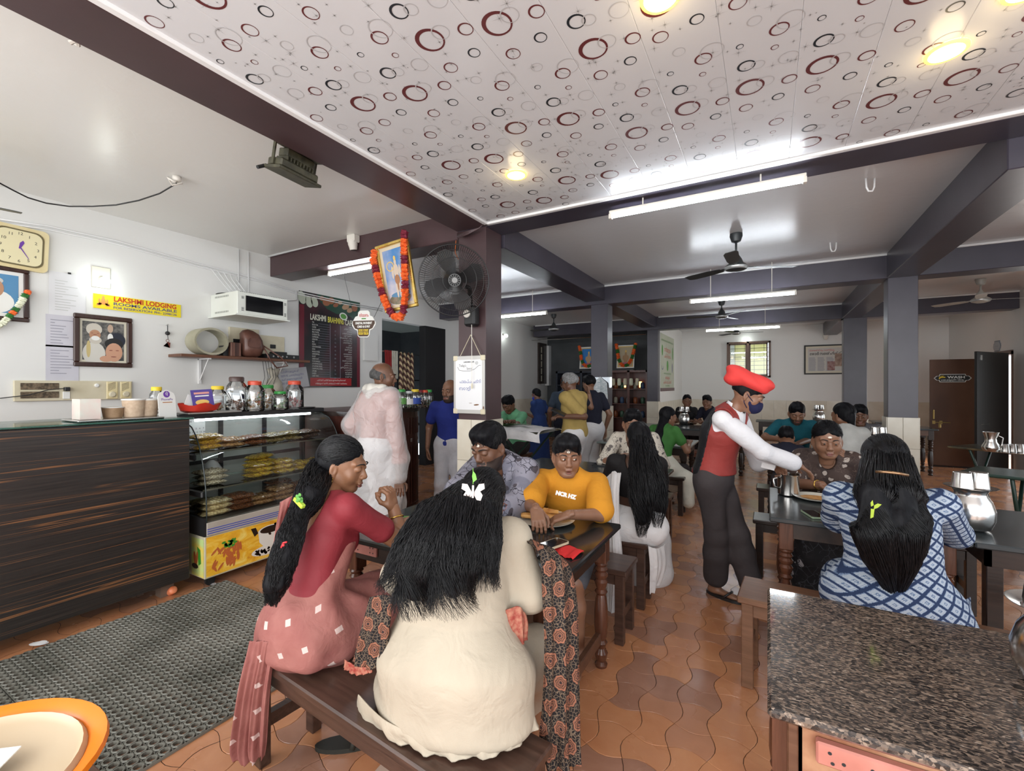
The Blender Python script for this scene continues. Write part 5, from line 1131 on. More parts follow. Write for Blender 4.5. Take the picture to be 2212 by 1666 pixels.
# wall fan on the brown column
c = onY(981, 606, 3.17); view = (Vector((0.25, 0, 1.55))-c).normalized(); M = frame(c, view.cross(Vector((0, 0, 1))).normalized()*-1, Vector((0, 0, 1))-view*view.z); M = M if (M.to_3x3() @ Vector((0, 0, 1))).dot(view) > 0 else M @ Matrix.Rotation(PI, 4, 'Y')
r = thing('wall_fan', 'large black wall fan with wire cage on the brown column', 'fan', c); b = MB(M); R0 = .305; K = 96
for k in range(K):
 a = 2*PI*k/K; pts = []
 for q, z in ((.05, .085), (.12, .088), (.2, .07), (.27, .035), (.303, 0)): pts.append((q*math.cos(a), q*math.sin(a), z))
 b.tube(pts, .0021, 3, False); pts = [(.303*math.cos(a), .303*math.sin(a), 0), (.26*math.cos(a), .26*math.sin(a), -.05), (.15*math.cos(a), .15*math.sin(a), -.08), (.07*math.cos(a), .07*math.sin(a), -.085)]; b.tube(pts, .0011, 3, False)
stuff(b.build('wire_cage', m_bl, r)); b = MB(M)
for q, z, rr_ in ((.303, 0, .006), (.19, .073, .003), (.10, .088, .003), (.255, .044, .0025)): b.tube([(q*math.cos(2*PI*k/40), q*math.sin(2*PI*k/40), z) for k in range(41)], rr_, 5, False)
b.build('cage_rim', m_bl, r, True); b = MB(M)
for k in range(14): a = 2*PI*k/14; b.box(.026, .05, -.004, .004, .086, .094, Matrix.Rotation(a, 4, 'Z') @ Matrix.Rotation(.0, 4, 'X'))
b.ring2(0, 0, .047, .055, .092, 28); b.build('badge_spokes', m_bl, r); MB(M).ell2(0, 0, .024, .024, .094, 24).build('badge', mat('badge_grey', (.22, .22, .22), .3), r)
MB(M).lathe([(.055, .03), (.06, .0), (.055, -.03), (.085, -.09), (.09, -.16), (.07, -.22), (.03, -.24)], 24).build('motor', m_black, r, 40)
for k in range(4):
 a = 2*PI*k/4+.4; B_ = MB(M @ Matrix.Rotation(a, 4, 'Z') @ T(0, 0, .005) @ Matrix.Rotation(RAD(22), 4, 'X')); B_.prism([(.04, -.03), (.12, -.075), (.23, -.085), (.27, -.03), (.265, .05), (.2, .085), (.1, .05), (.04, .03)], -.0015, .0015); B_.build('blade', mat('fan_blade_grey', (.045, .045, .048), .3), r)
q0 = onY(1017, 682, 3.47); MB().box(q0.x-.06, q0.x+.06, 3.43, 3.54, q0.z-.10, q0.z+.09, bev=.02).build('bracket', m_black, r); MB(WY(3.428, q0.x-.012, q0.z+.012)).lathe([(.036, 0), (.036, .012), (.028, .018)], 20).build('dial', m_batten, r, 40)
MB().tube([c+Vector((0, .19, -.02)), (q0.x, 3.45, q0.z+.25), (q0.x, 3.47, q0.z+.05)], .022, 8).build('arm', m_black, r, True); MB().tube([(q0.x+.03, 3.44, q0.z-.09), (q0.x+.02, 3.46, 1.5)], .003, 4).build('pull_cord', m_batten, r); MB(T(q0.x+.02, 3.46, 1.47)).lathe([(.006, 0), (.009, .02), (.005, .05)], 8).build('cord_bell', m_ivory, r)
# whiteboard on the brown column
r = thing('whiteboard', 'small whiteboard for today\'s special hung on the brown column', 'sign', (-2.44, 3.5, 1.24)); M = WY(3.505, -2.62, 1.235); w_, h = .355, .545
MB(M).box(0, w_, 0, h, 0, .014, bev=.004).build('frame', mat('alu_frame', (.55, .54, .52), .4, .3), r); MB(M).prism(rrect(.30, .47, .02, 4, w_/2, h/2), .014, .016).build('board', mat('whiteboard_white', (.83, .84, .86), .2), r)
for u in (0, w_-.045):
 for v_ in (0, h-.045): MB(M).box(u-.003, u+.048, v_-.003, v_+.048, -.002, .019, bev=.006).build('corner_cap', m_ivory, r)
m_mk = mat('marker_black', (.03, .03, .03), .5); m_mb = mat('marker_blue', (.05, .08, .35), .5)
text('LAKSHMI CAFE', .018, M @ T(.18, .485, .0165), m_mk, r, bold=.0006); join_texts([("Today's", .034, .05, .455, 'LEFT', .8), ('Special', .030, .14, .43, 'LEFT', .8)], M @ T(0, 0, .0165) @ Matrix.Rotation(RAD(-2), 4, 'Z'), m_mk, r)
b = MB(M @ T(0, 0, .0168)); b.tube([(.05, .44, 0), (.07, .41, 0), (.12, .402, 0), (.2, .402, 0), (.25, .42, 0), (.29, .45, 0), (.315, .452, 0)], .0015, 4); b.ring2(.27, .475, .012, .0145, 0, 16); b.ring2(.27, .475, .004, .006, 0, 10); b.build('marker_flourish', m_mk, r)
text('പാലപ്പം ചട്നി', .042, M @ T(.195, .30, .0165), m_mb, r, fit=.24); text('ബോളി', .042, M @ T(.135, .235, .0165), m_mb, r, fit=.13); b = MB(M); b.ell2(.265, .085, .03, .007, .0168, 10, a=.1); b.ell2(.2, .1, .02, .002, .0168, 8); b.ell2(.345, .06, .006, .015, .0195, 8); b.build('stains', mat('rust_stain', (.2, .10, .05), .7), r)
b = MB(); b.tube([M @ Vector((.07, h, 0)), (-2.44, 3.52, 1.98)], .003, 4); b.tube([M @ Vector((.30, h, 0)), (-2.44, 3.52, 1.98)], .003, 4); b.build('hanging_string', m_ivory, r)
# cameras and flood light
def cctv(p, n, label):
 n = Vector(n); r = thing('security_camera', label, 'camera', p); u = Vector((0, 0, 1)).cross(n).normalized(); M = frame(p, u, (0, 0, 1))
 MB(M).box(-.06, .06, -.035, .05, 0, .09, bev=.01).build('mount', m_batten, r); MB(M @ T(0, -.03, .055) @ Matrix.Rotation(RAD(100), 4, 'X')).lathe([(.05, -.02), (.052, .03), (.046, .05), (.04, .085), (.036, .088)], 20).build('housing', m_batten, r, 40)
 MB(M @ T(0, -.03, .055) @ Matrix.Rotation(RAD(100), 4, 'X')).lathe([(.034, .088), (.02, .092), (.001, .092)], 18).build('lens', m_bl, r, True)
cctv(tuple(onY(770, 520, 3.54)), (0, -1, 0), 'white dome security camera on the maroon beam above the menu board'); cctv(tuple(onY(1783, 724, YB-.01)), (0, -1, 0), 'small security camera above the framed newspaper')
c = onX(640, 350, -2.74); r = thing('flood_light', 'dark finned flood light bracketed to the maroon beam, cable end loose', 'flood light', c); m_fl = noisy('grimy_olive_metal', (.035, .033, .02), (.08, .075, .045), 20, .5)
M = T(*c) @ Matrix.Rotation(RAD(6), 4, 'Z') @ Matrix.Rotation(RAD(12), 4, 'Y'); MB(M).box(-.09, .07, -.17, .17, -.105, -.085, bev=.004).build('glass_frame', m_fl, r); MB(M).box(-.075, .055, -.15, .15, -.085, -.03, bev=.01).build('housing', m_fl, r)
for k in range(9): MB(M).box(-.06, .045, -.10+k*.025, -.093+k*.025, -.03, -.005).build('fin', m_fl, r)
MB(M).box(-.05, .035, -.10, .12, -.005, .05, bev=.006).build('driver_box', m_fl, r); b = MB(M); b.box(-.02, .0, -.165, -.155, -.08, .06); b.box(-.02, .0, .155, .165, -.08, .06); b.box(-.02, .12, -.165, .165, .055, .065); b.build('bracket', m_fl, r)
b = MB(); b.tube([M @ Vector((-.03, -.15, -.06)), onX(590, 350, -2.8), onX(575, 357, -2.82), onX(556, 361, -2.82)], .005, 5); b.tube([onX(575, 357, -2.82), onX(556, 361, -2.82)], .012, 6); b.build('loose_cable', m_black, r)
# junction, cable swag and conduits
c = onH(382, 385, 3.155); r = thing('ceiling_junction', 'white bundle of taped wires at a ceiling hook with a black swag cable', 'wires', c)
b = MB(T(*c)); b.lathe([(.03, .012), (.032, -.02), (.015, -.03)], 12); b.tube([(0, 0, -.02), (.03, -.03, -.05), (.0, -.06, -.02), (-.03, -.02, -.055), (.02, .03, -.03)], .009, 6); b.build('tape_bundle', m_batten, r, True)
MB().tube([c+Vector((0, 0, -.04)), onH(345, 418, 3.06), onH(300, 433, 3.02), onH(250, 443, 2.98), onH(200, 446, 2.96), onH(150, 446, 2.94), onH(100, 439, 2.93), onH(60, 427, 2.935), onH(30, 412, 2.94), onH(0, 396, 2.96), onH(-80, 340, 3.0)], .0055, 6).build('swag_cable', m_black, r, True)
o = MB(T(*onH(163, 85, 3.15))).tube([(-.03, 0, .0), (0, .01, -.02), (.03, 0, -.01), (.0, -.02, -.03)], .01, 6).build('hook_wires', m_batten); tag(o, 'short white wire ends at a ceiling hook by the maroon beam', 'wires')
b = MB(); z0 = [onX(x, y, WALLX+.015) for x, y in ((-40, 468), (100, 488), (250, 520), (420, 568), (560, 603), (640, 630), (740, 652), (826, 668))]
for dz in (0, -.03): b.tube([q+Vector((0, 0, dz)) for q in z0], .008, 6)
for y in (3.18, 3.3): b.tube([(WALLX+.02, y-.05, 3.15), (WALLX+.02, y-.05, 2.63), (WALLX+.05, y-.15, 2.56)], .008, 6)
for k in range(5): b.tube([onX(455+k*14, 580+k*4, WALLX+.02), onX(475+k*9, 605, WALLX+.03), (WALLX+.2, 2.95+k*.05, 2.56)], .005, 5)
b.tube([onX(640, 628, WALLX+.02), onX(640, 648, WALLX+.03), onX(600, 650, WALLX+.05), onX(585, 660, WALLX+.06)], .011, 6)
o = b.build('wall_conduit', m_trim, None, True); tag(o, 'bundled white cables running along the left wall to the rack cabinet', 'cables')
b = MB(); b.tube([onY(572, 556, 3.52), onY(740, 513, 3.52), onY(905, 472, 3.52)], .016, 6); b.tube([onY(566, 553, 3.51), onY(905, 466, 3.51)], .009, 6); b.tube([onY(572, 556, 3.52), onY(572, 600, 3.52), onY(566, 640, 3.53)], .016, 6)
o = b.build('beam_conduit', m_trim, None, True); tag(o, 'white cable bundle running along the top of the maroon beam', 'cables')
b = MB();
for k in range(4): b.tube([onY(988, 505+k*3, 3.50-.01*k), onY(1010, 500+k*2, 3.46), onY(1035, 493, 3.46), onY(1045, 482, 3.5)], .008, 5)
tag(b.build('cable_bundle', m_brown, None, True), 'maroon painted cable bundle looping onto the column head', 'cables')
MB().tube([onY(985, 520, 3.5), onY(983, 545, 3.45), onY(990, 560, 3.4)], .004, 5).build('fan_wire', m_p['fry']); tag(bpy.data.objects['fan_wire'], 'thin red wire dropping from the beam to the wall fan', 'wires')
for (px, py, lab) in ((1880, 393, 'white ceiling hook nearest the camera, shaped like a U'), (1800, 532, 'white ceiling hook beyond the nearer one, shaped like a U')):
 c = onH(px, py-8, 3.1); o = MB(frame(c, Vector((ct, st, 0)), (0, 0, 1))).tube([(-.035, 0, 0), (-.03, -.07, 0), (-.015, -.10, 0), (.015, -.10, 0), (.03, -.07, 0), (.035, 0, 0)], .007, 6).build('ceiling_hook', m_trim, None, True); tag(o, lab, 'hook', 'U shaped ceiling hooks')
# poster, newspaper frame
M = WX(-2.218, 11.1, 1.36); r = thing('health_poster', 'pale green poster with red lettering hanging on the side wall', 'poster', M.translation); w_, h = 1.75, 1.40
MB(M).box(0, w_, .07, h, 0, .006).build('sheet', noisy('poster_green', (.46, .50, .38), (.52, .55, .44), 1.5, .5), r); MB(M).box(0, w_, 0, .08, 0, .02).build('roller', mat('poster_roller', (.15, .09, .09), .5), r)
text('നന്മയുടെ', .16, M @ T(.85, 1.03, .007), m_ri, r); text('പക്ഷി ഭവനം', .13, M @ T(.85, .87, .007), m_ri, r); text('നന്മയുടെ', .11, M @ T(.85, .33, .007), m_ri, r); text('പക്ഷി കൂട് പദ്ധതി', .11, M @ T(.85, .22, .007), m_ri, r); text('വിദ്യാഭ്യാസം ആരോഗ്യം പരിസ്ഥിതി സംരക്ഷണം', .06, M @ T(.85, 1.25, .007), m_ge, r); text('സന്ദർശിക്കുക സഹകരിക്കുക', .06, M @ T(.85, .44, .007), m_ge, r); text('HEALTH AND HERITAGE', .05, M @ T(.85, .13, .007), m_ge, r)
b = MB(M); b.ell2(.85, .64, .12, .14, .007, 8); b.ell2(.2, 1.0, .08, .14, .007, 9); b.ell2(1.55, .98, .06, .18, .007, 9); b.build('printed_tree', m_ge, r); b = MB(M); b.ring2(.22, .65, .10, .13, .007, 24, None, 3.4, 5.9); b.ell2(1.5, .6, .06, .13, .007, 12); b.build('printed_circle', m_bi, r)
a = onY(1737, 809, YB-.02); M = WY(YB-.005, a.x, 1.79); r, Mi, w_, h = framed(M, 1.15, .77, .035, 'framed newspaper cutting half hidden by the far right column', m_kprint, mat_w=.05, mm=mat('mount_cream', (.72, .68, .55), .5), inner=mat('newsprint', (.62, .61, .57), .6))
text('വിഷയത്തിനും വേണ്ടിയും', .06, Mi @ T(.30, h-.06, .001), mat('print_redink', (.6, .03, .03), .5), r, fit=.55); text('മോദി സെൽഫിക്ക് നിന്നു', .09, Mi @ T(.50, h-.15, .001), m_kprint, r, bold=.002, fit=.92)
b = MB(Mi)
for c_ in range(3):
 for k in range(18): b.quad(.02+c_*.19, .18+c_*.19-rp.uniform(0, .03), h-.25-k*.020, h-.241-k*.020, .001)
stuff(b.build('printed_columns', m_ink, r)); MB(Mi).quad(.58, .95, .12, .45, .0012).build('printed_photo', noisy('news_photo', (.20, .12, .09), (.5, .36, .28), 12, .5), r); MB(Mi).quad(.42, .58, .02, .25, .0014).build('printed_photo', noisy('news_photo2', (.25, .10, .09), (.45, .3, .28), 16, .5), r)
# flyer on the second column
c = onY(1297, 838, 6.99); r = thing('flyer_pocket', 'curled paper flyer in clear plastic taped to the second column', 'paper', c); M = WY(6.985, c.x-.19, c.z-.2)
b = MB(M); vs = []
for i in range(9):
 u = .04+.30*i/8; k = 1-abs(i-4)/4; vs += [(u, .02+.10*k, .03+.05*(1-k)), (u*.8+.04, .28+.10*k, .01+.03*(1-k))]
b.add(vs, [(2*i, 2*i+2, 2*i+3, 2*i+1) for i in range(8)]); b.build('sheet', noisy('flyer_print', (.75, .77, .78), (.40, .48, .52), 22, .5, stretch=(1, 1, 3)), r); MB(M).box(-.02, .38, .20, .37, .0, .004).build('sleeve', thin_glass('sleeve_plastic', (.9, .92, .93), .25), r)
# back shelves, deity pictures above them, things on the shelves
YS = 11.25
def open_shelf(x0, x1, z1, label, m, levels, glass=False):
 r = thing('shelf_unit', label, 'cabinet', ((x0+x1)/2, YS+.2, 0)); b = MB()
 b.box(x0, x0+.05, YS, YS+.4, 0, z1); b.box(x1-.05, x1, YS, YS+.4, 0, z1); b.box(x0, x1, YS, YS+.4, z1-.05, z1+.0); b.box(x0, x1, YS+.37, YS+.4, 0, z1); b.box((x0+x1)/2-.03, (x0+x1)/2+.03, YS, YS+.37, 0, z1); b.build('carcass', m, r)
 for z in levels: MB().box(x0+.05, x1-.05, YS+.01, YS+.37, z-.02, z).build('shelf_board', m, r)
 return r
m_blueb = mat('dark_blue_metal', (.012, .018, .032), .4); m_red = wood('red_brown_cabinet', (.07, .016, .010), (.13, .035, .022), 2, .3)
open_shelf(-5.0, -3.55, 1.88, 'dark blue open shelf unit crowded with bottles and bags', m_blueb, (.35, .75, 1.15, 1.52)); open_shelf(-3.5, -2.55, 1.88, 'red brown glass cabinet lit from inside behind the second column', m_red, (.3, .7, 1.05, 1.42))
m_warm = mat('cabinet_glow', (1, .7, .3), .5, emit=(1, .62, .22), es=2.5)
for x in (-3.2, -2.8): o = MB().box(x-.03, x+.03, YS+.30, YS+.33, 1.45, 1.6).build('cabinet_lamp', m_warm); tag(o, 'warm glowing lamp in the red brown cabinet, '+('left' if x < -3 else 'right')+' compartment', 'lamp')
bc = [((.22, .06, .02), 'orange'), ((.25, .26, .27), 'grey'), ((.03, .06, .13), 'blue'), ((.30, .28, .22), 'cream'), ((.13, .02, .02), 'red'), ((.04, .10, .06), 'green')]
k = 0
for z, zn in ((.35, 'lowest'), (.75, 'second'), (1.15, 'third'), (1.52, 'top')):
 for i, x in enumerate((-4.87, -4.7, -4.55, -4.38, -4.15, -4.0, -3.85, -3.7)):
  c, nm = bc[(k*5+i) % 6]; k += 1; h_ = .16+.1*((k*7) % 3)/2; b = MB(T(x, YS+.14, z))
  if k % 3: b.lathe([(.045, 0), (.05, .02), (.05, h_*.7), (.02, h_*.85), (.022, h_)], 10)
  else: b.box(-.06, .06, -.05, .05, 0, h_*.8, bev=.01)
  tag(b.build('bottle' if k % 3 else 'carton', mat('good_'+nm, c, .35), None, 40), f'{nm} {"bottle" if k % 3 else "carton"}, number {i+1} from the left on the {zn} board of the blue shelf'.replace('number 1 ', 'first ').replace('number 2 ', 'second ').replace('number 3 ', 'third ').replace('number 4 ', 'fourth ').replace('number 5 ', 'fifth ').replace('number 6 ', 'sixth ').replace('number 7 ', 'seventh ').replace('number 8 ', 'last '), 'bottle' if k % 3 else 'carton', 'goods on the dark blue shelf')
for z, zn in ((.7, 'lowest'), (1.05, 'middle'), (1.42, 'top')):
 for i, x in enumerate((-3.38, -3.22, -3.06, -2.88, -2.70)):
  c, nm = bc[(k*3+i*2) % 6]; k += 1; b = MB(T(x, YS+.12, z)); b.lathe([(.04, 0), (.055, .03), (.05, .13), (.03, .16)], 10); tag(b.build('pot', mat('good_'+nm, c, .35), None, 40), f'small {nm} pot, {("first", "second", "third", "fourth", "last")[i]} from the left on the {zn} board of the red brown cabinet', 'pot', 'pots in the red brown cabinet')
for i in range(5): x = -3.4+i*.15; b = MB(T(x, YS-.02, 1.66)); b.lathe([(.035, -.16), (.05, -.13), (.045, 0), (.03, .02)], 10); tag(b.build('flower_bunch', m_gw if i % 2 else m_ivory), f'hanging cream flower string, {("first", "second", "third", "fourth", "last")[i]} from the left under the cabinet top', 'flowers', 'cream flower strings on the cabinet')
def small_deity(px0, px1, py0, py1, Y, label, bg, fig, glabel, seed):
 a = onY(px0, py1, Y); c = onY(px1, py0, Y); M = WY(Y, a.x, a.z+.0) @ Matrix.Rotation(RAD(-8), 4, 'X'); w0, h0 = c.x-a.x, c.z-a.z; global r, Mi, w_, h
 r, Mi, w_, h = framed(M, w0, h0, .03, label, m_wprint, mat_w=.02, mm=m_p['gold'], inner=mat('deity_bg'+str(seed), bg, .4))
 el(mat('deity_fig'+str(seed), fig, .4), [(.5, .40, .16, .25), (.5, .66, .08, .10), (.33, .45, .06, .12), (.67, .45, .06, .12)], 'print_figure', .001); el(mat('deity_lotus', (.55, .15, .22), .4), [(.5, .12, .28, .09)], 'print_lotus', .0016); el(m_p['gold'], [(.5, .78, .06, .07)], 'print_crown', .0018)
 P = [M @ Vector(q) for q in ((-.03, h0*1.06, .04), (.02, h0*.75, .05), (w0*.12, h0*.40, .06), (w0*.3, h0*.14, .06), (w0*.5, h0*.08, .06), (w0*.7, h0*.14, .06), (w0*.88, h0*.4, .06), (w0*.98, h0*.75, .05), (w0+.03, h0*1.06, .04))]
 garland(P, .042, 26, [(m_go, 3), (m_gg, 2)], glabel, seed=seed)
small_deity(1252, 1290, 748, 797, 11.2, 'white framed deity picture with blue ground, left of the second column', (.03, .22, .60), (.55, .38, .22), 'orange and green garland on the blue deity picture', 21); small_deity(1332, 1370, 744, 796, 11.2, 'white framed deity picture with cream ground, right of the second column', (.50, .42, .28), (.42, .25, .12), 'orange and green garland on the cream deity picture', 22)
for px in (1271, 1350): p = onY(px, 800, 11.35); MB().box(p.x-.25, p.x+.25, 11.26, 11.5, 1.88, 1.9).build('picture_ledge', m_darkwood); tag(bpy.data.objects[-1] if False else [o for o in bpy.data.objects if o.name.startswith('picture_ledge')][-1], 'ledge board under the '+('blue' if px < 1300 else 'cream')+' deity picture', 'shelf')
o = MB().tube([onY(1143, 736, 11.0), onY(1395, 722, 11.0)], .012, 6).build('curtain_rod', m_steel); tag(o, 'thin steel rod across the shelf bay in front of the deity pictures', 'rod')
# kitchen opening: hanging twisted tassels, cloths, rack
o = MB().tube([(-5.72, 5.5, 2.09), (-5.72, 7.1, 2.05)], .01, 6).build('drying_rod', m_steel); tag(o, 'steel rod across the kitchen opening', 'rod')
for i, px in enumerate((866, 874, 882, 890)):
 m_tw = mat('twisted_tassel', (.2, .1, .05), .6)
 if i == 0: t = NT(m_tw); v = t.n('ShaderNodeNewGeometry').outputs['Position']; sx = t.n('ShaderNodeSeparateXYZ', {0: v}); t.col(t.ramp(t.m2('FRACT', t.m2('MULTIPLY', t.m2('ADD', sx.outputs[2], t.m2('MULTIPLY', sx.outputs[1], 1.6)), 9.0)), [(0, (.07, .02, .015)), (.5, (.07, .02, .015)), (.55, (.55, .42, .25)), (1, (.5, .36, .2))], 'CONSTANT'))
 c = onX(px, 800, -5.70); b = MB(T(-5.70, c.y, 0)); b.lathe([(.03, 1.42), (.042, 1.5), (.034, 1.7), (.03, 2.0), (.015, 2.1)], 8); o = b.build('tassel', m_tw, None, True); tag(o, ('first', 'second', 'third', 'fourth')[i]+' from the left of the twisted brown and cream tassels', 'tassel', 'twisted tassels in the kitchen opening')
for (px, w_, c, nm) in ((838, .16, (.30, .03, .03), 'red'), (852, .15, (.55, .53, .45), 'cream')):
 c0 = onX(px, 800, -5.71); b = MB(T(-5.71, c0.y, 0)); vs = []
 for i in range(9): u = -w_/2+w_*i/8; d = .02*math.sin(i*1.9); vs += [(d, u, 2.11), (d*1.6+.01, u*.8, 1.62)]
 b.add(vs, [(2*i, 2*i+2, 2*i+3, 2*i+1) for i in range(8)]); tag(b.build('hanging_cloth', cloth('cloth_'+nm, c), None, True), nm+' cloth hanging on the kitchen rod', 'cloth')
r = thing('kitchen_rack', 'dark kitchen rack with an orange pot on top', 'rack', (-7.2, 7.6, 0)); b = MB()
for x in (-7.5, -6.9):
 for y in (7.2, 8.1): b.box(x, x+.03, y, y+.03, 0, 1.62)
for z in (.6, 1.1, 1.6): b.box(-7.5, -6.87, 7.2, 8.13, z, z+.03)
b.build('frame', m_black, r); o = MB(T(-7.1, 7.75, 1.63)).lathe([(.12, 0), (.15, .08), (.10, .17), (.09, .18)], 18).build('orange_pot', m_p['fry'], None, True); tag(o, 'orange brown pot on the kitchen rack', 'pot')
# ================================================================== PEOPLE: smooth fields turned into one skin
def smin(a, b, k):
 h = np.maximum(k-np.abs(a-b), 0)/k; return np.minimum(a, b)-h*h*k*.25
class Field:
 def __init__(s, lo, hi, vox):
  s.h = vox; s.lo = np.array(lo, np.float32)-3*vox; n = np.ceil((np.array(hi)+3*vox-s.lo)/vox).astype(int)+1
  s.n = n; s.F = np.full(tuple(n), .2, np.float32)
 def sub(s, lo, hi):
  a = np.clip(np.floor((np.array(lo)-s.lo)/s.h).astype(int), 0, s.n); b = np.clip(np.ceil((np.array(hi)-s.lo)/s.h).astype(int)+1, 0, s.n)
  if np.any(b <= a): return None
  ax = [(s.lo[i]+s.h*np.arange(a[i], b[i], dtype=np.float32)).astype(np.float32) for i in range(3)]
  return tuple(slice(a[i], b[i]) for i in range(3)), ax[0][:, None, None], ax[1][None, :, None], ax[2][None, None, :]
 def cone(s, a, b, ra, rb, k=.02, w=None, f=1.0, neg=False):
  a = np.array(a, float); b = np.array(b, float); R = max(ra, rb)+max(k, .01)+.01
  q = s.sub(np.minimum(a, b)-R, np.maximum(a, b)+R)
  if q is None: return
  sl, X, Y, Z = q; d = b-a; L = float(d@d)+1e-9
  px, py, pz = X-a[0], Y-a[1], Z-a[2]; t = np.clip((px*d[0]+py*d[1]+pz*d[2])/L, 0, 1)
  px, py, pz = px-t*d[0], py-t*d[1], pz-t*d[2]
  if w is not None:
   c = (px*w[0]+py*w[1]+pz*w[2])*(1/f-1); px, py, pz = px+c*w[0], py+c*w[1], pz+c*w[2]
  D = np.sqrt(px*px+py*py+pz*pz)-(ra+t*(rb-ra))
  if neg: s.F[sl] = -smin(-s.F[sl], D, k)
  else: s.F[sl] = smin(s.F[sl], D, k)
 def ell(s, c, r, R=None, k=.02, neg=False):
  c = np.array(c, float); r = np.array(r, float); m = float(r.max())+k+.01
  q = s.sub(c-m, c+m)
  if q is None: return
  sl, X, Y, Z = q; px, py, pz = X-c[0], Y-c[1], Z-c[2]
  if R is not None:
   R = np.array(R); px, py, pz = (R[0, i]*px+R[1, i]*py+R[2, i]*pz for i in range(3))
  k0 = np.sqrt((px/r[0])**2+(py/r[1])**2+(pz/r[2])**2); k1 = np.sqrt((px/r[0]**2)**2+(py/r[1]**2)**2+(pz/r[2]**2)**2)+1e-9
  D = k0*(k0-1)/k1
  if neg: s.F[sl] = -smin(-s.F[sl], D, k)
  else: s.F[sl] = smin(s.F[sl], D, k)
 def cut(s, p, n, k=.004):
  """remove what lies on the +n side of p"""
  n = np.array(n, float)/np.linalg.norm(n); sl, X, Y, Z = s.sub(s.lo, s.lo+s.h*(s.n-1))
  D = (X-p[0])*n[0]+(Y-p[1])*n[1]+(Z-p[2])*n[2]; s.F[sl] = -smin(-s.F[sl], -D, k)
 def folds(s, amp, fr, seed=0, st_=(1, 1, 1)):
  r = np.random.RandomState(seed); sl, X, Y, Z = s.sub(s.lo, s.lo+s.h*(s.n-1)); N = np.zeros(tuple(s.n), np.float32)
  W = .25*np.sin(X*fr*.35+1.3)+.25*np.sin(Z*fr*.4+2.1)+.2*np.sin(Y*fr*.45)
  for q in range(5):
   d = r.normal(size=3); d /= np.linalg.norm(d); d *= fr*(.6+.9*r.rand()); N += np.sin(X*d[0]*st_[0]+Y*d[1]*st_[1]+Z*d[2]*st_[2]+r.rand()*6+2*W)
  s.F += (amp*.4)*N.astype(np.float32)
 def mesh(s):
  F = s.F; F[0] = F[-1] = .1; F[:, 0] = F[:, -1] = .1; F[:, :, 0] = F[:, :, -1] = .1
  I = F < 0; n = s.n; c = I[:-1, :-1, :-1].astype(np.int8)
  offs = [(x, y, z) for x in (0, 1) for y in (0, 1) for z in (0, 1)]
  cnt = sum(I[x:n[0]-1+x, y:n[1]-1+y, z:n[2]-1+z].astype(np.int8) for x, y, z in offs)
  act = np.argwhere((cnt > 0) & (cnt < 8))
  if len(act) == 0: return np.zeros((0, 3)), np.zeros((0, 4), int)
  idx = np.full(tuple(n-1), -1, np.int32); idx[act[:, 0], act[:, 1], act[:, 2]] = np.arange(len(act))
  val = [F[act[:, 0]+x, act[:, 1]+y, act[:, 2]+z] for x, y, z in offs]
  P = np.zeros((len(act), 3)); C = np.zeros(len(act))
  for i in range(8):
   for ax in range(3):
    if offs[i][ax] == 0:
     o2 = list(offs[i]); o2[ax] = 1; j = offs.index(tuple(o2)); a, b = val[i], val[j]; m = (a < 0) != (b < 0)
     t = np.where(m, a/(a-b+1e-12), 0); p = np.array(offs[i], float)[None, :].repeat(len(act), 0); p[:, ax] += t
     P[m] += p[m]; C[m] += 1
  V = (act+P/C[:, None])*s.h+s.lo
  Q = []
  for ax in range(3):
   u, v = [a for a in range(3) if a != ax]
   A = [slice(1, n[q]-1) for q in range(3)]; A[ax] = slice(0, n[ax]-1); B = list(A); B[ax] = slice(1, n[ax])
   i0 = I[tuple(A)]; i1 = I[tuple(B)]; e = np.argwhere(i0 != i1); st0 = [1, 1, 1]; st0[ax] = 0; e = e+np.array(st0)
   if len(e) == 0: continue
   inside = I[e[:, 0], e[:, 1], e[:, 2]]
   def cell(du, dv):
    g = e.copy(); g[:, u] -= du; g[:, v] -= dv; return idx[g[:, 0], g[:, 1], g[:, 2]]
   q = np.stack([cell(1, 1), cell(0, 1), cell(0, 0), cell(1, 0)], 1)
   flip = inside if ax != 1 else ~inside
   q[~flip] = q[~flip][:, ::-1]; Q.append(q)
  return V, np.concatenate(Q)
def np_mesh(name, parts, mats, mi=None):
 """parts: list of (V, Q)"""
 V = []; Q = []; o = 0
 for v, q in parts: V.append(v); Q.append(np.asarray(q)+o); o += len(v)
 V = np.concatenate(V).astype(np.float32); Q = np.concatenate(Q).astype(np.int32); w_ = Q.shape[1]
 me = bpy.data.meshes.new(name); me.vertices.add(len(V)); me.vertices.foreach_set('co', V.ravel()); me.loops.add(Q.size); me.loops.foreach_set('vertex_index', Q.ravel())
 me.polygons.add(len(Q)); me.polygons.foreach_set('loop_start', np.arange(0, Q.size, w_, dtype=np.int32)); me.polygons.foreach_set('loop_total', np.full(len(Q), w_, np.int32))
 me.polygons.foreach_set('use_smooth', np.ones(len(Q), bool))
 for m in (mats if isinstance(mats, (list, tuple)) else [mats]): me.materials.append(m)
 if mi is not None: me.polygons.foreach_set('material_index', mi.astype(np.int32))
 me.update(calc_edges=True); me.validate(); return me
def Rz(a): return np.array(Matrix.Rotation(a, 3, 'Z'))
def Rx(a): return np.array(Matrix.Rotation(a, 3, 'X'))
def Ry(a): return np.array(Matrix.Rotation(a, 3, 'Y'))
def unit(v): v = np.array(v, float); return v/(np.linalg.norm(v)+1e-9)
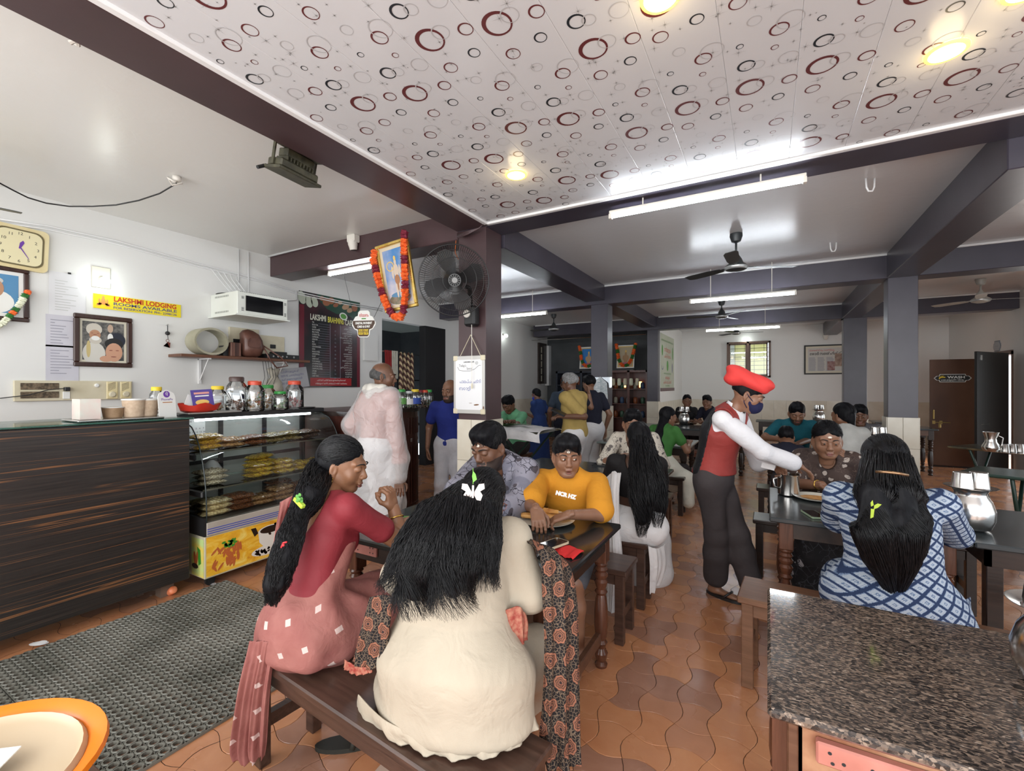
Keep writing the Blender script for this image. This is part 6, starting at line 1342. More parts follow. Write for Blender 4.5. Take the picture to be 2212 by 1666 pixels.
def ik(a, t, l1, l2, pole):
 a = np.array(a, float); t = np.array(t, float); d = t-a; D = np.linalg.norm(d); mx = (l1+l2)*.999
 if D > mx: t = a+d/D*mx; d = t-a; D = mx
 x = (l1*l1-l2*l2+D*D)/(2*D); h = math.sqrt(max(l1*l1-x*x, 0)); u = d/D; p = np.array(pole, float); p = p-u*(p@u); p = unit(p)
 return a+u*x+p*h, t
HANDS = {}
def hand(side, curl, vox, spread=.1, thumb=.5, pinch=0):
 key = (side, curl, vox, spread, thumb, pinch)
 if key in HANDS: return HANDS[key]
 F = Field((-.08, -.03, -.11), (.08, .21, .05), vox)
 F.cone((0, -.02, 0), (0, .02, 0), .024, .028, .01, (0, 0, 1), .75)
 for x0, x1 in ((-.026, -.03), (-.009, -.010), (.009, .010), (.026, .028)): F.cone((x0*.8, .01, 0), (x1, .078, 0), .016, .0125, .012, (0, 0, 1), .85)
 F.ell((side*-.024, .03, -.008), (.018, .032, .015), k=.012)
 ls = (.070, .080, .074, .058); xs = (-.031, -.0105, .010, .030)
 for i in range(4):
  x = xs[i]*side; L = ls[i]; p = np.array((x, .080, 0)); a = curl*(.85+.1*i)+(pinch*.6 if i == 0 else 0); yaw_ = -x*spread*20; g = 0
  for j, (f, r0, r1) in enumerate(((.45, .0098, .009), (.30, .009, .0082), (.25, .0082, .0068))):
   g += a*(.7 if j == 0 else 1.0); d = np.array((math.sin(-yaw_), math.cos(g), -math.sin(g))); d = unit(d); q = p+d*L*f; F.cone(p, q, r0, r1, .004); p = q
 p = np.array((side*-.030, .022, -.006)); a = thumb
 d = unit((side*-.75*math.cos(a)-side*.1, .62, -.55*a-.1)); q = p+d*.042; F.cone(p, q, .0135, .011, .010); d = unit((side*(-.35+.5*a), .85, -.55*a)); q2 = q+d*.030; F.cone(q, q2, .011, .0095, .004); d = unit((side*(-.1+.6*a), .9, -.5*a)); F.cone(q2, q2+d*.024, .0095, .007, .004)
 HANDS[key] = F.mesh(); return HANDS[key]
HEADS = {}
def head_mesh(vox, sex, lids, mouth, fat=1.0, beard=False):
 key = (vox, sex, lids, mouth, fat, beard)
 if key in HEADS: return HEADS[key]
 F = Field((-.11, -.13, -.16), (.11, .13, .14), vox); f = .94 if sex == 'f' else 1.0; J = fat
 F.ell((0, -.018, .030), (.075, .092, .086)); F.ell((0, .018, -.030), (.061*J, .066, .078), k=.03)
 F.ell((0, .058, -.099*f), (.024*J, .018, .017), k=.02)
 for s in (-1, 1):
  F.cone((s*.055*J, -.01, -.048), (s*.022*J, .05, -.098*f), .019, .014, .025); F.ell((s*.037*J, .052, -.030), (.022*J, .020, .026), k=.02)
  F.cone((s*.045, .064, .024), (s*.012, .083, .021), .009, .010, .014)
  F.ell((s*.031, .091, .002), (.019, .016, .0135), k=.010, neg=True)
  F.ell((s*.031, .0725, .0035), (.0175, .0155, .0145), k=.004)
  if lids < 0: F.ell((s*.031, .0775, .0125), (.0175, .0115, .0062), k=.004)
  elif lids > .5: F.ell((s*.031, .0765, .0015), (.0165, .0125, .0105), k=.003)
  else: F.ell((s*.031, .0775, .0098), (.0175, .0115, .0074), k=.004); F.ell((s*.031, .0755, -.0085), (.015, .0105, .0045), k=.004)
  F.ell((s*.0125, .092, -.0345), (.0085, .0095, .0075), k=.006)
  F.ell((s*.078, -.012, -.008), (.008, .017, .031), Ry(s*-.15)@Rz(s*.45), k=.005); F.ell((s*.086, -.006, -.006), (.006, .010, .019), Rz(s*.45), k=.004, neg=True)
  F.ell((s*.077, -.008, -.038), (.007, .008, .009), k=.005)
 F.cone((0, .078, .012), (0, .097, -.026), .0085, .0125, .012); F.ell((0, .101, -.030), (.0105, .010, .0095), k=.006)
 o = .004 if mouth == 'open' else 0
 F.ell((0, .083, -.055), (.020, .010, .010), k=.014)
 F.ell((0, .0885, -.0625+o*.5), (.0225, .0085, .0052), k=.005); F.ell((0, .0870, -.0735-o), (.0185, .0088, .0062), k=.005); F.ell((0, .0965, -.0682-o*.3), (.022, .009, .0016+o*.7), k=.003, neg=True)
 if beard: F.ell((0, .035, -.085), (.058*J, .060, .045), k=.02)
 F.cone((0, -.02, -.06), (0, -.032, -.15), .050, .050, .03)
 HEADS[key] = F.mesh(); return HEADS[key]
def skin_mat(name, c, lip=None):
 if name in MATS: return MATS[name]
 m = mat(name, c, .42); t = NT(m); v = t.coord('Object'); t.col(t.mix(t.noise(v, 22, 4), tuple(x*.82 for x in c), tuple(min(1, x*1.12) for x in c)))
 t.bump(t.noise(v, 160, 2), .08, .002); t.b.inputs['Subsurface Weight'].default_value = .06; t.b.inputs['Subsurface Radius'].default_value = (.012, .005, .003); return m
SK = {'dark': skin_mat('skin_dark_brown', (.155, .072, .042)), 'mid': skin_mat('skin_brown', (.24, .118, .070)), 'warm': skin_mat('skin_warm_brown', (.27, .128, .068)), 'deep': skin_mat('skin_deep_brown', (.085, .042, .028))}
m_lip = mat('lip_brown', (.20, .07, .055), .35); m_lipd = mat('lip_dark', (.11, .045, .038), .38)
m_hair = noisy('black_hair', (.004, .004, .005), (.010, .010, .012), 50, .48, .5, (1, 1, .25), bscale=120, bdist=.004, spec=.10); m_hairs = noisy('hair_strand_black', (.003, .003, .004), (.009, .009, .011), 50, .45, 0, spec=.32)
m_hairg = noisy('grey_hair', (.16, .16, .16), (.30, .30, .30), 60, .6, .5); m_stub = mat('stubble', (.035, .02, .015), .7)
m_eyew = mat('eye_white', (.62, .60, .56), .15); m_iris = mat('eye_iris', (.012, .006, .004), .08); m_brow = mat('eyebrow_black', (.009, .007, .006), .7); m_nail = mat('finger_nail', (.42, .22, .17), .3)
m_tilak = mat('white_tilak', (.75, .68, .58), .6)
class Person:
 def __init__(s, label, pos, zh, yaw, S=1.07, sex='m', lean=10, hunch=8, roll=0, twist=0, head=(0, 0, 0), skin='mid', w=1.0, vox=.008, hv=.004, group=None, sh=None, hs=1.0, nlen=1.0, cat='person', belly=0, neckx=0):
  s.S = S; s.sex = sex; s.vox = vox; s.hv = hv; s.w = w; s.yaw = RAD(yaw); s.hs = hs*S; s.skin = SK[skin]
  H = np.array((pos[0], pos[1], zh)); s.H = H; r = RAD(roll)
  s.R0 = Rz(s.yaw)@Rx(-RAD(lean)*.5)@Ry(r*.5); s.R1 = Rz(s.yaw)@Rx(-RAD(lean))@Ry(r); s.R2 = Rz(s.yaw+RAD(twist))@Rx(-RAD(lean+hunch))@Ry(r)
  s.sw = (sh or (.170 if sex == 'm' else .150))*S
  s.waist = H+s.R0@np.array((0, 0, .16*S)); s.chest = s.waist+s.R1@np.array((0, 0, .185*S)); s.neckb = s.chest+s.R2@np.array((0, -.005, .165*S))
  s.shd = {k: s.chest+s.R2@np.array((k*s.sw, -.005, .118*S)) for k in (-1, 1)}
  s.Rh = Rz(s.yaw+RAD(head[0]))@Rx(-RAD(head[1]))@Ry(RAD(head[2])); s.hc = s.neckb+s.R2@np.array((neckx, .025*S, .145*S*nlen))+Rz(s.yaw)@np.array((0, math.sin(RAD(max(head[1], 0)))*.03, 0))
  s.hip = {k: H+s.R0@np.array((k*.088*S*(.9+.1*w), 0, -.01)) for k in (-1, 1)}
  s.arm = {}; s.leg = {}; s.bel = belly
  s.root = thing('person', label, cat, (pos[0], pos[1], 0), s.yaw, group); s.hands = {}
 def set_arm(s, k, target, pole=(0, -.3, -1), l=(.285, .255)):
  """k=+1 right, -1 left; target wrist in world; pole in the person's own frame"""
  S = s.S; p = Rz(s.yaw)@np.array((pole[0]*k, pole[1], pole[2])); e, t = ik(s.shd[k], target, l[0]*S, l[1]*S, p); s.arm[k] = (s.shd[k], e, t)
 def set_hand(s, k, d=None, palm=(0, 0, -1), curl=.35, thumb=.5, spread=.1, pinch=0):
  a, e, t = s.arm[k]; y = unit(d if d is not None else t-e); z = -np.array(palm, float); z = unit(z-y*(z@y)); x = np.cross(y, z); s.hands[k] = (np.stack([x, y, z], 1), curl, thumb, spread, pinch)
 def set_leg(s, k, foot, pole=(0, 1, .3), toe=None, l=(.43, .42)):
  S = s.S; p = Rz(s.yaw)@np.array((pole[0]*k, pole[1], pole[2])); an = np.array(foot, float)+np.array((0, 0, .075*S)); kn, an = ik(s.hip[k], an, l[0]*S, l[1]*S, p)
  td = unit(toe) if toe is not None else Rz(s.yaw)@np.array((0, 1, 0)); s.leg[k] = (s.hip[k], kn, an, td)
 def sit(s, fwd=.40, spread=.10, zf=0):
  for k in (-1, 1): p = s.H+Rz(s.yaw)@np.array((k*spread, fwd*s.S, 0)); s.set_leg(k, (p[0], p[1], zf))
 def stand(s, d=.09, off=((0, 0), (0, 0))):
  for i, k in enumerate((-1, 1)): p = s.H+Rz(s.yaw)@np.array((k*d+off[i][0], off[i][1], 0)); s.set_leg(k, (p[0], p[1], 0), (0, 1, 0))
 def bounds(s):
  P = [s.H, s.hc, s.neckb]+[q for k in s.arm for q in s.arm[k]]+[q for k in s.leg for q in s.leg[k][:3]]; P = np.array(P); return P.min(0)-.27, P.max(0)+.25
 def torso(s, F, g, k=.05, hips=True, flat=.70, neck=True, bust=None, upto=9):
  S, w = s.S, s.w; fw = s.R1@np.array((0, 1, 0)); f0 = s.R0@np.array((0, 1, 0)); f2 = s.R2@np.array((0, 1, 0)); m = s.sex == 'm'
  if hips: F.ell(s.H+np.array((0, 0, .02)), np.array(((.155 if m else .17)*w*S+g, .115*w*S+g, .105*S+g)), s.R0, k)
  F.cone(s.H+s.R0@np.array((0, 0, .05*S)), s.waist, (.135 if m else .145)*w*S+g, (.125 if m else .115)*w*S+g, k, f0, flat+.05)
  F.cone(s.waist, s.chest, (.125 if m else .112)*w*S+g, (.150 if m else .132)*w*S+g, k, fw, flat)
  if s.bel: F.ell(s.waist+s.R1@np.array((0, .05, -.02)), np.array((.13*w*S, .10*S+s.bel, .12*S)), s.R1, k)
  if upto > 1:
   F.cone(s.chest, s.chest+s.R2@np.array((0, -.005, .09*S)), .150*w**.5*S*(1 if m else .9)+g, .105*S+g, k, f2, flat)
   for q in (-1, 1): F.cone(s.chest+s.R2@np.array((q*.05*S, -.005, .10*S)), s.shd[q], .060*S+g, .047*S*w**.5+g, k)
   F.cone(s.chest+s.R2@np.array((0, -.01, .11*S)), s.neckb, .075*S+g, .055*S+g*.6, k)
  if bust or (bust is None and not m):
   for q in (-1, 1): F.ell(s.chest+s.R2@np.array((q*.065*S, .085*S, .0)), np.array((.062, .055, .062))*S+g, s.R2, .04)
 def arms(s, F, g, f=2.0, k=.02, loose=0, only=None, sw=1.0):
  for q in s.arm:
   if only and q != only: continue
   a, e, t = s.arm[q]; S = s.S*sw; fa = min(f, 1); p = a+(e-a)*fa; w = s.w**.6
   F.cone(a, p, .050*S*w+g, (.050-.010*fa)*S*w+g+loose*fa, k)
   if f > 1: fb = f-1; F.cone(e, e+(t-e)*fb, .040*S*w+g+loose, (.040-.013*fb)*S*w+g+loose*.6, k)
 def legs(s, F, g, f=2.0, k=.03, flare=0, feet=False):
  S, w = s.S, s.w
  for q in s.leg:
   h, kn, an, td = s.leg[q]; F.cone(h, h+(kn-h)*min(f, 1), .085*S*w+g, (.058*S*w+g)*min(f, 1)+(.085*S*w+g)*(1-min(f, 1)), k)
   if f > 1: fb = f-1; mid = kn+(an-kn)*.35*min(1, fb/.35); F.cone(kn, mid, .056*S+g, .056*S+g+flare*.4, k); F.cone(mid, kn+(an-kn)*fb, .056*S+g+flare*.4, (.056-.02*fb)*S+g+flare, k)
   if feet:
    F.cone(an, an-np.array((0, 0, .045*S)), .036*S, .033*S, k); F.cone(an+np.array((0, 0, -.05*S)), an+td*.13*S+np.array((0, 0, -.057*S)), .032*S, .026*S, k*.7, (0, 0, 1), .75); F.cone(an+td*.12*S+np.array((0, 0, -.057*S)), an+td*.18*S+np.array((0, 0, -.062*S)), .028*S, .016*S, k*.6, (0, 0, 1), .6); F.ell(an-td*.03+np.array((0, 0, -.05*S)), np.array((.03, .03, .025))*S, k=k)
 def body(s, lids=0, mouth='closed', fat=1.0, eyes=True, look=(0, 0), beardfn=None, tilak=False, lip=None, beard=False, mask_legs=False):
  lo, hi = s.bounds(); F = Field(lo, hi, s.vox); s.torso(F, -.006, bust=False); s.arms(F, 0, k=.02); s.legs(F, -.004, feet=True)
  F.cone(s.neckb-s.R2@np.array((0, 0, .03)), s.hc+s.Rh@np.array((0, -.025, -.07))*s.hs, .056*s.S, .050*s.S, .02)
  parts = [F.mesh()]; V, Q = head_mesh(s.hv, s.sex, lids, mouth, fat, beard); HV = (V*s.hs)@s.Rh.T+s.hc; parts.append((HV, Q))
  mats = [s.skin, lip or m_lip, m_stub, m_tilak]; n0 = len(parts[0][1]); C = V[Q].mean(1); mi = np.zeros(len(Q))
  x, y, z = C[:, 0], C[:, 1], C[:, 2]
  mi[(y > .084) & (np.abs(x) < .0235) & (np.abs(z+.0682)/.0125+(x/.0235)**2 < 1.0)] = 1
  if beardfn is not None: mi[beardfn(x, y, z) & (mi != 1)] = 2
  if tilak: mi[(y > .06) & ((x/.010)**2+((z-.042)/.006)**2 < 1)] = 3
  MI = [np.zeros(n0), mi]
  for k, (R, curl, thumb, spread, pinch) in s.hands.items():
   V2, Q2 = hand(k, curl, .003 if s.hv <= .0045 else .006, spread, thumb, pinch); parts.append(((V2*s.S*(.93 if s.sex == 'f' else 1))@R.T+s.arm[k][2], Q2)); MI.append(np.zeros(len(Q2)))
  o = bpy.data.objects.new('body', np_mesh('body', parts, mats, np.concatenate(MI))); COL.objects.link(o); adopt(o, s.root); s.bodyo = o
  if eyes: s.face(lids, look)
  return s
 def HP(s, p): return Vector(s.hc+s.Rh@(np.array(p, float)*s.hs))
 def HM(s): M = Matrix.Identity(4); [[M[i].__setitem__(j, s.Rh[i][j]*s.hs) for j in range(3)] for i in range(3)]; M.translation = Vector(s.hc); return M
 def face(s, lids, look):
  M = s.HM();
  for q in (-1, 1):
   if lids <= .5:
    b = MB(M); b.ball((q*.031, .0745, .0025), (.0138, .0142, .0088), 14, 10); b.build('eye', m_eyew, s.root, True); b = MB(M); c = Vector((q*.031+look[0]*.008, .0872-abs(look[0])*.0012, .002+look[1]*.005)); b.ball(c, (.0052, .0032, .0056), 12, 8); b.build('iris', m_iris, s.root, True)
   b = MB(M); b.tube([(q*.012, .0945, .0225), (q*.024, .0935, .0275), (q*.038, .084, .0275), (q*.050, .070, .020)], [.0022, .0034, .0028, .001], 6); b.build('eyebrow', m_brow, s.root, True)
 def piece(s, name, m, fn, vox=None, fold=0, fr=22, seed=1, pad=0, lo=None, hi=None, stuff_=False, st_=(1, 1, 1)):
  a, b = s.bounds(); a = a-pad if lo is None else lo; b = b+pad if hi is None else hi; F = Field(a, b, vox or s.vox); fn(F)
  if fold: F.folds(fold, fr, seed, st_)
  V, Q = F.mesh()
  if len(V) == 0: return None
  o = bpy.data.objects.new(name, np_mesh(name, [(V, Q)], m)); COL.objects.link(o); adopt(o, s.root); return o
 def shirt(s, m, sleeve=.55, g=.012, length=.05, loose=.008, name='shirt', fold=.004, seed=1, flat=.74, vneck=True, collar=None, up=.0, vox=None, only=None, neckdip=.0, fr=24):
  def fn(F):
   s.torso(F, g, flat=flat); s.arms(F, g, sleeve, loose=loose, only=only)
   if collar is None: F.cone(s.neckb+s.R2@np.array((0, .01, .03)), s.neckb+s.R2@np.array((0, .02, .12)), .062*s.S, .09*s.S, .004, neg=True)
   F.cut(s.H+np.array((0, 0, -length)), (0, 0, -1))
   if neckdip: F.ell(s.neckb+s.R2@np.array((0, .08*s.S, .0)), np.array((.06, .07, neckdip))*s.S, s.R2, .006, True)
  return s.piece(name, m, fn, fold=fold, seed=seed, vox=vox, fr=fr)
 def collar(s, m, r=.066, h=.03, open_=.6, name='collar'):
  M = Matrix.Identity(4);
  for i in range(3):
   for j in range(3): M[i][j] = s.R2[i][j]
  M.translation = Vector(s.neckb+s.R2@np.array((0, .004, .01)))
  b = MB(M); K = 26; vs = []
  for i in range(K):
   a = PI/2+open_*.5+(2*PI-open_)*i/(K-1); q = r*s.S; c, d = math.cos(a), math.sin(a)
   f = max(0, math.sin(a)); vs += [(q*c*.92, q*d*.95, .012+h*(1-.55*f)), (q*c*1.12, q*d*1.15, .004-.028*f), (q*c*1.02, q*d*1.05, -.012-.03*f)]
  b.add(vs, [(3*i+j, 3*i+3+j, 3*i+4+j, 3*i+1+j) for i in range(K-1) for j in (0, 1)]); return b.build(name, m, s.root, True)
 def trousers(s, m, f=1.92, g=.014, flare=.02, fold=.004, name='trousers', vox=None):
  def fn(F):
   F.ell(s.H+np.array((0, 0, .02)), np.array((.158*s.w*s.S+g, .12*s.w*s.S+g, .11*s.S+g)), s.R0, .05); s.legs(F, g, f, .035, flare); F.cone(s.H, s.waist*.4+s.H*.6, .14*s.w*s.S+g, .13*s.w*s.S+g, .05, s.R0@np.array((0, 1, 0)), .75)
  return s.piece(name, m, fn, fold=fold, seed=3, vox=vox)
 def hair(s, style='short', m=None, name='hair', vox=None, rough=.0035, seed=3, extra=None, fr=130):
  m = m or m_hair; v = vox or s.hv
  F = Field((-.15, -.19, -.2), (.15, .15, .17), v)
  if style in ('short', 'boy'):
   F.ell((0, -.022, .038), (.084, .100, .092)); F.ell((0, .030, .092), (.064, .054, .034), k=.03)
   if style == 'boy': F.ell((0, .045, .086), (.064, .042, .026), k=.025)
   F.ell((0, .125, -.012 if style == 'boy' else -.008), (.075, .082, .082), k=.008, neg=True)
   F.cut((0, 0, -.035), (0, -.25, -1), .01); F.cut((0, .035, -.0), (0, .8, -1.0), .02)
   for q in (-1, 1): F.ell((q*.09, -.004, -.025), (.03, .026, .04), k=.01, neg=True)
  elif style == 'bald':
   F.ell((0, -.028, .012), (.081, .094, .075)); F.ell((0, .02, .12), (.085, .11, .075), k=.01, neg=True); F.cut((0, .02, 0), (0, 1, 0)); F.cut((0, 0, -.045), (0, -.2, -1))
   for q in (-1, 1): F.ell((q*.085, -.004, -.025), (.022, .024, .03), k=.01, neg=True)
  else:   # pulled back from a hairline
   F.ell((0, -.024, .036), (.083, .100, .092)); F.ell((0, -.05, -.02), (.074, .066, .075), k=.03)
   F.ell((0, .125, -.035), (.080, .085, .095), k=.008, neg=True)
   for q in (-1, 1): F.ell((q*.092, .008, -.035), (.03, .030, .042), k=.01, neg=True)
   F.cut((0, .03, .02), (0, .9, -1.0), .02)
  if extra: extra(F)
  F.folds(rough, fr, seed, (1, .5, .35)); V, Q = F.mesh(); o = bpy.data.objects.new(name, np_mesh(name, [((V*s.hs)@s.Rh.T+s.hc, Q)], m)); COL.objects.link(o); adopt(o, s.root); return o
def cap_strands(s, style, n, m, seed=2, r=.0011):
 """combed hairs lying on the skull in head space"""
 rr = np.random.RandomState(seed); c = np.array((0, -.023, .037)); R_ = np.array((.0835, .100, .0925)); V = []; Q = []; off = 0; N = 10
 for q in range(n):
  if style == 'back':
   a = rr.uniform(-1.9, 1.9); up = rr.uniform(.0, 1.0); s0 = unit((math.sin(a)*.95, math.cos(a)*.62+.12, .30+.62*up)); e = unit((rr.normal()*.12, -.93, -.42+rr.normal()*.1)); L = rr.uniform(.45, 1)
  else:
   a = rr.uniform(0, 6.28); s0 = unit((math.cos(a)*rr.rand()**.5, math.sin(a)*rr.rand()**.5, .25+.75*rr.rand())); e = unit(s0+np.array((rr.normal()*.35, .55+rr.normal()*.3, -.25+rr.normal()*.3))*(.9)); L = 1
   if s0[1] > .55 and s0[2] < .55: continue
  w0 = math.acos(np.clip(s0@e, -1, 1)); t0 = rr.uniform(0, .3) if style == 'back' else 0; P = []
  for i in range(N):
   t = t0+(1-t0)*L*i/(N-1); d = (s0*math.sin((1-t)*w0)+e*math.sin(t*w0))/(math.sin(w0)+1e-6); P.append(c+d*R_*(1.012+.02*rr.rand()*(style != 'back')+.012*math.sin(i*.9+q)))
  P = np.array(P)
  if style == 'back' and P[0][2] < .0 and P[0][1] > .0: continue
  dd = np.gradient(P, axis=0); u = np.cross(dd, (.37, .61, .7)); u /= np.linalg.norm(u, axis=1)[:, None]+1e-9; v = np.cross(dd, u); v /= np.linalg.norm(v, axis=1)[:, None]+1e-9
  for k in range(3): a = k*2.0944; V.append(P+(u*math.cos(a)+v*math.sin(a))*r)
  for i in range(N-1):
   for k in range(3): Q.append((off+k*N+i, off+k*N+i+1, off+((k+1) % 3)*N+i+1, off+((k+1) % 3)*N+i))
  off += 3*N
 V = np.concatenate(V); o = bpy.data.objects.new('hair_strands', np_mesh('hair_strands', [((V*s.hs)@s.Rh.T+s.hc, np.array(Q))], m)); COL.objects.link(o); adopt(o, s.root); stuff(o)
def strands(parent, guides, n, m, r=.0016, wav=.01, wf=5, seed=1, npt=16, name='hair_strands', tail=.25, fr_lo=0.0):
 """guides: polyline [(point, radius, squash dir or None)], strands ride on its outside"""
 rr = np.random.RandomState(seed); P = np.array([g[0] for g in guides], float); Rr = np.array([g[1] for g in guides], float); K = len(P)
 d = np.gradient(P, axis=0); d /= np.linalg.norm(d, axis=1)[:, None]; up = np.array((.3, .2, 1.0)) if abs(d[0][2]) < .7 else np.array((1.0, .2, 0)); A = np.cross(d, up); A /= np.linalg.norm(A, axis=1)[:, None]; B = np.cross(A, d)
 V = []; Q = []; off = 0
 for q in range(n):
  a0 = rr.rand()*6.283; lr = .88+.2*rr.rand(); t0 = fr_lo+rr.rand()**2*.35*(1-fr_lo); t1 = min(1.0, t0+.45+.55*rr.rand()); ph = rr.rand()*6.28; tw = rr.normal()*.5; ts = np.linspace(t0, t1, npt); L = []
  for t in ts:
   f = t*(K-1); i = min(int(f), K-2); g = f-i; c = P[i]*(1-g)+P[i+1]*g; R_ = Rr[i]*(1-g)+Rr[i+1]*g; a = a0+tw*t; aa = A[i]*(1-g)+A[i+1]*g; bb = B[i]*(1-g)+B[i+1]*g
   e = tail*max(0, t-.8)*R_; p = c+(aa*math.cos(a)+bb*math.sin(a))*(R_*lr+e*rr.rand()); w_ = wav*math.sin(t*wf*6.28+ph); L.append(p+aa*w_*math.sin(a)+bb*w_*math.cos(a))
  L = np.array(L); dd = np.gradient(L, axis=0); dd /= np.linalg.norm(dd, axis=1)[:, None]+1e-9; u = np.cross(dd, (.37, .61, .7)); u /= np.linalg.norm(u, axis=1)[:, None]+1e-9; v = np.cross(dd, u)
  rad = r*(1-.75*np.linspace(0, 1, npt)**2)[:, None]
  for k in range(3): a = k*2.0944; V.append(L+(u*math.cos(a)+v*math.sin(a))*rad)
  for i in range(npt-1):
   for k in range(3): Q.append((off+k*npt+i, off+k*npt+i+1, off+((k+1) % 3)*npt+i+1, off+((k+1) % 3)*npt+i))
  off += 3*npt
 o = bpy.data.objects.new(name, np_mesh(name, [(np.concatenate(V), np.array(Q))], m)); COL.objects.link(o); adopt(o, parent); stuff(o); return o
def drape(rows, name, m, parent, amp=.012, nf=6, nu=60, nv=40, seed=0, th=.003, wv=None, phase=0.0):
 """cloth sheet through rows of points (each row the same number of points), with soft folds"""
 R = np.array([[tuple(p) for p in r] for r in rows], float); a, b, _ = R.shape
 def interp(Y, t):
  n = len(Y); f = np.clip(t*(n-1), 0, n-1-1e-9); i = int(f); g = f-i; p0 = Y[max(i-1, 0)]; p1 = Y[i]; p2 = Y[min(i+1, n-1)]; p3 = Y[min(i+2, n-1)]
  return .5*((2*p1)+(-p0+p2)*g+(2*p0-5*p1+4*p2-p3)*g*g+(-p0+3*p1-3*p2+p3)*g**3)
 G = np.zeros((nv, nu, 3))
 for j in range(nv):
  row = interp(R, j/(nv-1))
  for i in range(nu): G[j, i] = interp(row, i/(nu-1))
 du = np.gradient(G, axis=1); dv = np.gradient(G, axis=0); N = np.cross(du, dv); N /= np.linalg.norm(N, axis=2)[:, :, None]+1e-9
 U, Vv = np.meshgrid(np.linspace(0, 1, nu), np.linspace(0, 1, nv)); wgt = .35+.65*Vv if wv is None else wv(Vv)
 D = amp*wgt*(np.sin(2*PI*nf*U+phase+1.2*np.sin(Vv*3+seed))+.45*np.sin(2*PI*nf*2.3*U+seed*1.7+2*Vv))
 G = G+N*D[:, :, None]; V = G.reshape(-1, 3); V2 = (G-N*th).reshape(-1, 3); o = nu*nv
 Q = [(j*nu+i, j*nu+i+1, (j+1)*nu+i+1, (j+1)*nu+i) for j in range(nv-1) for i in range(nu-1)]; Q += [(o+q[0], o+q[3], o+q[2], o+q[1]) for q in Q]
 for i in range(nu-1): Q.append((i+1, i, o+i, o+i+1)); k = (nv-1)*nu; Q.append((k+i, k+i+1, o+k+i+1, o+k+i))
 for j in range(nv-1): Q.append((j*nu, (j+1)*nu, o+(j+1)*nu, o+j*nu)); k = nu-1; Q.append(((j+1)*nu+k, j*nu+k, o+j*nu+k, o+(j+1)*nu+k))
 ob = bpy.data.objects.new(name, np_mesh(name, [(np.concatenate([V, V2]), np.array(Q))], m)); COL.objects.link(ob)
 if parent: adopt(ob, parent)
 return ob
# ------------------------------------------------------------------ printed fabrics
def plane_uv(t, rot=TH, sc=1.0, warp=.012):
 """u runs across the view, v up, in metres"""
 v = t.coord('Object', (1, 1, 1), (0, 0, -rot)); nz = t.n('ShaderNodeTexNoise', {'Vector': v, 'Scale': 5.0}).outputs['Color']
 w_ = t.n('ShaderNodeVectorMath', {0: nz}, operation='SCALE'); w_.inputs[3].default_value = warp*4; a = t.n('ShaderNodeVectorMath', {0: v, 1: w_.outputs[0]}, operation='ADD')
 s_ = t.n('ShaderNodeSeparateXYZ', {0: a.outputs[0]}); return t.m2('MULTIPLY', s_.outputs[0], sc), t.m2('MULTIPLY', s_.outputs[2], sc), t.m2('MULTIPLY', s_.outputs[1], sc), v
def cellf(t, u, v, brick=True):
 j = t.m2('FLOOR', v); off = t.m2('MULTIPLY', t.m2('MODULO', t.m2('ABSOLUTE', j), 2.0), .5) if brick else 0.0
 uu = t.m2('ADD', u, off); return t.m2('SUBTRACT', t.m2('FRACT', uu), .5), t.m2('SUBTRACT', t.m2('FRACT', v), .5), t.m2('FLOOR', uu), j
def print_shawl():
 m = cloth('block_print_shawl', (.02, .018, .017), .85); t = NT(m); u, v, w_, c = plane_uv(t, sc=1/.062, warp=.003); fx, fy, i, j = cellf(t, u, t.m2('MULTIPLY', v, .9))
 r = t.m2('SQRT', t.m2('ADD', t.m2('MULTIPLY', fx, fx), t.m2('MULTIPLY', fy, fy))); a = t.m2('ARCTAN2', fy, fx); rp_ = t.m2('ADD', r, t.m2('MULTIPLY', t.m2('SINE', t.m2('MULTIPLY', a, 8.0)), .018))
 med = t.ramp(rp_, [(0, (.03, .02, .02)), (.07, (.24, .10, .065)), (.12, (.04, .025, .02)), (.16, (.22, .09, .055)), (.21, (.06, .03, .022)), (.25, (.25, .105, .065)), (.335, (.014, .012, .012))], 'CONSTANT')
 g1 = t.n('ShaderNodeTexVoronoi', {'Vector': c, 'Scale': 95.0}, feature='DISTANCE_TO_EDGE').outputs['Distance']; lace = t.ramp(g1, [(0, (.14, .10, .07)), (.07, (.014, .012, .013))], 'CONSTANT')
 t.col(t.mix(t.ramp(rp_, [(0, (0, 0, 0)), (.36, (1, 1, 1))], 'CONSTANT'), med, lace)); return m
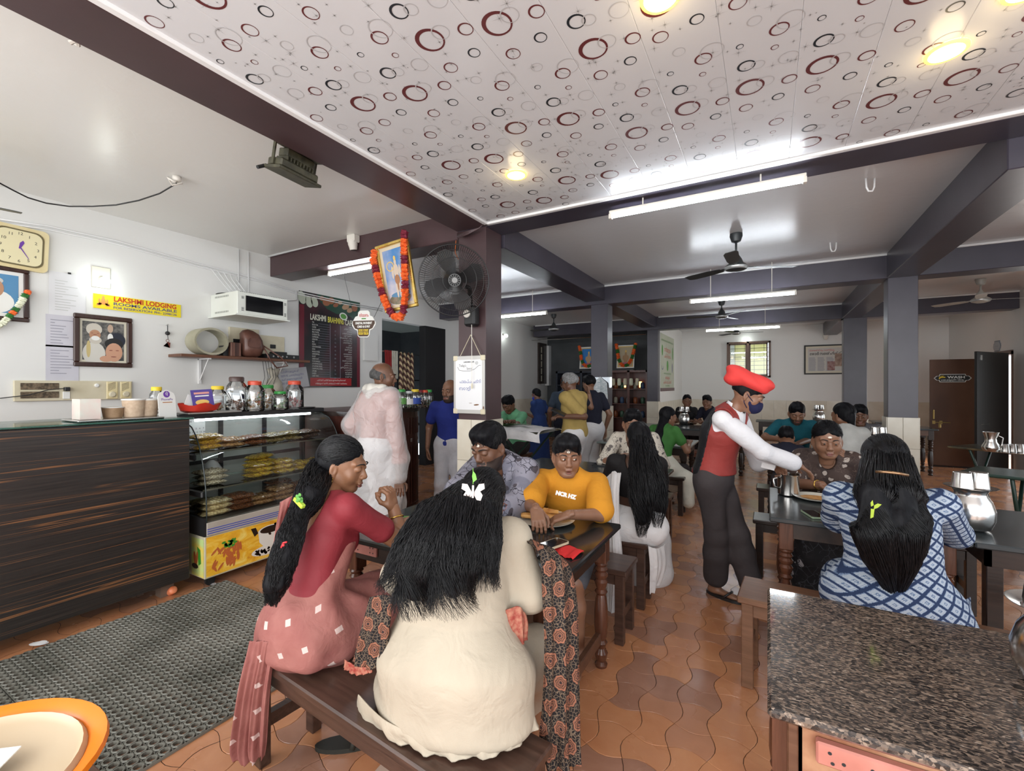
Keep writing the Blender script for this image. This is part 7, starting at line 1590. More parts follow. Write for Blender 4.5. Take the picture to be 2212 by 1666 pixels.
def print_ikat():
 m = cloth('blue_ikat', (.2, .3, .5), .8); t = NT(m); u, v, w_, c = plane_uv(t, sc=1/.068, warp=.003); v = t.m2('MULTIPLY', v, 1.5); st_ = t.m2('MULTIPLY', t.m2('SUBTRACT', t.noise(t.coord('Object', (90, 90, 14)), 3.0, 2), .5), .14)
 a = t.m2('SUBTRACT', t.m2('FRACT', t.m2('ADD', u, v)), .5); b = t.m2('SUBTRACT', t.m2('FRACT', t.m2('SUBTRACT', u, v)), .5); d = t.m2('ADD', t.m2('MAXIMUM', t.m2('ABSOLUTE', a), t.m2('ABSOLUTE', b)), st_)
 e = t.m2('ABSOLUTE', t.m2('SUBTRACT', a, b)); leaf = t.m2('SINE', t.m2('MULTIPLY', t.m2('ADD', e, t.m2('ADD', a, b)), 26.0)); k = t.ramp(d, [(0, (.42, .48, .55)), (.06, (.10, .16, .28)), (.12, (.42, .48, .55)), (.34, (.16, .23, .36)), (.385, (.022, .04, .10))], 'CONSTANT')
 t.col(t.mix(t.m2('MULTIPLY', t.ramp(leaf, [(0, (0, 0, 0)), (.7, (.6, .6, .6))], 'CONSTANT'), t.ramp(d, [(0, (1, 1, 1)), (.34, (0, 0, 0))], 'CONSTANT')), k, (.12, .19, .33))); return m
def print_saree():
 m = cloth('dusty_pink_saree', (.33, .13, .115), .75); t = NT(m); u, v, w_, c = plane_uv(t, sc=1/.105, warp=.006); r_ = t.m2('ADD', u, t.m2('MULTIPLY', v, .35)); v2 = t.m2('SUBTRACT', v, t.m2('MULTIPLY', u, .3)); fx, fy, i, j = cellf(t, r_, v2)
 d = t.m2('MAXIMUM', t.m2('ABSOLUTE', fx), t.m2('ABSOLUTE', fy)); sq = t.ramp(d, [(0, (1, 1, 1)), (.095, (0, 0, 0))], 'CONSTANT'); base = t.ramp(t.noise(c, 9, 3), [(.3, (.27, .095, .085)), (.7, (.37, .155, .135))])
 chk = t.m2('FRACT', t.m2('MULTIPLY', v2, 3.2)); lines = t.ramp(chk, [(0, (.55, .55, .55)), (.06, (0, 0, 0))], 'CONSTANT'); base = t.mix(t.mix(1.0, lines, t.ramp(t.noise(t.coord('Object', (1, 1, 1)), 6, 3), [(.5, (0, 0, 0)), (.6, (1, 1, 1))]), 'MULTIPLY'), base, (.30, .10, .10))
 t.col(t.mix(sq, base, (.62, .48, .45))); t.rough(t.ramp(t.noise(c, 4, 2), [(.3, (.6, .6, .6)), (.7, (.8, .8, .8))])); return m
def print_floral(name, bg1, bg2, ink, leaf, scale=16):
 m = cloth(name, bg1, .7); t = NT(m); v = t.coord('Object'); nz = t.n('ShaderNodeTexNoise', {'Vector': v, 'Scale': 9.0}).outputs['Color']; s_ = t.n('ShaderNodeVectorMath', {0: nz}, operation='SCALE'); s_.inputs[3].default_value = .09; a = t.n('ShaderNodeVectorMath', {0: v, 1: s_.outputs[0]}, operation='ADD').outputs[0]
 base = t.mix(t.ramp(t.noise(v, 7, 2), [(.48, (0, 0, 0)), (.54, (1, 1, 1))]), bg1, bg2); vo = t.n('ShaderNodeTexVoronoi', {'Vector': a, 'Scale': float(scale)}); e = t.n('ShaderNodeTexVoronoi', {'Vector': a, 'Scale': scale*1.5}, feature='DISTANCE_TO_EDGE').outputs['Distance']
 sel = t.ramp(vo.outputs['Color'], [(0, (0, 0, 0)), (.62, (1, 1, 1))], 'CONSTANT'); d = t.ramp(vo.outputs['Distance'], [(0, (1, 1, 1)), (.42, (0, 0, 0))], 'CONSTANT'); base = t.mix(t.mix(1.0, sel, d, 'MULTIPLY'), base, leaf)
 ln = t.ramp(e, [(0, (1, 1, 1)), (.035, (0, 0, 0))], 'CONSTANT'); g = t.ramp(t.noise(v, 11, 2), [(.46, (0, 0, 0)), (.5, (1, 1, 1))]); t.col(t.mix(t.mix(1.0, ln, g, 'MULTIPLY'), base, ink)); return m
m_shawl = print_shawl(); m_ikat = print_ikat(); m_saree = print_saree()
m_grayf = print_floral('grey_leaf_shirt', (.27, .265, .32), (.18, .18, .23), (.03, .028, .04), (.085, .075, .09), 15)
m_creamf = print_floral('cream_leaf_shirt', (.60, .55, .47), (.55, .50, .43), (.06, .05, .05), (.16, .14, .13), 22)
m_brownf = print_floral('brown_flower_dress', (.065, .042, .036), (.045, .03, .027), (.10, .07, .06), (.42, .36, .32), 24)
m_blackf = print_floral('black_flower_skirt', (.016, .015, .017), (.022, .02, .022), (.05, .05, .06), (.38, .36, .38), 15)
m_kurta = cloth('cream_kurta', (.43, .375, .295), .8, .07, .5, 6); m_maroon = cloth('maroon_blouse', (.235, .028, .038), .6, .12, .25, 7); m_orange = cloth('orange_shirt', (.58, .25, .022), .85, .08, .35, 8)
m_whitec = cloth('white_cotton', (.74, .73, .74), .75, .05, .5, 7); m_whites = cloth('white_shirt', (.70, .70, .73), .6, .06, .4, 8); m_offw = cloth('ivory_skirt', (.66, .64, .55), .75, .06, .5, 7)
m_vest = cloth('maroon_red_vest', (.27, .04, .035), .6, .12, .3, 7); m_trou = cloth('charcoal_trousers', (.045, .038, .040), .75, .15, .3, 6); m_khaki = cloth('khaki_shirt', (.42, .30, .10), .8); m_blueu = cloth('blue_uniform', (.020, .045, .16), .8); m_polo = cloth('royal_blue_polo', (.018, .03, .20), .8)
m_green = cloth('green_blouse', (.045, .16, .035), .7); m_mint = cloth('mint_shirt', (.18, .48, .27), .8); m_teal = cloth('teal_polo', (.008, .09, .12), .8); m_navy = cloth('dark_navy', (.014, .015, .028), .8); m_blk = cloth('black_blouse', (.010, .009, .010), .7); m_dhoti = cloth('grey_white_trousers', (.52, .52, .56), .8)
m_beret = cloth('red_beret', (.68, .055, .05), .7, .08, .25, 6); m_mask = cloth('navy_mask', (.012, .013, .05), .8, .1, .1, 20); m_maskb = cloth('blue_mask', (.02, .06, .55), .7)
def V3(px, py, Z): return np.array(atZ(px, py, Z))
# ================================================================== 1. woman in the pink saree, seen from behind on the front bench
p = Person('woman in pink saree and maroon blouse, long curly hair, hand raised', (-1.60, 1.16), .55, -6, S=.98, sex='f', lean=15, hunch=10, roll=-7, head=(-56, 12, 0), skin='warm', w=1.04, vox=.0065, hv=.0033, hs=1.04)
p.arm[1] = (p.shd[1], V3(868, 1172, 2.02), V3(850, 1098, 2.07)); p.arm[-1] = (p.shd[-1], V3(700, 1180, 2.35), V3(860, 1130, 2.45)); p.set_hand(1, unit(V3(838, 1030, 2.07)-V3(850, 1098, 2.07)), palm=(-.75, -.2, .3), curl=1.0, thumb=.95, pinch=.55); p.set_hand(-1, curl=.4)
p.sit(fwd=.40, spread=.11); p.body(lids=1, mouth='closed', fat=1.04); P1 = p
def f1(F):
 p = P1; p.torso(F, .010, bust=True); p.arms(F, .008, .60, loose=.004); F.cut(p.H+np.array((0, 0, .02)), (0, 0, -1)); F.ell(p.neckb+p.R2@np.array((-.01, -.115, -.03)), np.array((.105, .11, .20)), p.R2@Rx(.12), .006, True); F.ell(p.neckb+p.R2@np.array((0, .08, .01)), np.array((.075, .08, .12)), p.R2, .006, True); F.cone(p.neckb, p.hc, .075, .12, .004, neg=True)
p.piece('blouse', m_maroon, f1, vox=.006, fold=.0028, fr=30)
def f1b(F):
 p = P1; H = p.H; F.ell(H+np.array((.01, .0, .0)), (.195, .165, .125), p.R0, .05); F.ell((H[0]+.01, H[1]-.01, .485), (.215, .15, .05), k=.05); F.cone(H+np.array((0, 0, .03)), p.waist+np.array((0, 0, -.01)), .16, .125, .05, p.R0@np.array((0, 1, 0)), .8); F.cone(p.waist+p.R1@np.array((.03, .02, 0)), p.chest+p.R1@np.array((.06, .07, .01)), .11, .085, .05, p.R1@np.array((0, 1, 0)), .8)
 p.legs(F, .035, 1.9, .06, .05); k0, k1 = p.leg[-1], p.leg[1]; F.cone((k0[1]+k1[1])/2, (k0[2]+k1[2])/2, .13, .15, .06); F.cone((k0[0]+k1[0])/2, (k0[1]+k1[1])/2, .13, .12, .06)
 F.cut(p.waist+np.array((-.05, -.02, .03)), unit(np.array((-.62, -.15, 1.0))), .01)
p.piece('saree', m_saree, f1b, vox=.0065, fold=.0085, fr=30, pad=.05, st_=(1.5, 1.2, .55))
a = [[V3(540, 1385, 1.70), V3(562, 1385, 1.66), V3(600, 1385, 1.64)], [V3(530, 1420, 1.70), V3(555, 1430, 1.66), V3(590, 1425, 1.66)], [V3(512, 1500, 1.70), V3(540, 1510, 1.68), V3(580, 1510, 1.68)], [V3(498, 1600, 1.73), V3(530, 1615, 1.71), V3(575, 1600, 1.71)], [V3(505, 1632, 1.74), V3(535, 1650, 1.72), V3(572, 1632, 1.72)]]
drape(a, 'saree_tail', m_saree, p.root, .012, 4)
drape([[V3(605, 1085, 2.02), V3(655, 1062, 2.06), V3(690, 1075, 2.02)], [V3(600, 1125, 1.98), V3(630, 1110, 2.05), V3(660, 1120, 2.0)], [V3(590, 1200, 1.9), V3(610, 1190, 2.0), V3(640, 1200, 1.95)]], 'saree_pallu', m_saree, p.root, .006, 3)
p.hair('back', rough=.003, fr=150); cap_strands(p, 'back', 900, m_hairs, 1); Bk = lambda x, y, z: np.array(P1.HP((x, y, z)))
g1 = [(Bk(0, -.05, .0), .055), (Bk(0, -.095, -.05), .062), (V3(668, 1075, 1.80), .055), (V3(645, 1112, 1.74), .036), (V3(628, 1160, 1.68), .045), (V3(610, 1215, 1.64), .046), (V3(598, 1260, 1.62), .036), (V3(588, 1305, 1.62), .016)]
def fh(F):
 for (a, ra), (b_, rb) in zip(g1[:-1], g1[1:]): F.cone(a, b_, ra*.92, rb*.92, .02)
p.piece('hair_length', m_hair, fh, vox=.006, fold=.006, fr=90); strands(p.root, g1, 950, m_hairs, .0015, .012, 8, 3, 30, tail=1.2)
b = MB(T(*V3(647, 1086, 1.66))); b.box(-.028, .028, -.01, .008, -.008, .008, Matrix.Rotation(.5, 4, 'Y'), bev=.003); b.build('hair_clip', mat('lime_clip', (.42, .60, .06), .3), p.root); b = MB(T(*V3(646, 1080, 1.655)))
for k in range(7): b.ball((rp.uniform(-.02, .02), rp.uniform(-.012, .006), rp.uniform(-.005, .02)), (.009, .004, .007), 6, 4)
b.build('hair_leaves', m_ge, p.root); b = MB(T(*V3(612, 1178, 1.565))); b.tube([(-.012, 0, -.01), (0, 0, .008), (.018, 0, .014)], .003, 5); b.ball((0, 0, .0), .005, 6, 4); b.build('red_hair_petal', mat('petal_red', (.7, .04, .05), .5), p.root)
b = MB(p.HM()); b.ball((.083, -.006, -.046), .0045, 8, 6); b.tube([(.084, -.006, -.05), (.085, -.006, -.066)], .0028, 6); b.ball((.085, -.006, -.069), .0042, 8, 6); b.build('gold_earring', mat('gold', (.75, .48, .12), .25, 1), p.root, True)
t0 = unit(P1.arm[1][2]-P1.arm[1][1]); c = P1.arm[1][2]-t0*.045; q = Vector(t0).to_track_quat('Z', 'Y').to_matrix().to_4x4(); q.translation = Vector(c); b = MB(q); b.tube([(.034*math.cos(2*PI*k/24), .032*math.sin(2*PI*k/24), 0) for k in range(25)], .004, 6, False); b.build('bangle', mat('gold', (.75, .48, .12), .25, 1), p.root, True)
for k, c in ((1, V3(735, 1605, 1.72)), (-1, V3(690, 1580, 1.86))):
 pass
# ================================================================== 2. woman in the cream kurta, back to the camera
p = Person('woman in cream kurta, black hair spread on her back, butterfly clip', (-.895, 1.19), .55, -4, S=.92, sex='f', lean=20, hunch=24, roll=-11, head=(8, 24, 0), skin='warm', w=1.42, vox=.008, hv=.0045, sh=.185, hs=1.1); P2 = p
p.arm[1] = (p.shd[1], V3(1150, 1290, 1.52), V3(1065, 1215, 1.80)); p.arm[-1] = (p.shd[-1], V3(868, 1245, 1.55), V3(930, 1160, 1.85)); p.set_hand(1); p.set_hand(-1)
p.sit(fwd=.40, spread=.13); p.body(lids=0)
def f2(F):
 p = P2; p.torso(F, .016, bust=True, flat=.78); p.arms(F, .020, .92, loose=.006); H = p.H; F.ell(H+np.array((0, .01, .01)), (.285, .185, .15), p.R0, .07); F.cone(H+np.array((-.12, 0, .02)), H+np.array((-.25, .03, -.05)), .14, .06, .06); F.ell((H[0]-.01, H[1]-.02, .485), (.295, .175, .06), k=.06); F.cone(H+np.array((0, 0, .06)), p.waist+np.array((0, 0, .04)), .245, .195, .08, p.R0@np.array((0, 1, 0)), .8); F.cone(p.neckb+np.array((0, .01, .02)), p.hc, .062, .10, .004, neg=True)
 F.cut((0, 0, .449), (0, 0, -1), .02)
 for q in (-1, 1): h, kn, an, td = p.leg[q]; F.cone(h+np.array((0, 0, .03)), kn, .12, .11, .06)
 F.cone(p.leg[-1][1], p.leg[-1][1]+np.array((-.02, .02, -.2)), .09, .07, .05); F.cone(p.leg[1][1], p.leg[1][1]+np.array((0, .02, -.22)), .09, .07, .05)
p.piece('kurta', m_kurta, f2, vox=.0065, fold=.0085, fr=22, pad=.05, seed=8, st_=(.7, .7, 1.4))
rows = [[V3(775, 1500, 1.47), V3(840, 1560, 1.34), V3(960, 1600, 1.28), V3(1080, 1590, 1.28), V3(1150, 1540, 1.36)], [V3(770, 1525, 1.48), V3(845, 1580, 1.33), V3(962, 1618, 1.27), V3(1084, 1606, 1.27), V3(1158, 1552, 1.36)], [V3(772, 1550, 1.48), V3(860, 1602, 1.33), V3(968, 1638, 1.27), V3(1088, 1626, 1.27), V3(1164, 1568, 1.36)]]
drape(rows, 'kurta_hem', m_kurta, p.root, .007, 7, 70, 14, wv=lambda v: v)
p.hair('back', rough=.003, fr=140); cap_strands(p, 'back', 900, m_hairs, 4); Bk2 = lambda x, y, z: np.array(P2.HP((x, y, z)))
G2 = [[(Bk2(.02, -.04, .04), .07), (V3(1008, 1110, 1.42), .075), (V3(995, 1170, 1.35), .078), (V3(980, 1230, 1.31), .072), (V3(975, 1275, 1.29), .065), (V3(975, 1312, 1.29), .07)], [(Bk2(-.02, -.04, .03), .065), (V3(965, 1115, 1.43), .072), (V3(935, 1180, 1.37), .075), (V3(905, 1240, 1.34), .067), (V3(895, 1285, 1.33), .062), (V3(890, 1318, 1.33), .06)],
  [(Bk2(-.04, -.03, .0), .05), (V3(930, 1120, 1.46), .06), (V3(888, 1190, 1.42), .062), (V3(862, 1245, 1.40), .05), (V3(845, 1285, 1.39), .05)], [(Bk2(.03, -.03, .02), .06), (V3(1045, 1110, 1.44), .055), (V3(1048, 1170, 1.38), .05), (V3(1045, 1230, 1.35), .042), (V3(1040, 1270, 1.34), .05)]]
def fh2(F):
 for g in G2:
  for (a, ra), (b_, rb) in zip(g[:-2], g[1:-1]): F.cone(a, b_, ra*.76, rb*(.72 if rb > .066 or b_ is not g[-2][0] else .3), .03, unit(np.array((-.49, .87, .2))), .6)
p.piece('hair_length', m_hair, fh2, vox=.006, fold=.006, fr=80, st_=(1, 1, .3))
for i, g in enumerate(G2): strands(p.root, [(a, r_*.92) for a, r_ in g], 850, m_hairs, .0011, .007, 4, 10+i, 16, tail=1.6)
b = MB(frame(V3(1022, 1062, 1.405), (ct, st, 0), (-st*.3, ct*.3, 1)))
for q in (-1, 1): b.prism([(q*.004, -.002), (q*.018, .022), (q*.034, .024), (q*.036, .008), (q*.022, -.0), (q*.030, -.012), (q*.024, -.028), (q*.012, -.026), (q*.004, -.012)][::q], 0, .004)
b.box(-.003, .003, -.02, .018, .002, .009); b.build('butterfly_clip', mat('pearl_clip', (.78, .66, .62), .15), p.root); b = MB(frame(V3(1022, 1032, 1.405), (ct, st, 0), (0, 0, 1))); b.poly([(0, -.015), (.012, -.005), (.008, .012), (0, .022), (-.003, .005)], .004); b.tube([(0, -.02, .003), (0, .03, .004)], .001, 4); b.build('tulsi_leaf', mat('leaf_bright', (.16, .42, .06), .5), p.root)
b = MB(P2.HM())
for q in (-1, 1): b.tube([(q*.031+.021*math.cos(2*PI*k/16), .098, .002+.017*math.sin(2*PI*k/16)) for k in range(17)], .0014, 4, False); b.tube([(q*.052, .096, .008), (q*.078, .05, .006), (q*.082, .0, .004)], .0014, 4)
b.build('glasses', mat('rosy_metal', (.4, .15, .13), .3, .5), p.root)
rows = [[V3(1118, 1158, 1.58), V3(1145, 1172, 1.56), V3(1165, 1186, 1.58)], [V3(1165, 1195, 1.44), V3(1200, 1200, 1.47), V3(1226, 1222, 1.53)], [V3(1172, 1290, 1.42), V3(1212, 1300, 1.43), V3(1246, 1300, 1.50)], [V3(1176, 1400, 1.41), V3(1215, 1410, 1.41), V3(1250, 1400, 1.47)], [V3(1172, 1520, 1.40), V3(1215, 1530, 1.40), V3(1252, 1520, 1.44)], [V3(1165, 1600, 1.39), V3(1212, 1625, 1.39), V3(1253, 1600, 1.42)], [V3(1168, 1650, 1.39), V3(1215, 1668, 1.38), V3(1252, 1648, 1.41)]]
drape(rows, 'shawl', m_shawl, p.root, .010, 3, 50, 80); m_redf = noisy('red_fringe', (.26, .03, .022), (.40, .17, .11), 70, .8)
drape([[V3(800, 1290, 1.50), V3(830, 1285, 1.46), V3(850, 1290, 1.44)], [V3(775, 1370, 1.50), V3(805, 1375, 1.46), V3(838, 1370, 1.43)], [V3(760, 1430, 1.50), V3(795, 1445, 1.46), V3(832, 1440, 1.42)]], 'shawl_end', m_shawl, p.root, .008, 3)
drape([[V3(745, 1425, 1.505), V3(775, 1440, 1.48), V3(800, 1440, 1.46)], [V3(742, 1442, 1.505), V3(770, 1458, 1.48), V3(805, 1452, 1.455)]], 'shawl_fringe', m_redf, p.root, .004, 5, 40, 8)
drape([[V3(1092, 1318, 1.42), V3(1120, 1310, 1.43), V3(1135, 1330, 1.45)], [V3(1095, 1350, 1.42), V3(1125, 1355, 1.42), V3(1140, 1350, 1.45)], [V3(1100, 1385, 1.42), V3(1125, 1392, 1.42), V3(1135, 1380, 1.45)]], 'red_dress_trim', m_redf, p.root, .005, 3, 24, 24)
def sandal(parent, c, ang, m, sole=.035, L=.25):
 M = T(*c) @ Matrix.Rotation(ang, 4, 'Z'); b = MB(M); pts = [(.035*math.cos(a)*(1 if abs(math.sin(a)) < .9 else .9), L/2*math.sin(a)) for a in [2*PI*k/20 for k in range(20)]]; b.prism([(x*1.2, y) for x, y in pts], 0, sole); o = b.build('sandal', m, parent, 40)
 b = MB(M); b.tube([(-.042, .03, sole*.6), (-.02, .04, sole+.04), (.02, .04, sole+.04), (.042, .03, sole*.6)], .012, 8); b.build('strap', m, parent, True)
c = onH(865, 1648, .02); sandal(p.root, (c.x, c.y, 0), -.2, mat('beige_sandal', (.52, .38, .30), .5))
c = onH(740, 1608, .02); sandal(P1.root, (c.x, c.y+.02, 0), -.9, mat('dark_sandal', (.02, .022, .018), .5), .018)
# ================================================================== 3. man in the grey leaf shirt
def bd_full(x, y, z): return (z < -.045) & (y > -.02) & ((np.abs(x) > .032) | (z < -.080)) & (z > -.135) | ((np.abs(x) < .028) & (z < -.047) & (z > -.060) & (y > .07))
def bd_must(x, y, z): return (np.abs(x) < .030) & (z < -.044) & (z > -.061) & (y > .06)
p = Person('man in grey leaf-print shirt, bearded, looking down at the black table', (-1.44, 2.64), .54, 176, S=1.06, sex='m', lean=24, hunch=14, head=(-2, 20, 0), skin='dark', w=1.1, vox=.008, hv=.0033, hs=1.08); P3 = p
p.arm[-1] = (p.shd[-1], V3(1118, 1090, 2.55), V3(1055, 1112, 2.35)); p.arm[1] = (p.shd[1], V3(985, 1060, 2.65), V3(1000, 1110, 2.4)); p.set_hand(1); p.set_hand(-1); p.sit(.38, .12); p.body(lids=1, beardfn=bd_full, tilak=True, beard=True, lip=m_lipd)
p.shirt(m_grayf, sleeve=1.55, g=.016, loose=.012, fold=.006, vox=.007, neckdip=.11); p.collar(m_grayf, open_=1.2); p.trousers(m_trou); p.hair('short', fr=90, rough=.0035); cap_strands(p, 'short', 800, m_hairs, 8); t0 = p.arm[-1]; b = MB(); b.tube([t0[1]*.52+t0[2]*.48, t0[1]*.36+t0[2]*.64], .055, 14); b.build('rolled_cuff', m_whitec, p.root, True)
b = MB(); K = p.neckb+p.R2@np.array((0, .05, .0)); b.tube([Vector(p.neckb+p.R2@np.array(q)) for q in ((-.05, .0, .03), (-.045, .05, .0), (0, .085, -.06), (.045, .05, .0), (.05, .0, .03))], .0025, 5); b.build('neck_chain', mat('gold', (.75, .48, .12), .25, 1), p.root)
# ================================================================== 4. boy in the orange shirt
p = Person('boy in orange shirt with white lettering, tearing food on a plate', (-1.06, 2.62), .50, 192, S=.92, sex='m', lean=10, hunch=6, head=(18, 6, 0), skin='mid', w=.98, vox=.007, hv=.0033, hs=1.10, sh=.185, cat='person'); P4 = p
p.arm[1] = (p.shd[1], V3(1143, 1090, 2.52), V3(1158, 1100, 2.36)); p.arm[-1] = (p.shd[-1], V3(1298, 1112, 2.45), V3(1228, 1112, 2.34)); p.set_hand(1, unit(np.array((.35, -.45, -.42))), palm=(-.1, .2, -1), curl=.55, thumb=.6); p.set_hand(-1, unit(np.array((-.75, -.25, -.30))), palm=(.1, .2, -1), curl=.6, thumb=.5)
p.sit(.42, .11); p.body(lids=-1, mouth='open', fat=1.06, look=(-.9, 0), tilak=True); p.shirt(m_orange, sleeve=.85, g=.020, loose=.022, fold=.004, vox=.0065, length=.08); p.hair('boy', fr=100, rough=.0035); cap_strands(p, 'short', 700, m_hairs, 7); p.trousers(cloth('grey_shorts', (.08, .085, .10), .8), .95, flare=.02)
w4 = P4.chest+P4.R2@np.array((0, .16, .02)); Mt = frame(V3(1222, 1070, 2.50), (ct, st, 0), (0, 0, 1)); text('NCR HZ', .030, Mt @ Matrix.Rotation(RAD(-14), 4, 'Z'), m_wprint, p.root, bold=.0025)
# ================================================================== 5. waiter
p = Person('waiter in red beret, navy mask, white shirt and maroon vest', (-.32, 3.39), .865, -104, S=.945, sex='m', lean=14, hunch=12, head=(16, 26, 0), skin='mid', w=.95, vox=.0075, hv=.0036, hs=1.0, sh=.175); PW_ = p
p.arm[1] = (p.shd[1], V3(1648, 975, 2.92), V3(1722, 1003, 2.92)); p.arm[-1] = (p.shd[-1], V3(1640, 1000, 3.25), V3(1672, 1000, 3.16)); p.set_hand(1, unit(V3(1760, 1028, 2.92)-V3(1722, 1003, 2.92)), palm=(0, .2, -1), curl=.3); p.set_hand(-1, unit(V3(1690, 1022, 3.12)-V3(1672, 1000, 3.16)), palm=(.2, -.5, -.6), curl=.9)
f1_ = onH(1562, 1292, .0); f2_ = onH(1640, 1312, .0); toe = unit(np.array((.86, -.35, 0)))
p.set_leg(1, (f1_.x-.05, f1_.y+.03, 0), (.0, 1, 0), toe); p.set_leg(-1, (f2_.x-.04, f2_.y+.04, 0), (0, 1, 0), toe); p.body(lids=.2); p.face
p.shirt(m_whites, sleeve=1.86, g=.012, loose=.010, fold=.006, vox=.007); p.collar(m_whites, .068, .035, .9)
def fv(F):
 p = PW_; p.torso(F, .026, flat=.78);
 for q in (-1, 1): F.cone(p.shd[q]+p.R2@np.array((q*.03, 0, 0)), p.shd[q]+p.R2@np.array((q*.08, 0, -.1)), .075, .075, .01, neg=True)
 F.cone(p.neckb+p.R2@np.array((0, .03, .03)), p.chest+p.R2@np.array((0, .16, -.02)), .085, .03, .01, neg=True); F.cut(p.H+np.array((0, 0, .035)), (0, 0, -1), .006); F.cone(p.neckb, p.hc, .07, .09, .004, neg=True)
p.piece('vest', m_vest, fv, vox=.007, fold=.003)
def fvb(F):
 p = PW_; p.torso(F, .029, flat=.78); F.cut(p.chest+p.R1@np.array((0, -.035, 0)), p.R1@np.array((0, 1, 0)), .005); F.cut(p.H+np.array((0, 0, .03)), (0, 0, -1), .006)
 for q in (-1, 1): F.cone(p.shd[q]+p.R2@np.array((q*.03, 0, 0)), p.shd[q]+p.R2@np.array((q*.08, 0, -.1)), .07, .07, .01, neg=True)
 F.cut(p.neckb+p.R2@np.array((0, 0, -.02)), p.R2@np.array((0, 0, 1)), .006)
p.piece('vest_back', cloth('black_satin_cloth', (.012, .012, .014), .5), fvb, vox=.008)
p.trousers(m_trou, 1.86, .018, .022, .005, vox=.0075)
for q in (-1, 1):
 an = p.leg[q][2]; b = MB(frame((an[0]+toe[0]*.06, an[1]+toe[1]*.06, 0), (toe[1], -toe[0], 0), (toe[0], toe[1], 0))); b.prism([(.042*math.cos(a), .13*math.sin(a)) for a in [2*PI*k/20 for k in range(20)]], 0, .02); o = b.build('sandal', m_black, p.root, 40)
 b = MB(frame((an[0]+toe[0]*.09, an[1]+toe[1]*.09, 0), (toe[1], -toe[0], 0), (toe[0], toe[1], 0))); b.tube([(-.045, -.02, .015), (-.015, .02, .055), (.015, .02, .055), (.045, -.02, .015)], .008, 6); b.build('sandal_strap', m_black, p.root, True)
p.hair('short')
def fb(F):
 p = PW_; R = p.Rh; F.ell(p.hc+R@np.array((0, -.055, .085)), (.118, .150, .055), R@Rx(-.18), .02); F.ell(p.hc+R@np.array((0, .03, .105)), (.075, .085, .045), R, .03); F.ell(p.hc+R@np.array((0, -.12, .055)), (.095, .07, .045), R@Rx(.3), .03)
p.piece('beret', m_beret, fb, vox=.005, fold=.004, fr=26)
b = MB(p.HM() @ T(0, 0, .055)); b.lathe([(.080, -.008), (.086, .0), (.084, .022)], 28, Matrix.Diagonal((.98, 1.12, 1, 1)) @ T(0, -.018, 0), cap=False); b.build('beret_band', m_navy, p.root, True)
def fm(F, P=None):
 p = P; R = p.Rh; h = p.hs
 F.ell(p.hc+R@np.array((0, .062, -.062))*h, np.array((.056, .052, .050))*h, R, .01); F.ell(p.hc+R@np.array((0, .098, -.045))*h, np.array((.02, .016, .032))*h, R, .02); F.ell(p.hc+R@np.array((0, .02, -.045))*h, np.array((.064, .06, .058))*h, R, .01); F.cut(p.hc+R@np.array((0, .02, 0))*h, R@np.array((0, -1, .15)), .004); F.cut(p.hc+R@np.array((0, 0, -.018))*h, R@np.array((0, -.15, 1)), .006)
def mask(p, m):
 p.piece('face_mask', m, lambda F: fm(F, p), vox=.004 if p.hv < .005 else .006); b = MB(p.HM())
 for q in (-1, 1): b.tube([(q*.060, .045, -.03), (q*.077, .0, -.005), (q*.083, -.02, .01)], .0028, 5); b.tube([(q*.060, .03, -.085), (q*.072, .0, -.06), (q*.083, -.018, -.03)], .0028, 5)
 b.build('mask_strap', m, p.root, True)
mask(p, m_mask)
b = MB(T(*V3(1663, 1008, 3.05))); b.box(-.05, .03, -.004, .004, -.02, .015, Matrix.Rotation(.2, 4, 'Y')); b.build('napkin', m_whitec, p.root)
# ================================================================== 6. woman in the blue and white dress, back to the camera
p = Person('woman in blue and white patterned dress, hair reaching the bench, back turned', (.475, 2.56), .55, 0, S=.93, sex='f', lean=8, hunch=10, head=(4, 8, 0), skin='mid', w=1.28, vox=.008, hv=.0045, hs=1.12, sh=.185); P6 = p
p.arm[1] = (p.shd[1], V3(2058, 1150, 2.18), V3(2000, 1140, 2.42)); p.arm[-1] = (p.shd[-1], V3(1812, 1120, 2.26), V3(1800, 1075, 2.52)); p.set_hand(1); p.set_hand(-1)
p.sit(.38, .14); p.body(lids=0)
def f6(F):
 p = P6; p.torso(F, .018, bust=True, flat=.78); p.arms(F, .018, 1.15, loose=.008); H = p.H; F.ell(H+np.array((.0, 0, .0)), (.25, .20, .14), p.R0, .07); F.cut((0, 0, .452), (0, 0, -1), .02); F.cone(H+np.array((0, 0, .05)), p.waist+np.array((0, 0, .03)), .185, .14, .08, p.R0@np.array((0, 1, 0)), .8); F.cone(p.neckb+np.array((0, .01, .02)), p.hc, .062, .10, .004, neg=True)
 for q in (-1, 1): h, kn, an, td = p.leg[q]; F.cone(h, kn, .13, .11, .06); F.cone(kn, an, .11, .13, .05)
 F.cone(H+np.array((-.12, -.02, -.02)), V3(1820, 1280, 2.30), .12, .045, .06); F.cone(H+np.array((.13, -.02, -.04)), H+np.array((.25, -.04, -.17)), .11, .10, .06)
p.piece('dress', m_ikat, f6, vox=.007, fold=.006, fr=20, pad=.08, seed=5)
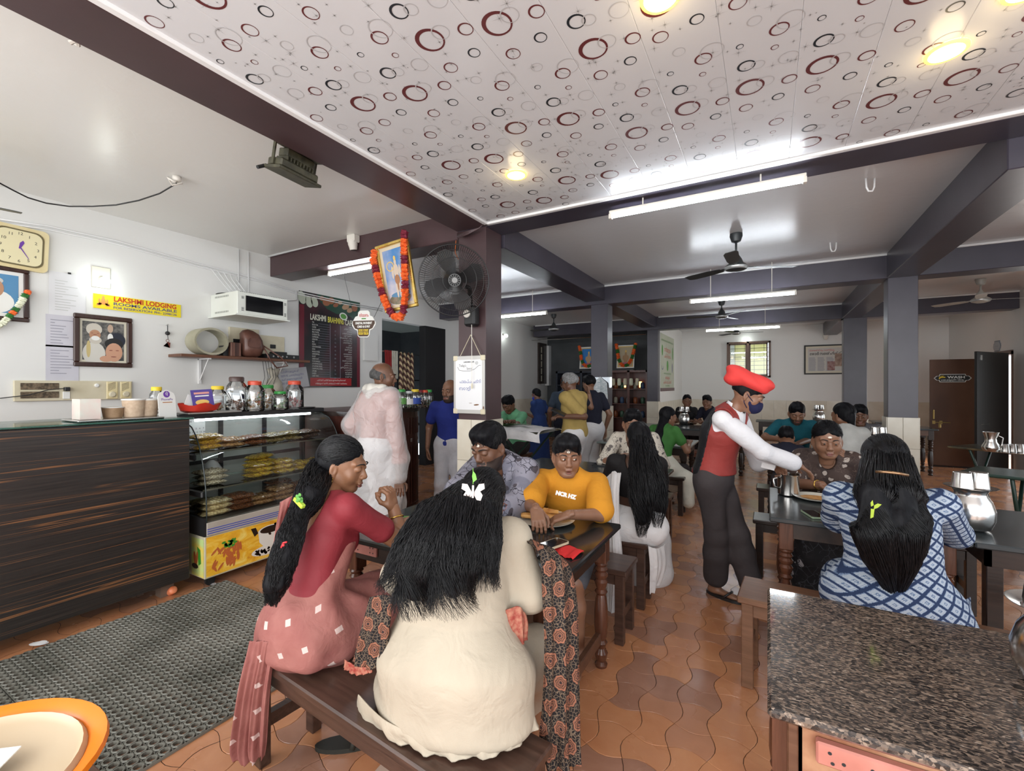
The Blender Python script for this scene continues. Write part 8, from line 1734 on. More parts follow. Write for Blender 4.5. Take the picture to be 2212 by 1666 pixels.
rows = [[V3(1800, 1275, 2.26), V3(1850, 1285, 2.08), V3(1950, 1290, 2.02), V3(2060, 1300, 2.06), V3(2095, 1290, 2.20)], [V3(1830, 1330, 2.22), V3(1880, 1340, 2.06), V3(1960, 1360, 2.0), V3(2070, 1380, 2.05), V3(2100, 1350, 2.18)], [V3(1860, 1400, 2.2), V3(1900, 1430, 2.06), V3(1980, 1450, 2.0), V3(2075, 1460, 2.04), V3(2100, 1430, 2.16)]]
drape(rows, 'dress_hem', m_ikat, p.root, .010, 5, 60, 30, wv=lambda v: v)
p.hair('back', rough=.003, fr=140); cap_strands(p, 'back', 900, m_hairs, 5); Bk6 = lambda x, y, z: np.array(P6.HP((x, y, z)))
G6 = [[(Bk6(.03, -.05, .02), .062), (V3(1945, 1070, 1.83), .078), (V3(1950, 1140, 1.80), .085), (V3(1945, 1210, 1.84), .065), (V3(1938, 1270, 1.88), .03), (V3(1935, 1308, 1.9), .012)], [(Bk6(-.03, -.05, .02), .062), (V3(1890, 1070, 1.83), .075), (V3(1885, 1140, 1.80), .08), (V3(1898, 1200, 1.83), .062), (V3(1920, 1260, 1.87), .03), (V3(1930, 1295, 1.9), .012)],
  [(Bk6(.04, -.04, -.02), .05), (V3(1975, 1080, 1.88), .045), (V3(1985, 1120, 1.88), .045), (V3(1975, 1190, 1.88), .04), (V3(1960, 1240, 1.9), .02)]]
def fh6(F):
 for g in G6:
  for (a, ra), (b_, rb) in zip(g[:-1], g[1:]): F.cone(a, b_, ra*.78, rb*.75, .03, unit(np.array((-.49, .87, .1))), .6)
p.piece('hair_length', m_hair, fh6, vox=.007, fold=.005, fr=70, st_=(1, 1, .3))
for i, g in enumerate(G6): strands(p.root, [(a, r_*.92) for a, r_ in g], 850, m_hairs, .0013, .005, 3, 30+i, 14, tail=.5)
b = MB(T(*V3(1926, 1022, 1.78))); b.tube([(-.05, 0, .0), (-.02, -.012, .004), (.02, -.012, .002), (.05, 0, -.004)], .006, 6); b.build('hair_clasp', mat('bronze_clasp', (.3, .18, .10), .2, .8), p.root, True)
b = MB(frame(V3(1886, 1100, 1.70), (ct, st, 0), (0, 0, 1))); b.poly([(-.012, -.035), (.0, -.03), (.004, 0), (-.01, .002)], .002); b.poly([(0, 0), (.015, .005), (.03, .018), (.015, .022), (.002, .015)], .003); b.poly([(-.01, .01), (.0, .015), (-.004, .035), (-.012, .025)], .003); b.build('green_leaf', mat('leaf_lime', (.38, .50, .04), .5), p.root)
# ================================================================== 7. woman in the brown flowered dress, facing
p = Person('woman in brown flowered dress facing the camera, fingers at her temple', (.385, 4.16), .53, 178, S=.94, sex='f', lean=12, hunch=14, head=(6, 10, 0), skin='mid', w=1.28, vox=.008, hv=.0036, hs=1.17, sh=.165); P7 = p
p.arm[1] = (p.shd[1], V3(1715, 1045, 3.35), V3(1775, 1048, 3.15)); p.arm[-1] = (p.shd[-1], V3(1848, 1040, 3.30), V3(1832, 995, 3.28)); p.set_hand(1, unit(V3(1795, 1062, 3.08)-V3(1772, 1048, 3.15)), curl=.7); p.set_hand(-1, unit(V3(1805, 958, 3.25)-V3(1832, 995, 3.28)), palm=(-.4, .5, -.5), curl=.5)
p.sit(.40, .11); p.body(lids=0, look=(0, -.6), fat=1.12, tilak=True); p.shirt(m_brownf, sleeve=.95, g=.018, loose=.012, fold=.004, name='dress_top', vox=.008, neckdip=.08)
def f7(F): P7.legs(F, .035, 1.9, .06, .06); F.ell(P7.H, (.20, .17, .13), P7.R0, .05)
p.piece('dress_skirt', m_blackf, f7, fold=.006, vox=.01); p.hair('back', rough=.003, fr=120); cap_strands(p, 'back', 600, m_hairs, 6, .0014); b = MB(p.HM()); b.ball((0, .0885, .033), .0028, 8, 6); b.build('bindi', mat('bindi_red', (.12, .01, .01), .5), p.root)
t0 = unit(p.arm[1][2]-p.arm[1][1]); q = Vector(t0).to_track_quat('Z', 'Y').to_matrix().to_4x4(); q.translation = Vector(p.arm[1][2]-t0*.03); b = MB(q); b.tube([(.034*math.cos(2*PI*k/20), .032*math.sin(2*PI*k/20), 0) for k in range(21)], .004, 6, False); b.build('bangle', mat('gold', (.75, .48, .12), .25, 1), p.root, True)
t0 = unit(p.arm[-1][2]-p.arm[-1][1]); q = Vector(t0).to_track_quat('Z', 'Y').to_matrix().to_4x4(); q.translation = Vector(p.arm[-1][2]-t0*.03); b = MB(q); b.tube([(.034*math.cos(2*PI*k/20), .032*math.sin(2*PI*k/20), 0) for k in range(21)], .008, 6, False); b.build('black_bangle', m_black, p.root, True)
# ================================================================== 8. woman in white saree, long loose hair, at the second table
p = Person('woman in white saree and black blouse, long loose black hair, back turned', (-.80, 3.17), .53, 8, S=.91, sex='f', lean=8, hunch=6, head=(30, 8, 0), skin='deep', w=1.1, vox=.009, hv=.005, hs=1.1, sh=.165); P8 = p
p.arm[1] = (p.shd[1], V3(1432, 1050, 3.35), V3(1400, 1020, 3.6)); p.arm[-1] = (p.shd[-1], V3(1312, 1040, 3.35), V3(1330, 1012, 3.6)); p.set_hand(1, curl=.5); p.set_hand(-1, curl=.5); p.sit(.4, .1); p.body(lids=0)
def f8(F): P8.torso(F, .010, bust=True); P8.arms(F, .010, .75); F.cut(P8.waist+np.array((0, 0, .05)), (0, 0, -1)); F.ell(P8.neckb+P8.R2@np.array((0, -.05, -.03)), np.array((.07, .08, .10)), P8.R2, .006, True); F.cone(P8.neckb, P8.hc, .075, .12, .004, neg=True)
p.piece('blouse', m_blk, f8, fold=.002)
def f8b(F): H = P8.H; F.ell(H+np.array((0, 0, -.005)), (.215, .17, .13), P8.R0, .05); F.cone(H, P8.waist, .15, .12, .05, P8.R0@np.array((0, 1, 0)), .8); P8.legs(F, .035, 1.95, .06, .07); k0, k1 = P8.leg[-1], P8.leg[1]; F.cone((k0[1]+k1[1])/2, (k0[2]+k1[2])/2, .13, .15, .06); F.cut(P8.waist+np.array((0, 0, .0)), (0, 0, 1), .006)
p.piece('saree', m_whitec, f8b, fold=.006, pad=.05, vox=.009)
drape([[V3(1345, 1003, 3.22), V3(1322, 1010, 3.28), V3(1305, 1030, 3.35)], [V3(1338, 1060, 3.06), V3(1318, 1065, 3.1), V3(1300, 1075, 3.25)], [V3(1340, 1140, 3.0), V3(1320, 1145, 3.02), V3(1302, 1150, 3.15)], [V3(1345, 1230, 3.0), V3(1322, 1240, 3.0), V3(1308, 1240, 3.1)], [V3(1335, 1325, 2.98), V3(1318, 1335, 2.98), V3(1305, 1320, 3.05)]], 'saree_pallu', m_whitec, p.root, .006, 3)
drape([[V3(1400, 1180, 2.97), V3(1420, 1185, 3.02), V3(1436, 1175, 3.12)], [V3(1405, 1225, 2.99), V3(1425, 1225, 3.02), V3(1440, 1220, 3.12)], [V3(1405, 1285, 3.05), V3(1415, 1275, 3.08), V3(1428, 1255, 3.12)]], 'saree_tail', m_whitec, p.root, .008, 2)
p.hair('back'); B8 = lambda x, y, z: np.array(P8.HP((x, y, z)))
g8 = [[(B8(0, -.04, .03), .065), (V3(1385, 985, 3.10), .068), (V3(1388, 1030, 3.0), .085), (V3(1388, 1080, 2.95), .085), (V3(1388, 1120, 2.93), .05), (V3(1385, 1160, 2.93), .02)], [(B8(.03, -.04, 0), .05), (V3(1405, 1000, 3.08), .06), (V3(1415, 1050, 3.02), .075), (V3(1422, 1090, 2.98), .06), (V3(1420, 1140, 2.97), .02)]]
def fh8(F):
 for g in g8:
  for (a, ra), (b_, rb) in zip(g[:-2], g[1:-1]): F.cone(a, b_, ra*.9, rb*.85, .03, unit(np.array((-.49, .87, .1))), .7)
p.piece('hair_length', m_hair, fh8, vox=.009, fold=.008, fr=60, st_=(1, 1, .3))
for i, g in enumerate(g8): strands(p.root, g, 260, m_hairs, .0022, .012, 4, 50+i, 14, tail=1.0)
# ================================================================== 9. people further back
def seated(label, pos, yaw, S, sex, top, head, skin, arms=None, legs_m=None, lean=12, hunch=10, hair='short', zh=.54, sleeve=.6, w=1.0, lids=0, tilak=False, beardfn=None, hm=None, look=(0, 0), hs=1.05, curl=.4, **kw):
 p = Person(label, pos, zh, yaw, S, sex, lean, hunch, head=head, skin=skin, w=w, vox=.012, hv=.0052, hs=hs); a = arms or {}
 for k in (-1, 1):
  if k in a: p.arm[k] = (p.shd[k], np.array(a[k][0]), np.array(a[k][1])); p.set_hand(k, curl=curl)
  else: t = p.H+Rz(p.yaw)@np.array((k*.16, .42*S, 0)); t[2] = .80; p.set_arm(k, t, (.6, -.2, -1)); p.set_hand(k, curl=curl)
 p.sit(.38, .11); p.body(lids=lids, tilak=tilak, beardfn=beardfn, look=look); p.shirt(top, sleeve=sleeve, fold=.004, vox=.011, **kw)
 p.trousers(legs_m or m_trou, vox=.012); p.hair(hair, hm); return p
PA = seated('man with thick moustache in cream leaf-print shirt, sleeves rolled', (-1.15, 4.58), 186, .99, 'm', m_creamf, (20, 10, 0), 'mid', {1: (V3(1302, 1000, 4.35), V3(1352, 985, 4.1)), -1: (V3(1432, 1005, 4.3), V3(1400, 1020, 4.1))}, lean=16, hunch=12, sleeve=1.0, w=1.15, hs=1.12, beardfn=bd_must, look=(-.5, 0), neckdip=.06); PA.collar(m_creamf)
PB = seated('woman in green blouse and ivory skirt, black hair down her back', (-1.12, 5.56), -20, .94, 'f', m_green, (-25, 8, 0), 'mid', hair='back', sleeve=.5, lean=14)
for k in (-1, 1): pass
def fB(F): H = PB.H; F.ell(H, (.21, .17, .13), PB.R0, .05); F.cone(H, PB.waist*.7+H*.3, .15, .125, .05, PB.R0@np.array((0, 1, 0)), .8); F.cone(H+np.array((.05, 0, 0)), V3(1480, 1035, 5.35), .13, .10, .06); F.cone(V3(1480, 1035, 5.35), V3(1487, 1085, 5.3), .10, .07, .05); F.cone(H, V3(1455, 1045, 5.5), .12, .10, .05)
PB.piece('skirt', m_offw, fB, vox=.012, fold=.006, pad=.15); gB = [(np.array(PB.HP((0, -.05, .0))), .06), (V3(1423, 940, 5.38), .055), (V3(1425, 970, 5.33), .05), (V3(1428, 1000, 5.30), .02)]
def fBh(F):
 for (a, ra), (b_, rb) in zip(gB[:-1], gB[1:]): F.cone(a, b_, ra, rb, .03)
PB.piece('hair_length', m_hair, fBh, vox=.01, fold=.005, fr=60)
seated('small woman in black dress facing us, far back by the tiled wall', (-1.45, 9.85), 196, 1.0, 'f', m_blk, (0, 2, 0), 'mid', hair='back', lean=6, hunch=4)
seated('man in dark shirt far back, partly behind the waiter', (-.95, 9.8), 150, 1.02, 'm', m_navy, (20, 8, 0), 'mid', lean=10)
PT = seated('man in teal polo shirt with short beard, looking down at his plate', (.30, 6.95), 184, 1.05, 'm', m_teal, (0, 24, 0), 'mid', {1: (V3(1652, 945, 5.75), V3(1690, 950, 5.5)), -1: (V3(1752, 948, 5.8), V3(1720, 960, 5.5))}, lean=20, hunch=12, lids=1, beardfn=bd_full, sleeve=.7, w=1.1); PT.collar(m_teal)
seated('child with round black hair seen from behind, before the teal shirted man', (.17, 5.42), 0, .70, 'm', m_navy, (0, 5, 0), 'mid', lean=6, hair='boy', zh=.52, sleeve=.6, hs=1.25)
PH = seated('woman with dark ponytail seen from behind, past the flowered dress', (.72, 5.75), 10, 1.02, 'f', cloth('pale_grey_top', (.42, .42, .40), .8), (30, 6, 0), 'mid', hair='back', lean=8, sleeve=.7)
gH = [(np.array(PH.HP((0, -.09, .0))), .045), (V3(1838, 955, 4.75), .045), (V3(1850, 975, 4.7), .02)]
PH.piece('ponytail', m_hair, lambda F: [F.cone(a, b_, ra, rb, .02) for (a, ra), (b_, rb) in zip(gH[:-1], gH[1:])] and None, vox=.01, fold=.005, fr=60)
seated('dark haired diner hidden behind the ponytailed woman', (.98, 7.0), 176, .98, 'm', cloth('grey_tee', (.12, .12, .13), .8), (0, 12, 0), 'dark', lean=14)
def standing(label, pos, yaw, S, sex, top, bottom, head, skin, arms=None, lean=3, hunch=6, hair='short', sleeve=.6, w=1.0, zh=None, beardfn=None, hm=None, lids=0, hs=1.0, vox=.011, hv=.0052, length=.12, bflare=.02, blen=1.95, g=.016, skirt=False, body_only=False, beard=False, **kw):
 p = Person(label, pos, zh or .905*S, yaw, S, sex, lean, hunch, head=head, skin=skin, w=w, vox=vox, hv=hv, hs=hs); a = arms or {}
 for k in (-1, 1):
  if k in a: p.arm[k] = (p.shd[k], np.array(a[k][0]), np.array(a[k][1])); p.set_hand(k, curl=.5)
  else: t = p.H+Rz(p.yaw)@np.array((k*.26*S, .03, -.02)); p.set_arm(k, t, (.3, -1, 0)); p.set_hand(k, d=np.array((0, 0, -1)), palm=Rz(p.yaw)@np.array((-k, 0, 0)), curl=.45)
 p.stand(.09); p.body(lids=lids, beardfn=beardfn, beard=beard); p.shirt(top, sleeve=sleeve, fold=.004, vox=vox*.95, length=length, g=g, **kw)
 if skirt:
  def fs(F): F.cone(p.H+np.array((0, 0, .12)), p.H+np.array((0, 0, -.12)), .15*S, .19*S, .05); F.cone(p.H+np.array((0, 0, -.1)), (p.H[0], p.H[1], .12), .18*S, .24*S, .05)
  p.piece('skirt', bottom, fs, vox=vox, fold=.008, fr=26)
 else: p.trousers(bottom, blen, g=.02, flare=bflare, vox=vox)
 p.hair(hair, hm); return p
# man in the clear raincoat
px_ = atZ(812, 900, 4.1); RC = standing('man in a clear plastic raincoat over white clothes at the counter', (px_.x, px_.y), -10, 1.02, 'm', cloth('salmon_shirt', (.42, .14, .10), .8), m_whitec, (-40, 6, 0), 'dark', sleeve=1.2, hair='bald', hm=noisy('salt_hair', (.035, .035, .035), (.08, .08, .08), 60, .6, .5), vox=.009, hv=.0045, hs=1.05, w=1.12, arms={1: (V3(862, 990, 4.05), V3(862, 1035, 3.95))}, blen=1.55, bflare=.05)
m_rain = bpy.data.materials.new('clear_rain_plastic'); m_rain.use_nodes = True; nt = m_rain.node_tree; nt.nodes.clear(); o_ = nt.nodes.new('ShaderNodeOutputMaterial'); mx = nt.nodes.new('ShaderNodeMixShader'); tr_ = nt.nodes.new('ShaderNodeBsdfTransparent'); pb = nt.nodes.new('ShaderNodeBsdfPrincipled'); nz = nt.nodes.new('ShaderNodeTexNoise'); nz.inputs['Scale'].default_value = 9; nz.inputs['Detail'].default_value = 5; nz.inputs['Distortion'].default_value = 1.0; tc = nt.nodes.new('ShaderNodeTexCoord'); nt.links.new(tc.outputs['Object'], nz.inputs[0]); bp = nt.nodes.new('ShaderNodeBump'); bp.inputs['Strength'].default_value = .9; bp.inputs['Distance'].default_value = .03; nt.links.new(nz.outputs['Fac'], bp.inputs['Height']); nt.links.new(bp.outputs[0], pb.inputs['Normal'])
pb.inputs['Base Color'].default_value = (.80, .79, .80, 1); pb.inputs['Roughness'].default_value = .12; mx.inputs[0].default_value = .42; nt.links.new(tr_.outputs[0], mx.inputs[1]); nt.links.new(pb.outputs[0], mx.inputs[2]); nt.links.new(mx.outputs[0], o_.inputs[0])
def frc(F): p = RC; p.torso(F, .045, flat=.9); p.arms(F, .030, 1.92, loose=.02); F.cone(p.H+np.array((0, 0, .1)), p.H+np.array((0, 0, -.48)), .19, .27, .06); F.cone(p.neckb, p.hc, .075, .12, .01, neg=True)
RC.piece('raincoat', m_rain, frc, vox=.009, fold=.006, fr=26, pad=.1)
def frh(F): p = RC; n = p.neckb; F.cone(n+np.array((-.08, -.05, .02)), n+np.array((.08, -.05, .02)), .05, .05, .03); F.cone(n+np.array((.08, -.05, .02)), n+np.array((.09, .06, .0)), .045, .035, .03); F.cone(n+np.array((-.08, -.05, .02)), n+np.array((-.09, .06, .0)), .045, .035, .03); F.cone(n+np.array((0, -.09, .03)), n+np.array((.0, -.11, -.03)), .05, .04, .03)
RC.piece('raincoat_hood', m_rain if False else cloth('milky_hood', (.62, .60, .55), .4), frh, vox=.007, fold=.005, fr=40)
px_ = atZ(972, 900, 4.95); standing('bearded balding man in blue striped polo behind the brown column', (px_.x, px_.y), 215, .93, 'm', m_polo, m_dhoti, (-30, 8, 0), 'mid', hair='bald', beardfn=bd_full, beard=True, hs=1.08, w=.95)
px_ = atZ(1165, 900, 8.2); PU = standing('woman in blue uniform and bright blue mask beside the cloth-covered table', (px_.x, px_.y), 75, .86, 'f', m_blueu, m_blueu, (0, 20, 0), 'mid', hair='back', skirt=True, arms={-1: (V3(1160, 905, 8.2), V3(1140, 895, 8.1))}); mask(PU, m_maskb)
px_ = atZ(1242, 900, 5.7); YM = standing('grey haired man in yellow shirt with glasses holding a booklet', (px_.x, px_.y), 75, .985, 'm', m_khaki, m_whitec, (5, 8, 0), 'dark', hair='short', hm=m_hairg, beardfn=bd_must, hs=1.05, w=1.08, arms={-1: (V3(1262, 900, 5.5), V3(1215, 900, 5.4)), 1: (V3(1250, 905, 5.9), V3(1218, 898, 5.7))}, length=.20, sleeve=.75, g=.028); YM.collar(m_khaki)
b = MB(YM.HM())
for q in (-1, 1): b.tube([(q*.031+.021*math.cos(2*PI*k/12), .098, .002+.015*math.sin(2*PI*k/12)) for k in range(13)], .0022, 4, False); b.tube([(q*.052, .096, .006), (q*.082, .0, .004)], .002, 4)
b.build('glasses', m_black, YM.root)
c = V3(1208, 893, 5.45); o = MB(T(*c) @ Matrix.Rotation(.4, 4, 'Y')).box(-.09, .09, -.07, .07, 0, .02).build('booklet', m_black, YM.root)
px_ = atZ(1222, 900, 7.2); standing('man in dark blue-grey shirt turned away, behind the man in yellow', (px_.x, px_.y), 20, .98, 'm', cloth('slate_shirt', (.035, .05, .075), .8), m_navy, (0, 5, 0), 'dark')
px_ = atZ(1283, 900, 6.3); standing('man half hidden by the second column, phone at his ear', (px_.x-.02, px_.y), 60, .98, 'm', m_navy, m_whitec, (0, 5, 0), 'mid', arms={-1: (V3(1276, 880, 6.2), V3(1272, 850, 6.2))})
GM = seated('man in mint green shirt sorting banana leaves at the cloth table', (-3.20, 5.85), 172, 1.0, 'm', m_mint, (0, 30, 0), 'dark', {1: (V3(1072, 925, 5.95), V3(1090, 912, 5.6)), -1: (V3(1112, 925, 5.95), V3(1108, 912, 5.65))}, lean=16, zh=.62, lids=1); GM.collar(m_mint)
# stool of the leaf sorter and his cloth covered table
r = thing('stool', 'plain wooden stool under the man in mint green', 'stool', (-3.2, 5.85, 0)); MB().box(-3.36, -3.04, 5.7, 6.0, .47, .505).build('seat', m_bwood, r)
for x in (-3.33, -3.07):
 for y in (5.73, 5.97): MB().box(x-.02, x+.02, y-.02, y+.02, 0, .47).build('leg', m_bwood, r)
c = onH(1112, 925, 1.0); c = atZ(1110, 915, 5.55); tz = .98; r = thing('folding_table', 'folding table under the white cloth with crossed green legs', 'table', (c.x, c.y, 0)); MB(T(c.x, c.y, 0)).box(-.52, .48, -.32, .32, tz-.03, tz-.004).build('tabletop', m_green if False else m_olive, r)
for y in (-.26, .26):
 MB(T(c.x, c.y, 0)).tube([(-.42, y, tz-.03), (.40, y, 0.01)], .013, 6).build('leg', m_greenf, r); MB(T(c.x, c.y, 0)).tube([(.42, y, tz-.03), (-.40, y, 0.01)], .013, 6).build('leg', m_greenf, r)
X0_, Y0_ = c.x, c.y; rows = [[(X0_-.54, Y0_-.36, tz-.10), (X0_-.2, Y0_-.37, tz-.11), (X0_+.2, Y0_-.37, tz-.09), (X0_+.52, Y0_-.34, tz-.12)], [(X0_-.54, Y0_-.30, tz+.006), (X0_-.2, Y0_-.30, tz+.01), (X0_+.2, Y0_-.30, tz+.01), (X0_+.5, Y0_-.28, tz+.0)], [(X0_-.54, Y0_+.1, tz+.01), (X0_-.2, Y0_+.1, tz+.02), (X0_+.2, Y0_+.1, tz+.015), (X0_+.50, Y0_+.1, tz+.0)], [(X0_-.54, Y0_+.33, tz-.0), (X0_-.2, Y0_+.33, tz+.01), (X0_+.2, Y0_+.33, tz), (X0_+.50, Y0_+.33, tz-.02)]]
o = drape(rows, 'table_cloth', m_whitec, None, .008, 5, 50, 30); tag(o, 'crumpled white plastic sheet over the leaf sorting table', 'tablecloth')
for i in range(4): b = MB(T(X0_-.2+.1*i, Y0_-.12+.02*i, tz+.03+.008*i)); b.poly([(-.20, 0), (-.12, .05), (.05, .06), (.2, .02), (.12, -.05), (-.1, -.05)]); tag(b.build('banana_leaf', noisy('banana_leaf', (.02, .08, .015), (.06, .18, .04), 12, .4)), ('lowest', 'second lowest', 'second highest', 'topmost')[i]+' cut banana leaf on the white sheet', 'leaf', 'banana leaves on the sheet')
# ================================================================== tableware
m_china = mat('white_melamine', (.74, .71, .62), .2); m_dosa = noisy('golden_dosa', (.42, .17, .04), (.70, .38, .12), 22, .45, .5)
def plate(p, R, label, food=None, tilt=0):
 r = thing('plate', label, 'plate', p); MB(T(*p)).lathe([(.001, .004), (R*.6, .004), (R*.72, .006), (R*.98, .016), (R, .020), (R*.97, .020), (R*.72, .011), (R*.55, .009), (.001, .009)], 40).build('dish', m_china, r, 50)
 return r
c = onH(1180, 1121, .766); c.z = .751; plate(c, .158, 'large white oval plate of dosa in front of the boy')
b = MB(T(c.x, c.y, .79) @ Matrix.Rotation(RAD(25), 4, 'Z')); K = 18; vs = []
for i in range(9):
 x = -.135+.27*i/8; rr_ = .022*(1-.25*abs(i-4)/4)
 for k in range(K): a = 2*PI*k/K; vs.append((x+.004*math.sin(k*2+i), rr_*1.9*math.cos(a)*(1+.12*math.sin(3*a+i))-.02, rr_*.75*math.sin(a)*(1+.1*math.sin(5*a))))
b.add(vs, [(i*K+k, i*K+(k+1) % K, (i+1)*K+(k+1) % K, (i+1)*K+k) for i in range(8) for k in range(K)]+[tuple(range(K))[::-1], tuple(range(8*K, 9*K))]); r = thing('dosa', 'folded golden dosa torn by the boy on his plate', 'food', (c.x, c.y, .77)); b.build('roll', m_dosa, r, True)
b = MB(T(c.x+.02, c.y-.01, .812)); b.prism([(-.05, -.02), (.06, -.01), (.05, .02), (-.04, .025)], 0, .003, Matrix.Rotation(.3, 4, 'X')); b.build('torn_flap', m_dosa, r)
def cup(p, R, H, label, m=None, name='cup', cat='cup', group=None, inv=False):
 b = MB(T(*p)); pr = [(R*.8, 0), (R, H*.95), (R*1.06, H), (R*.97, H), (R*.93, H*.9), (R*.74, .004), (.001, .004)]
 if inv: pr = [(R*1.06, 0), (R, H*.06), (R*.82, H*.97), (R*.76, H), (.001, H)]
 b.lathe(pr, 28); return tag(b.build(name, m or m_steel, None, 40), label, cat, group)
c = onH(1174, 1103, .79); cup((c.x, c.y, .775), .026, .034, 'small steel chutney cup on the boy\'s plate behind his hand')
def phone(p, ang, label, case=(.55, .5, .35), tilt=None):
 M = T(*p) @ Matrix.Rotation(ang, 4, 'Z'); r = thing('phone', label, 'phone', p); MB(M).prism(rrect(.078, .16, .012), 0, .009).build('case', mat('phone_case_%d' % int(case[0]*100), case, .3), r); MB(M).prism(rrect(.070, .152, .010), .009, .0098).build('screen', mat('phone_screen', (.008, .008, .01), .06), r)
c = onH(1215, 1192, .752); rows = [[(c.x-.085, c.y+.05, .753), (c.x, c.y+.06, .76), (c.x+.085, c.y+.045, .753)], [(c.x-.09, c.y, .76), (c.x, c.y, .766), (c.x+.085, c.y, .764)], [(c.x-.08, c.y-.055, .753), (c.x, c.y-.06, .757), (c.x+.075, c.y-.065, .753)]]; o = drape(rows, 'red_cloth', cloth('bright_red_cloth', (.62, .03, .03)), None, .004, 3, 24, 18); tag(o, 'small bright red cloth pouch under the phone on the front table', 'cloth')
c = onH(1192, 1180, .77); phone((c.x, c.y, .7735), RAD(-18), 'phone with gold rim lying on the red cloth')
c = onH(1757, 1110, .76); phone((c.x, c.y, .752), RAD(18), 'phone in pale green case beside the plate on the waiter\'s table', (.25, .33, .22)); c = onH(1298, 1005, .755); phone((c.x, c.y, .752), RAD(80), 'dark phone near the moustached man\'s elbow', (.02, .02, .02))
c = onH(1072, 1120, .77); o = MB(T(c.x, c.y, .752)).prism(rrect(.13, .09, .02), 0, .03).build('purse', print_floral('dotted_purse', (.02, .015, .03), (.10, .02, .14), (.3, .3, .32), (.35, .35, .38), 60)); tag(o, 'black and purple dotted purse half hidden by the black hair', 'purse')
c = onH(1160, 1092, .756); b = MB(T(c.x+.02, c.y+.10, .752)); b.poly([(-.05, -.03), (.06, -.02), (.05, .03), (-.03, .035)], .002); b.poly([(-.02, -.03), (.0, .01), (.02, .04), (.03, -.01)], .01); tag(b.build('paper_napkin', mat('pink_paper', (.68, .58, .62), .7)), 'crumpled pinkish paper napkin behind the boy\'s plate', 'napkin')
c = onH(1762, 1074, .766); plate((c.x, c.y, .751), .13, 'white plate under the hand of the woman in brown'); b = MB(T(c.x, c.y-.0, .7635)); b.poly([(.085*math.cos(a), .085*math.sin(a)*.8) for a in [2*PI*k/18 for k in range(18)]]); tag(b.build('dosa', m_dosa), 'flat dosa on the plate of the woman in brown', 'food')
c = onH(1332, 1001, .766); plate((c.x, c.y, .751), .14, 'cream plate of food before the moustached man'); b = MB(T(c.x, c.y, .7635)); b.poly([(.10*math.cos(a), .07*math.sin(a)) for a in [2*PI*k/16 for k in range(16)]]); tag(b.build('dosa', m_dosa), 'dosa on the moustached man\'s cream plate', 'food')
c = onH(1690, 962, .77); cup((c.x, c.y, .751), .11, .02, 'steel plate before the child with black hair', None, 'steel_plate', 'plate')
c = onH(1495, 912, .77); plate((c.x, c.y, .751), .15, 'yellowish plate before the far woman in black')
# steel pot in the waiter's hand, on the table edge
c = onH(1703, 1068, .755); r = thing('steel_pot', 'steel serving pot with a side handle held by the waiter', 'pot', (c.x, c.y, .752)); MB(T(c.x, c.y, .752)).lathe([(.055, 0), (.064, .006), (.066, .135), (.070, .142), (.064, .142), (.061, .012), (.001, .010)], 30).build('body', m_steel, r, 40)
MB(T(c.x, c.y, .752)).tube([(-.055, -.035, .12), (-.09, -.055, .11), (-.085, -.052, .06), (-.055, -.035, .045)], .007, 8).build('handle', m_steel, r, True); MB(T(c.x, c.y, .752)).lathe([(.061, .09), (.001, .092)], 24, cap=False).build('sambar', noisy('sambar', (.25, .12, .03), (.4, .2, .06), 30, .3), r)
MB(T(c.x+.015, c.y, .752)).tube([(.0, 0, .06), (.05, .01, .20), (.058, .012, .21)], .006, 6).build('ladle', m_steel, r, True)
def jug(p, k, label, plate_=True, glasses=2, gl=True):
 r = thing('water_jug', label, 'jug', p, 0, 'steel water jugs'); M = T(*p) @ Matrix.Scale(k, 4)
 MB(M).lathe([(.055, 0), (.078, .01), (.094, .055), (.096, .10), (.082, .15), (.066, .175), (.062, .19), (.072, .208), (.069, .208), (.058, .19), (.001, .18)], 32).build('body', m_steel, r, 50)
 z = p[2]+.209*k
 if plate_: o = MB(T(p[0], p[1], z)).lathe([(.06, .0), (.078, .001), (.105, .010), (.108, .013), (.104, .013), (.078, .004), (.001, .003)], 32, Matrix.Scale(k*.98, 4)).build('steel_plate', m_steel, None, 50); tag(o, 'small steel plate resting on the '+label, 'plate', 'steel plates on the jugs')
 for i in range(glasses): a = TH+PI*i; q = (p[0]+math.cos(a)*.043*k*(1 if glasses > 1 else 0), p[1]+math.sin(a)*.043*k*(1 if glasses > 1 else 0), z+.005*k); cup(q, .044*k, .082*k, ('left' if i else 'right')+' upturned tumbler on the '+label, None, 'tumbler', 'tumbler', 'upturned steel tumblers', True)
 return r
c = onH(2096, 1142, .752); jug((c.x, c.y, .7515), 1.0, 'steel jug right of the blue and white dress')
c = onH(1478, 917, .752); jug((c.x, c.y, .7515), 1.15, 'far steel jug near the poster wall'); c = onH(1768, 933, .752); jug((.95, 7.6, .80), 1.0, 'steel jug beyond the teal shirted man') if False else None
c = atZ(1762, 925, 9.2); jug((c.x, 10.4, .8015), 1.1, 'steel jug on the wooden table by the far column'); c = onH(1856, 962, .755); jug((1.05, 6.25, .7515), 1.0, 'steel jug left of the near right column')
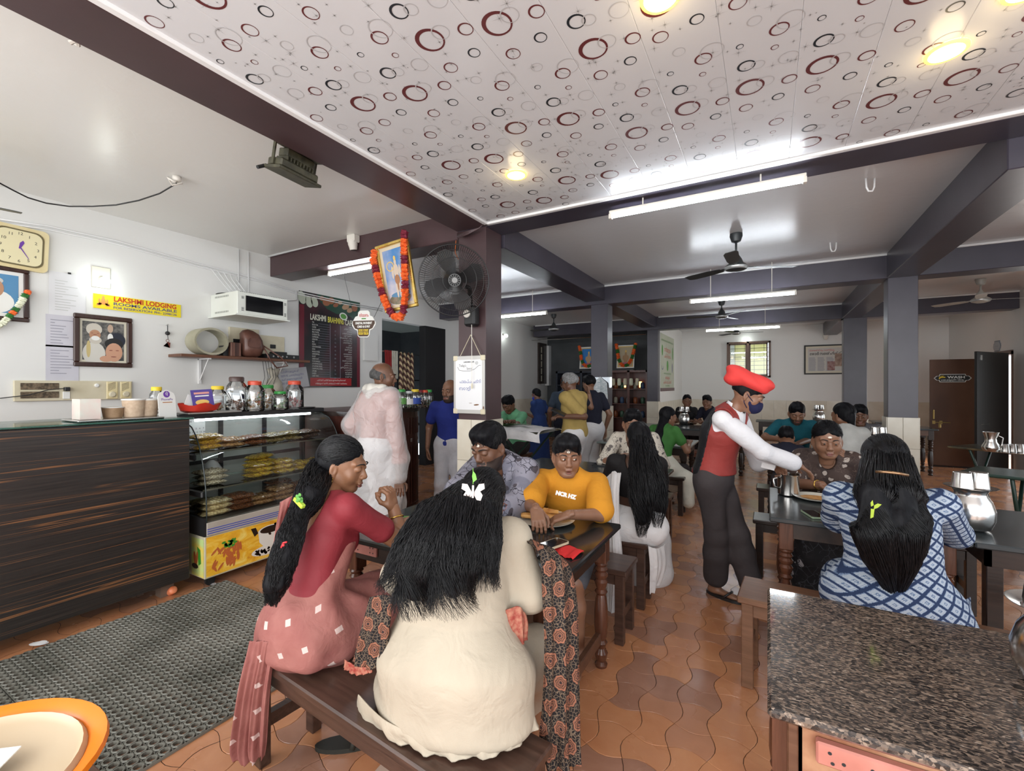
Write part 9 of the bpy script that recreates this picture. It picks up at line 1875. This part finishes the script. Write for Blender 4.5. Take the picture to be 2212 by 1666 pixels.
# jug cut by the right edge on the granite table, taller tumbler stack
c = atZ(2292, 1500, 1.10); jug((c.x, c.y, .7615), .90, 'steel jug on the granite table')
c = onH(2140, 975, .755); r = thing('steel_pitcher', 'waisted steel pitcher on the olive folding table', 'jug', (c.x, c.y, .752)); MB(T(c.x, c.y, .7515)).lathe([(.05, 0), (.075, .03), (.075, .06), (.05, .11), (.045, .15), (.068, .22), (.065, .22), (.04, .15), (.001, .14)], 26).build('body', m_steel, r, 50); MB(T(c.x, c.y, .7515)).tube([(.05, -.0, .19), (.10, 0, .16), (.09, 0, .08), (.07, 0, .05)], .006, 6).build('handle', m_steel, r, True)
for i, dx in enumerate((.14, .22, .30)): cup((c.x+dx*ct, c.y+dx*st-.05, .756), .038, .085, ('left', 'middle', 'right')[i]+' of three steel tumblers on the olive folding table', None, 'tumbler', 'tumbler', 'tumblers on the olive table', True)
o = MB(T(c.x+.2*ct, c.y+.2*st-.05, .7515)).lathe([(.16, 0), (.17, .004), (.001, .004)], 26).build('steel_tray', m_steel); tag(o, 'round steel tray under three tumblers on the olive table', 'tray')
# green leaf dish seen past the saree woman's elbow
c = onH(876, 1118, .76); b = MB(T(c.x, c.y, .753)); b.poly([(-.04, -.02), (.03, -.035), (.06, .02), (-.01, .04)], .004); b.poly([(-.02, -.01), (.05, .0), (.04, .03)], .014); tag(b.build('banana_leaf', m_ge), 'small green leaf piece on the table past her raised arm', 'leaf')
# orange tub at the lower left corner, on a small side table
tcx, tcy = -1.40, .20; r = thing('side_table', 'small side table under the orange tub', 'table', (tcx, tcy, 0)); MB().box(tcx-.3, tcx+.3, tcy-.3, tcy+.3, .46, .49, bev=.004).build('tabletop', m_bwood, r)
for x in (-.27, .27):
 for y in (-.27, .27): MB(T(tcx+x, tcy+y, 0)).box(-.02, .02, -.02, .02, 0, .46).build('leg', m_bwood, r)
m_otub = mat('orange_plastic', (.80, .20, .01), .25); r = thing('orange_tub', 'bright orange plastic tub cut off at the lower left corner', 'tub', (tcx, tcy, .49)); MB(T(tcx, tcy, .492)).lathe([(.17, 0), (.20, .02), (.235, .20), (.262, .222), (.258, .232), (.232, .222), (.215, .20), (.19, .03), (.001, .02)], 44).build('shell', m_otub, r, 50)
MB(T(tcx, tcy, .492)).lathe([(.16, .02), (.226, .215), (.218, .226), (.206, .21), (.001, .19)], 44).build('cream_bowl', mat('cream_bowl', (.50, .39, .26), .35), r, 50); c = (tcx-.02, tcy-.0, .715); o = MB(T(*c) @ Matrix.Rotation(.7, 4, 'Z') @ Matrix.Rotation(.1, 4, 'X')).box(-.12, .10, -.10, .08, 0, .003).build('white_card', m_wprint); tag(o, 'white card lying in the orange tub', 'card')
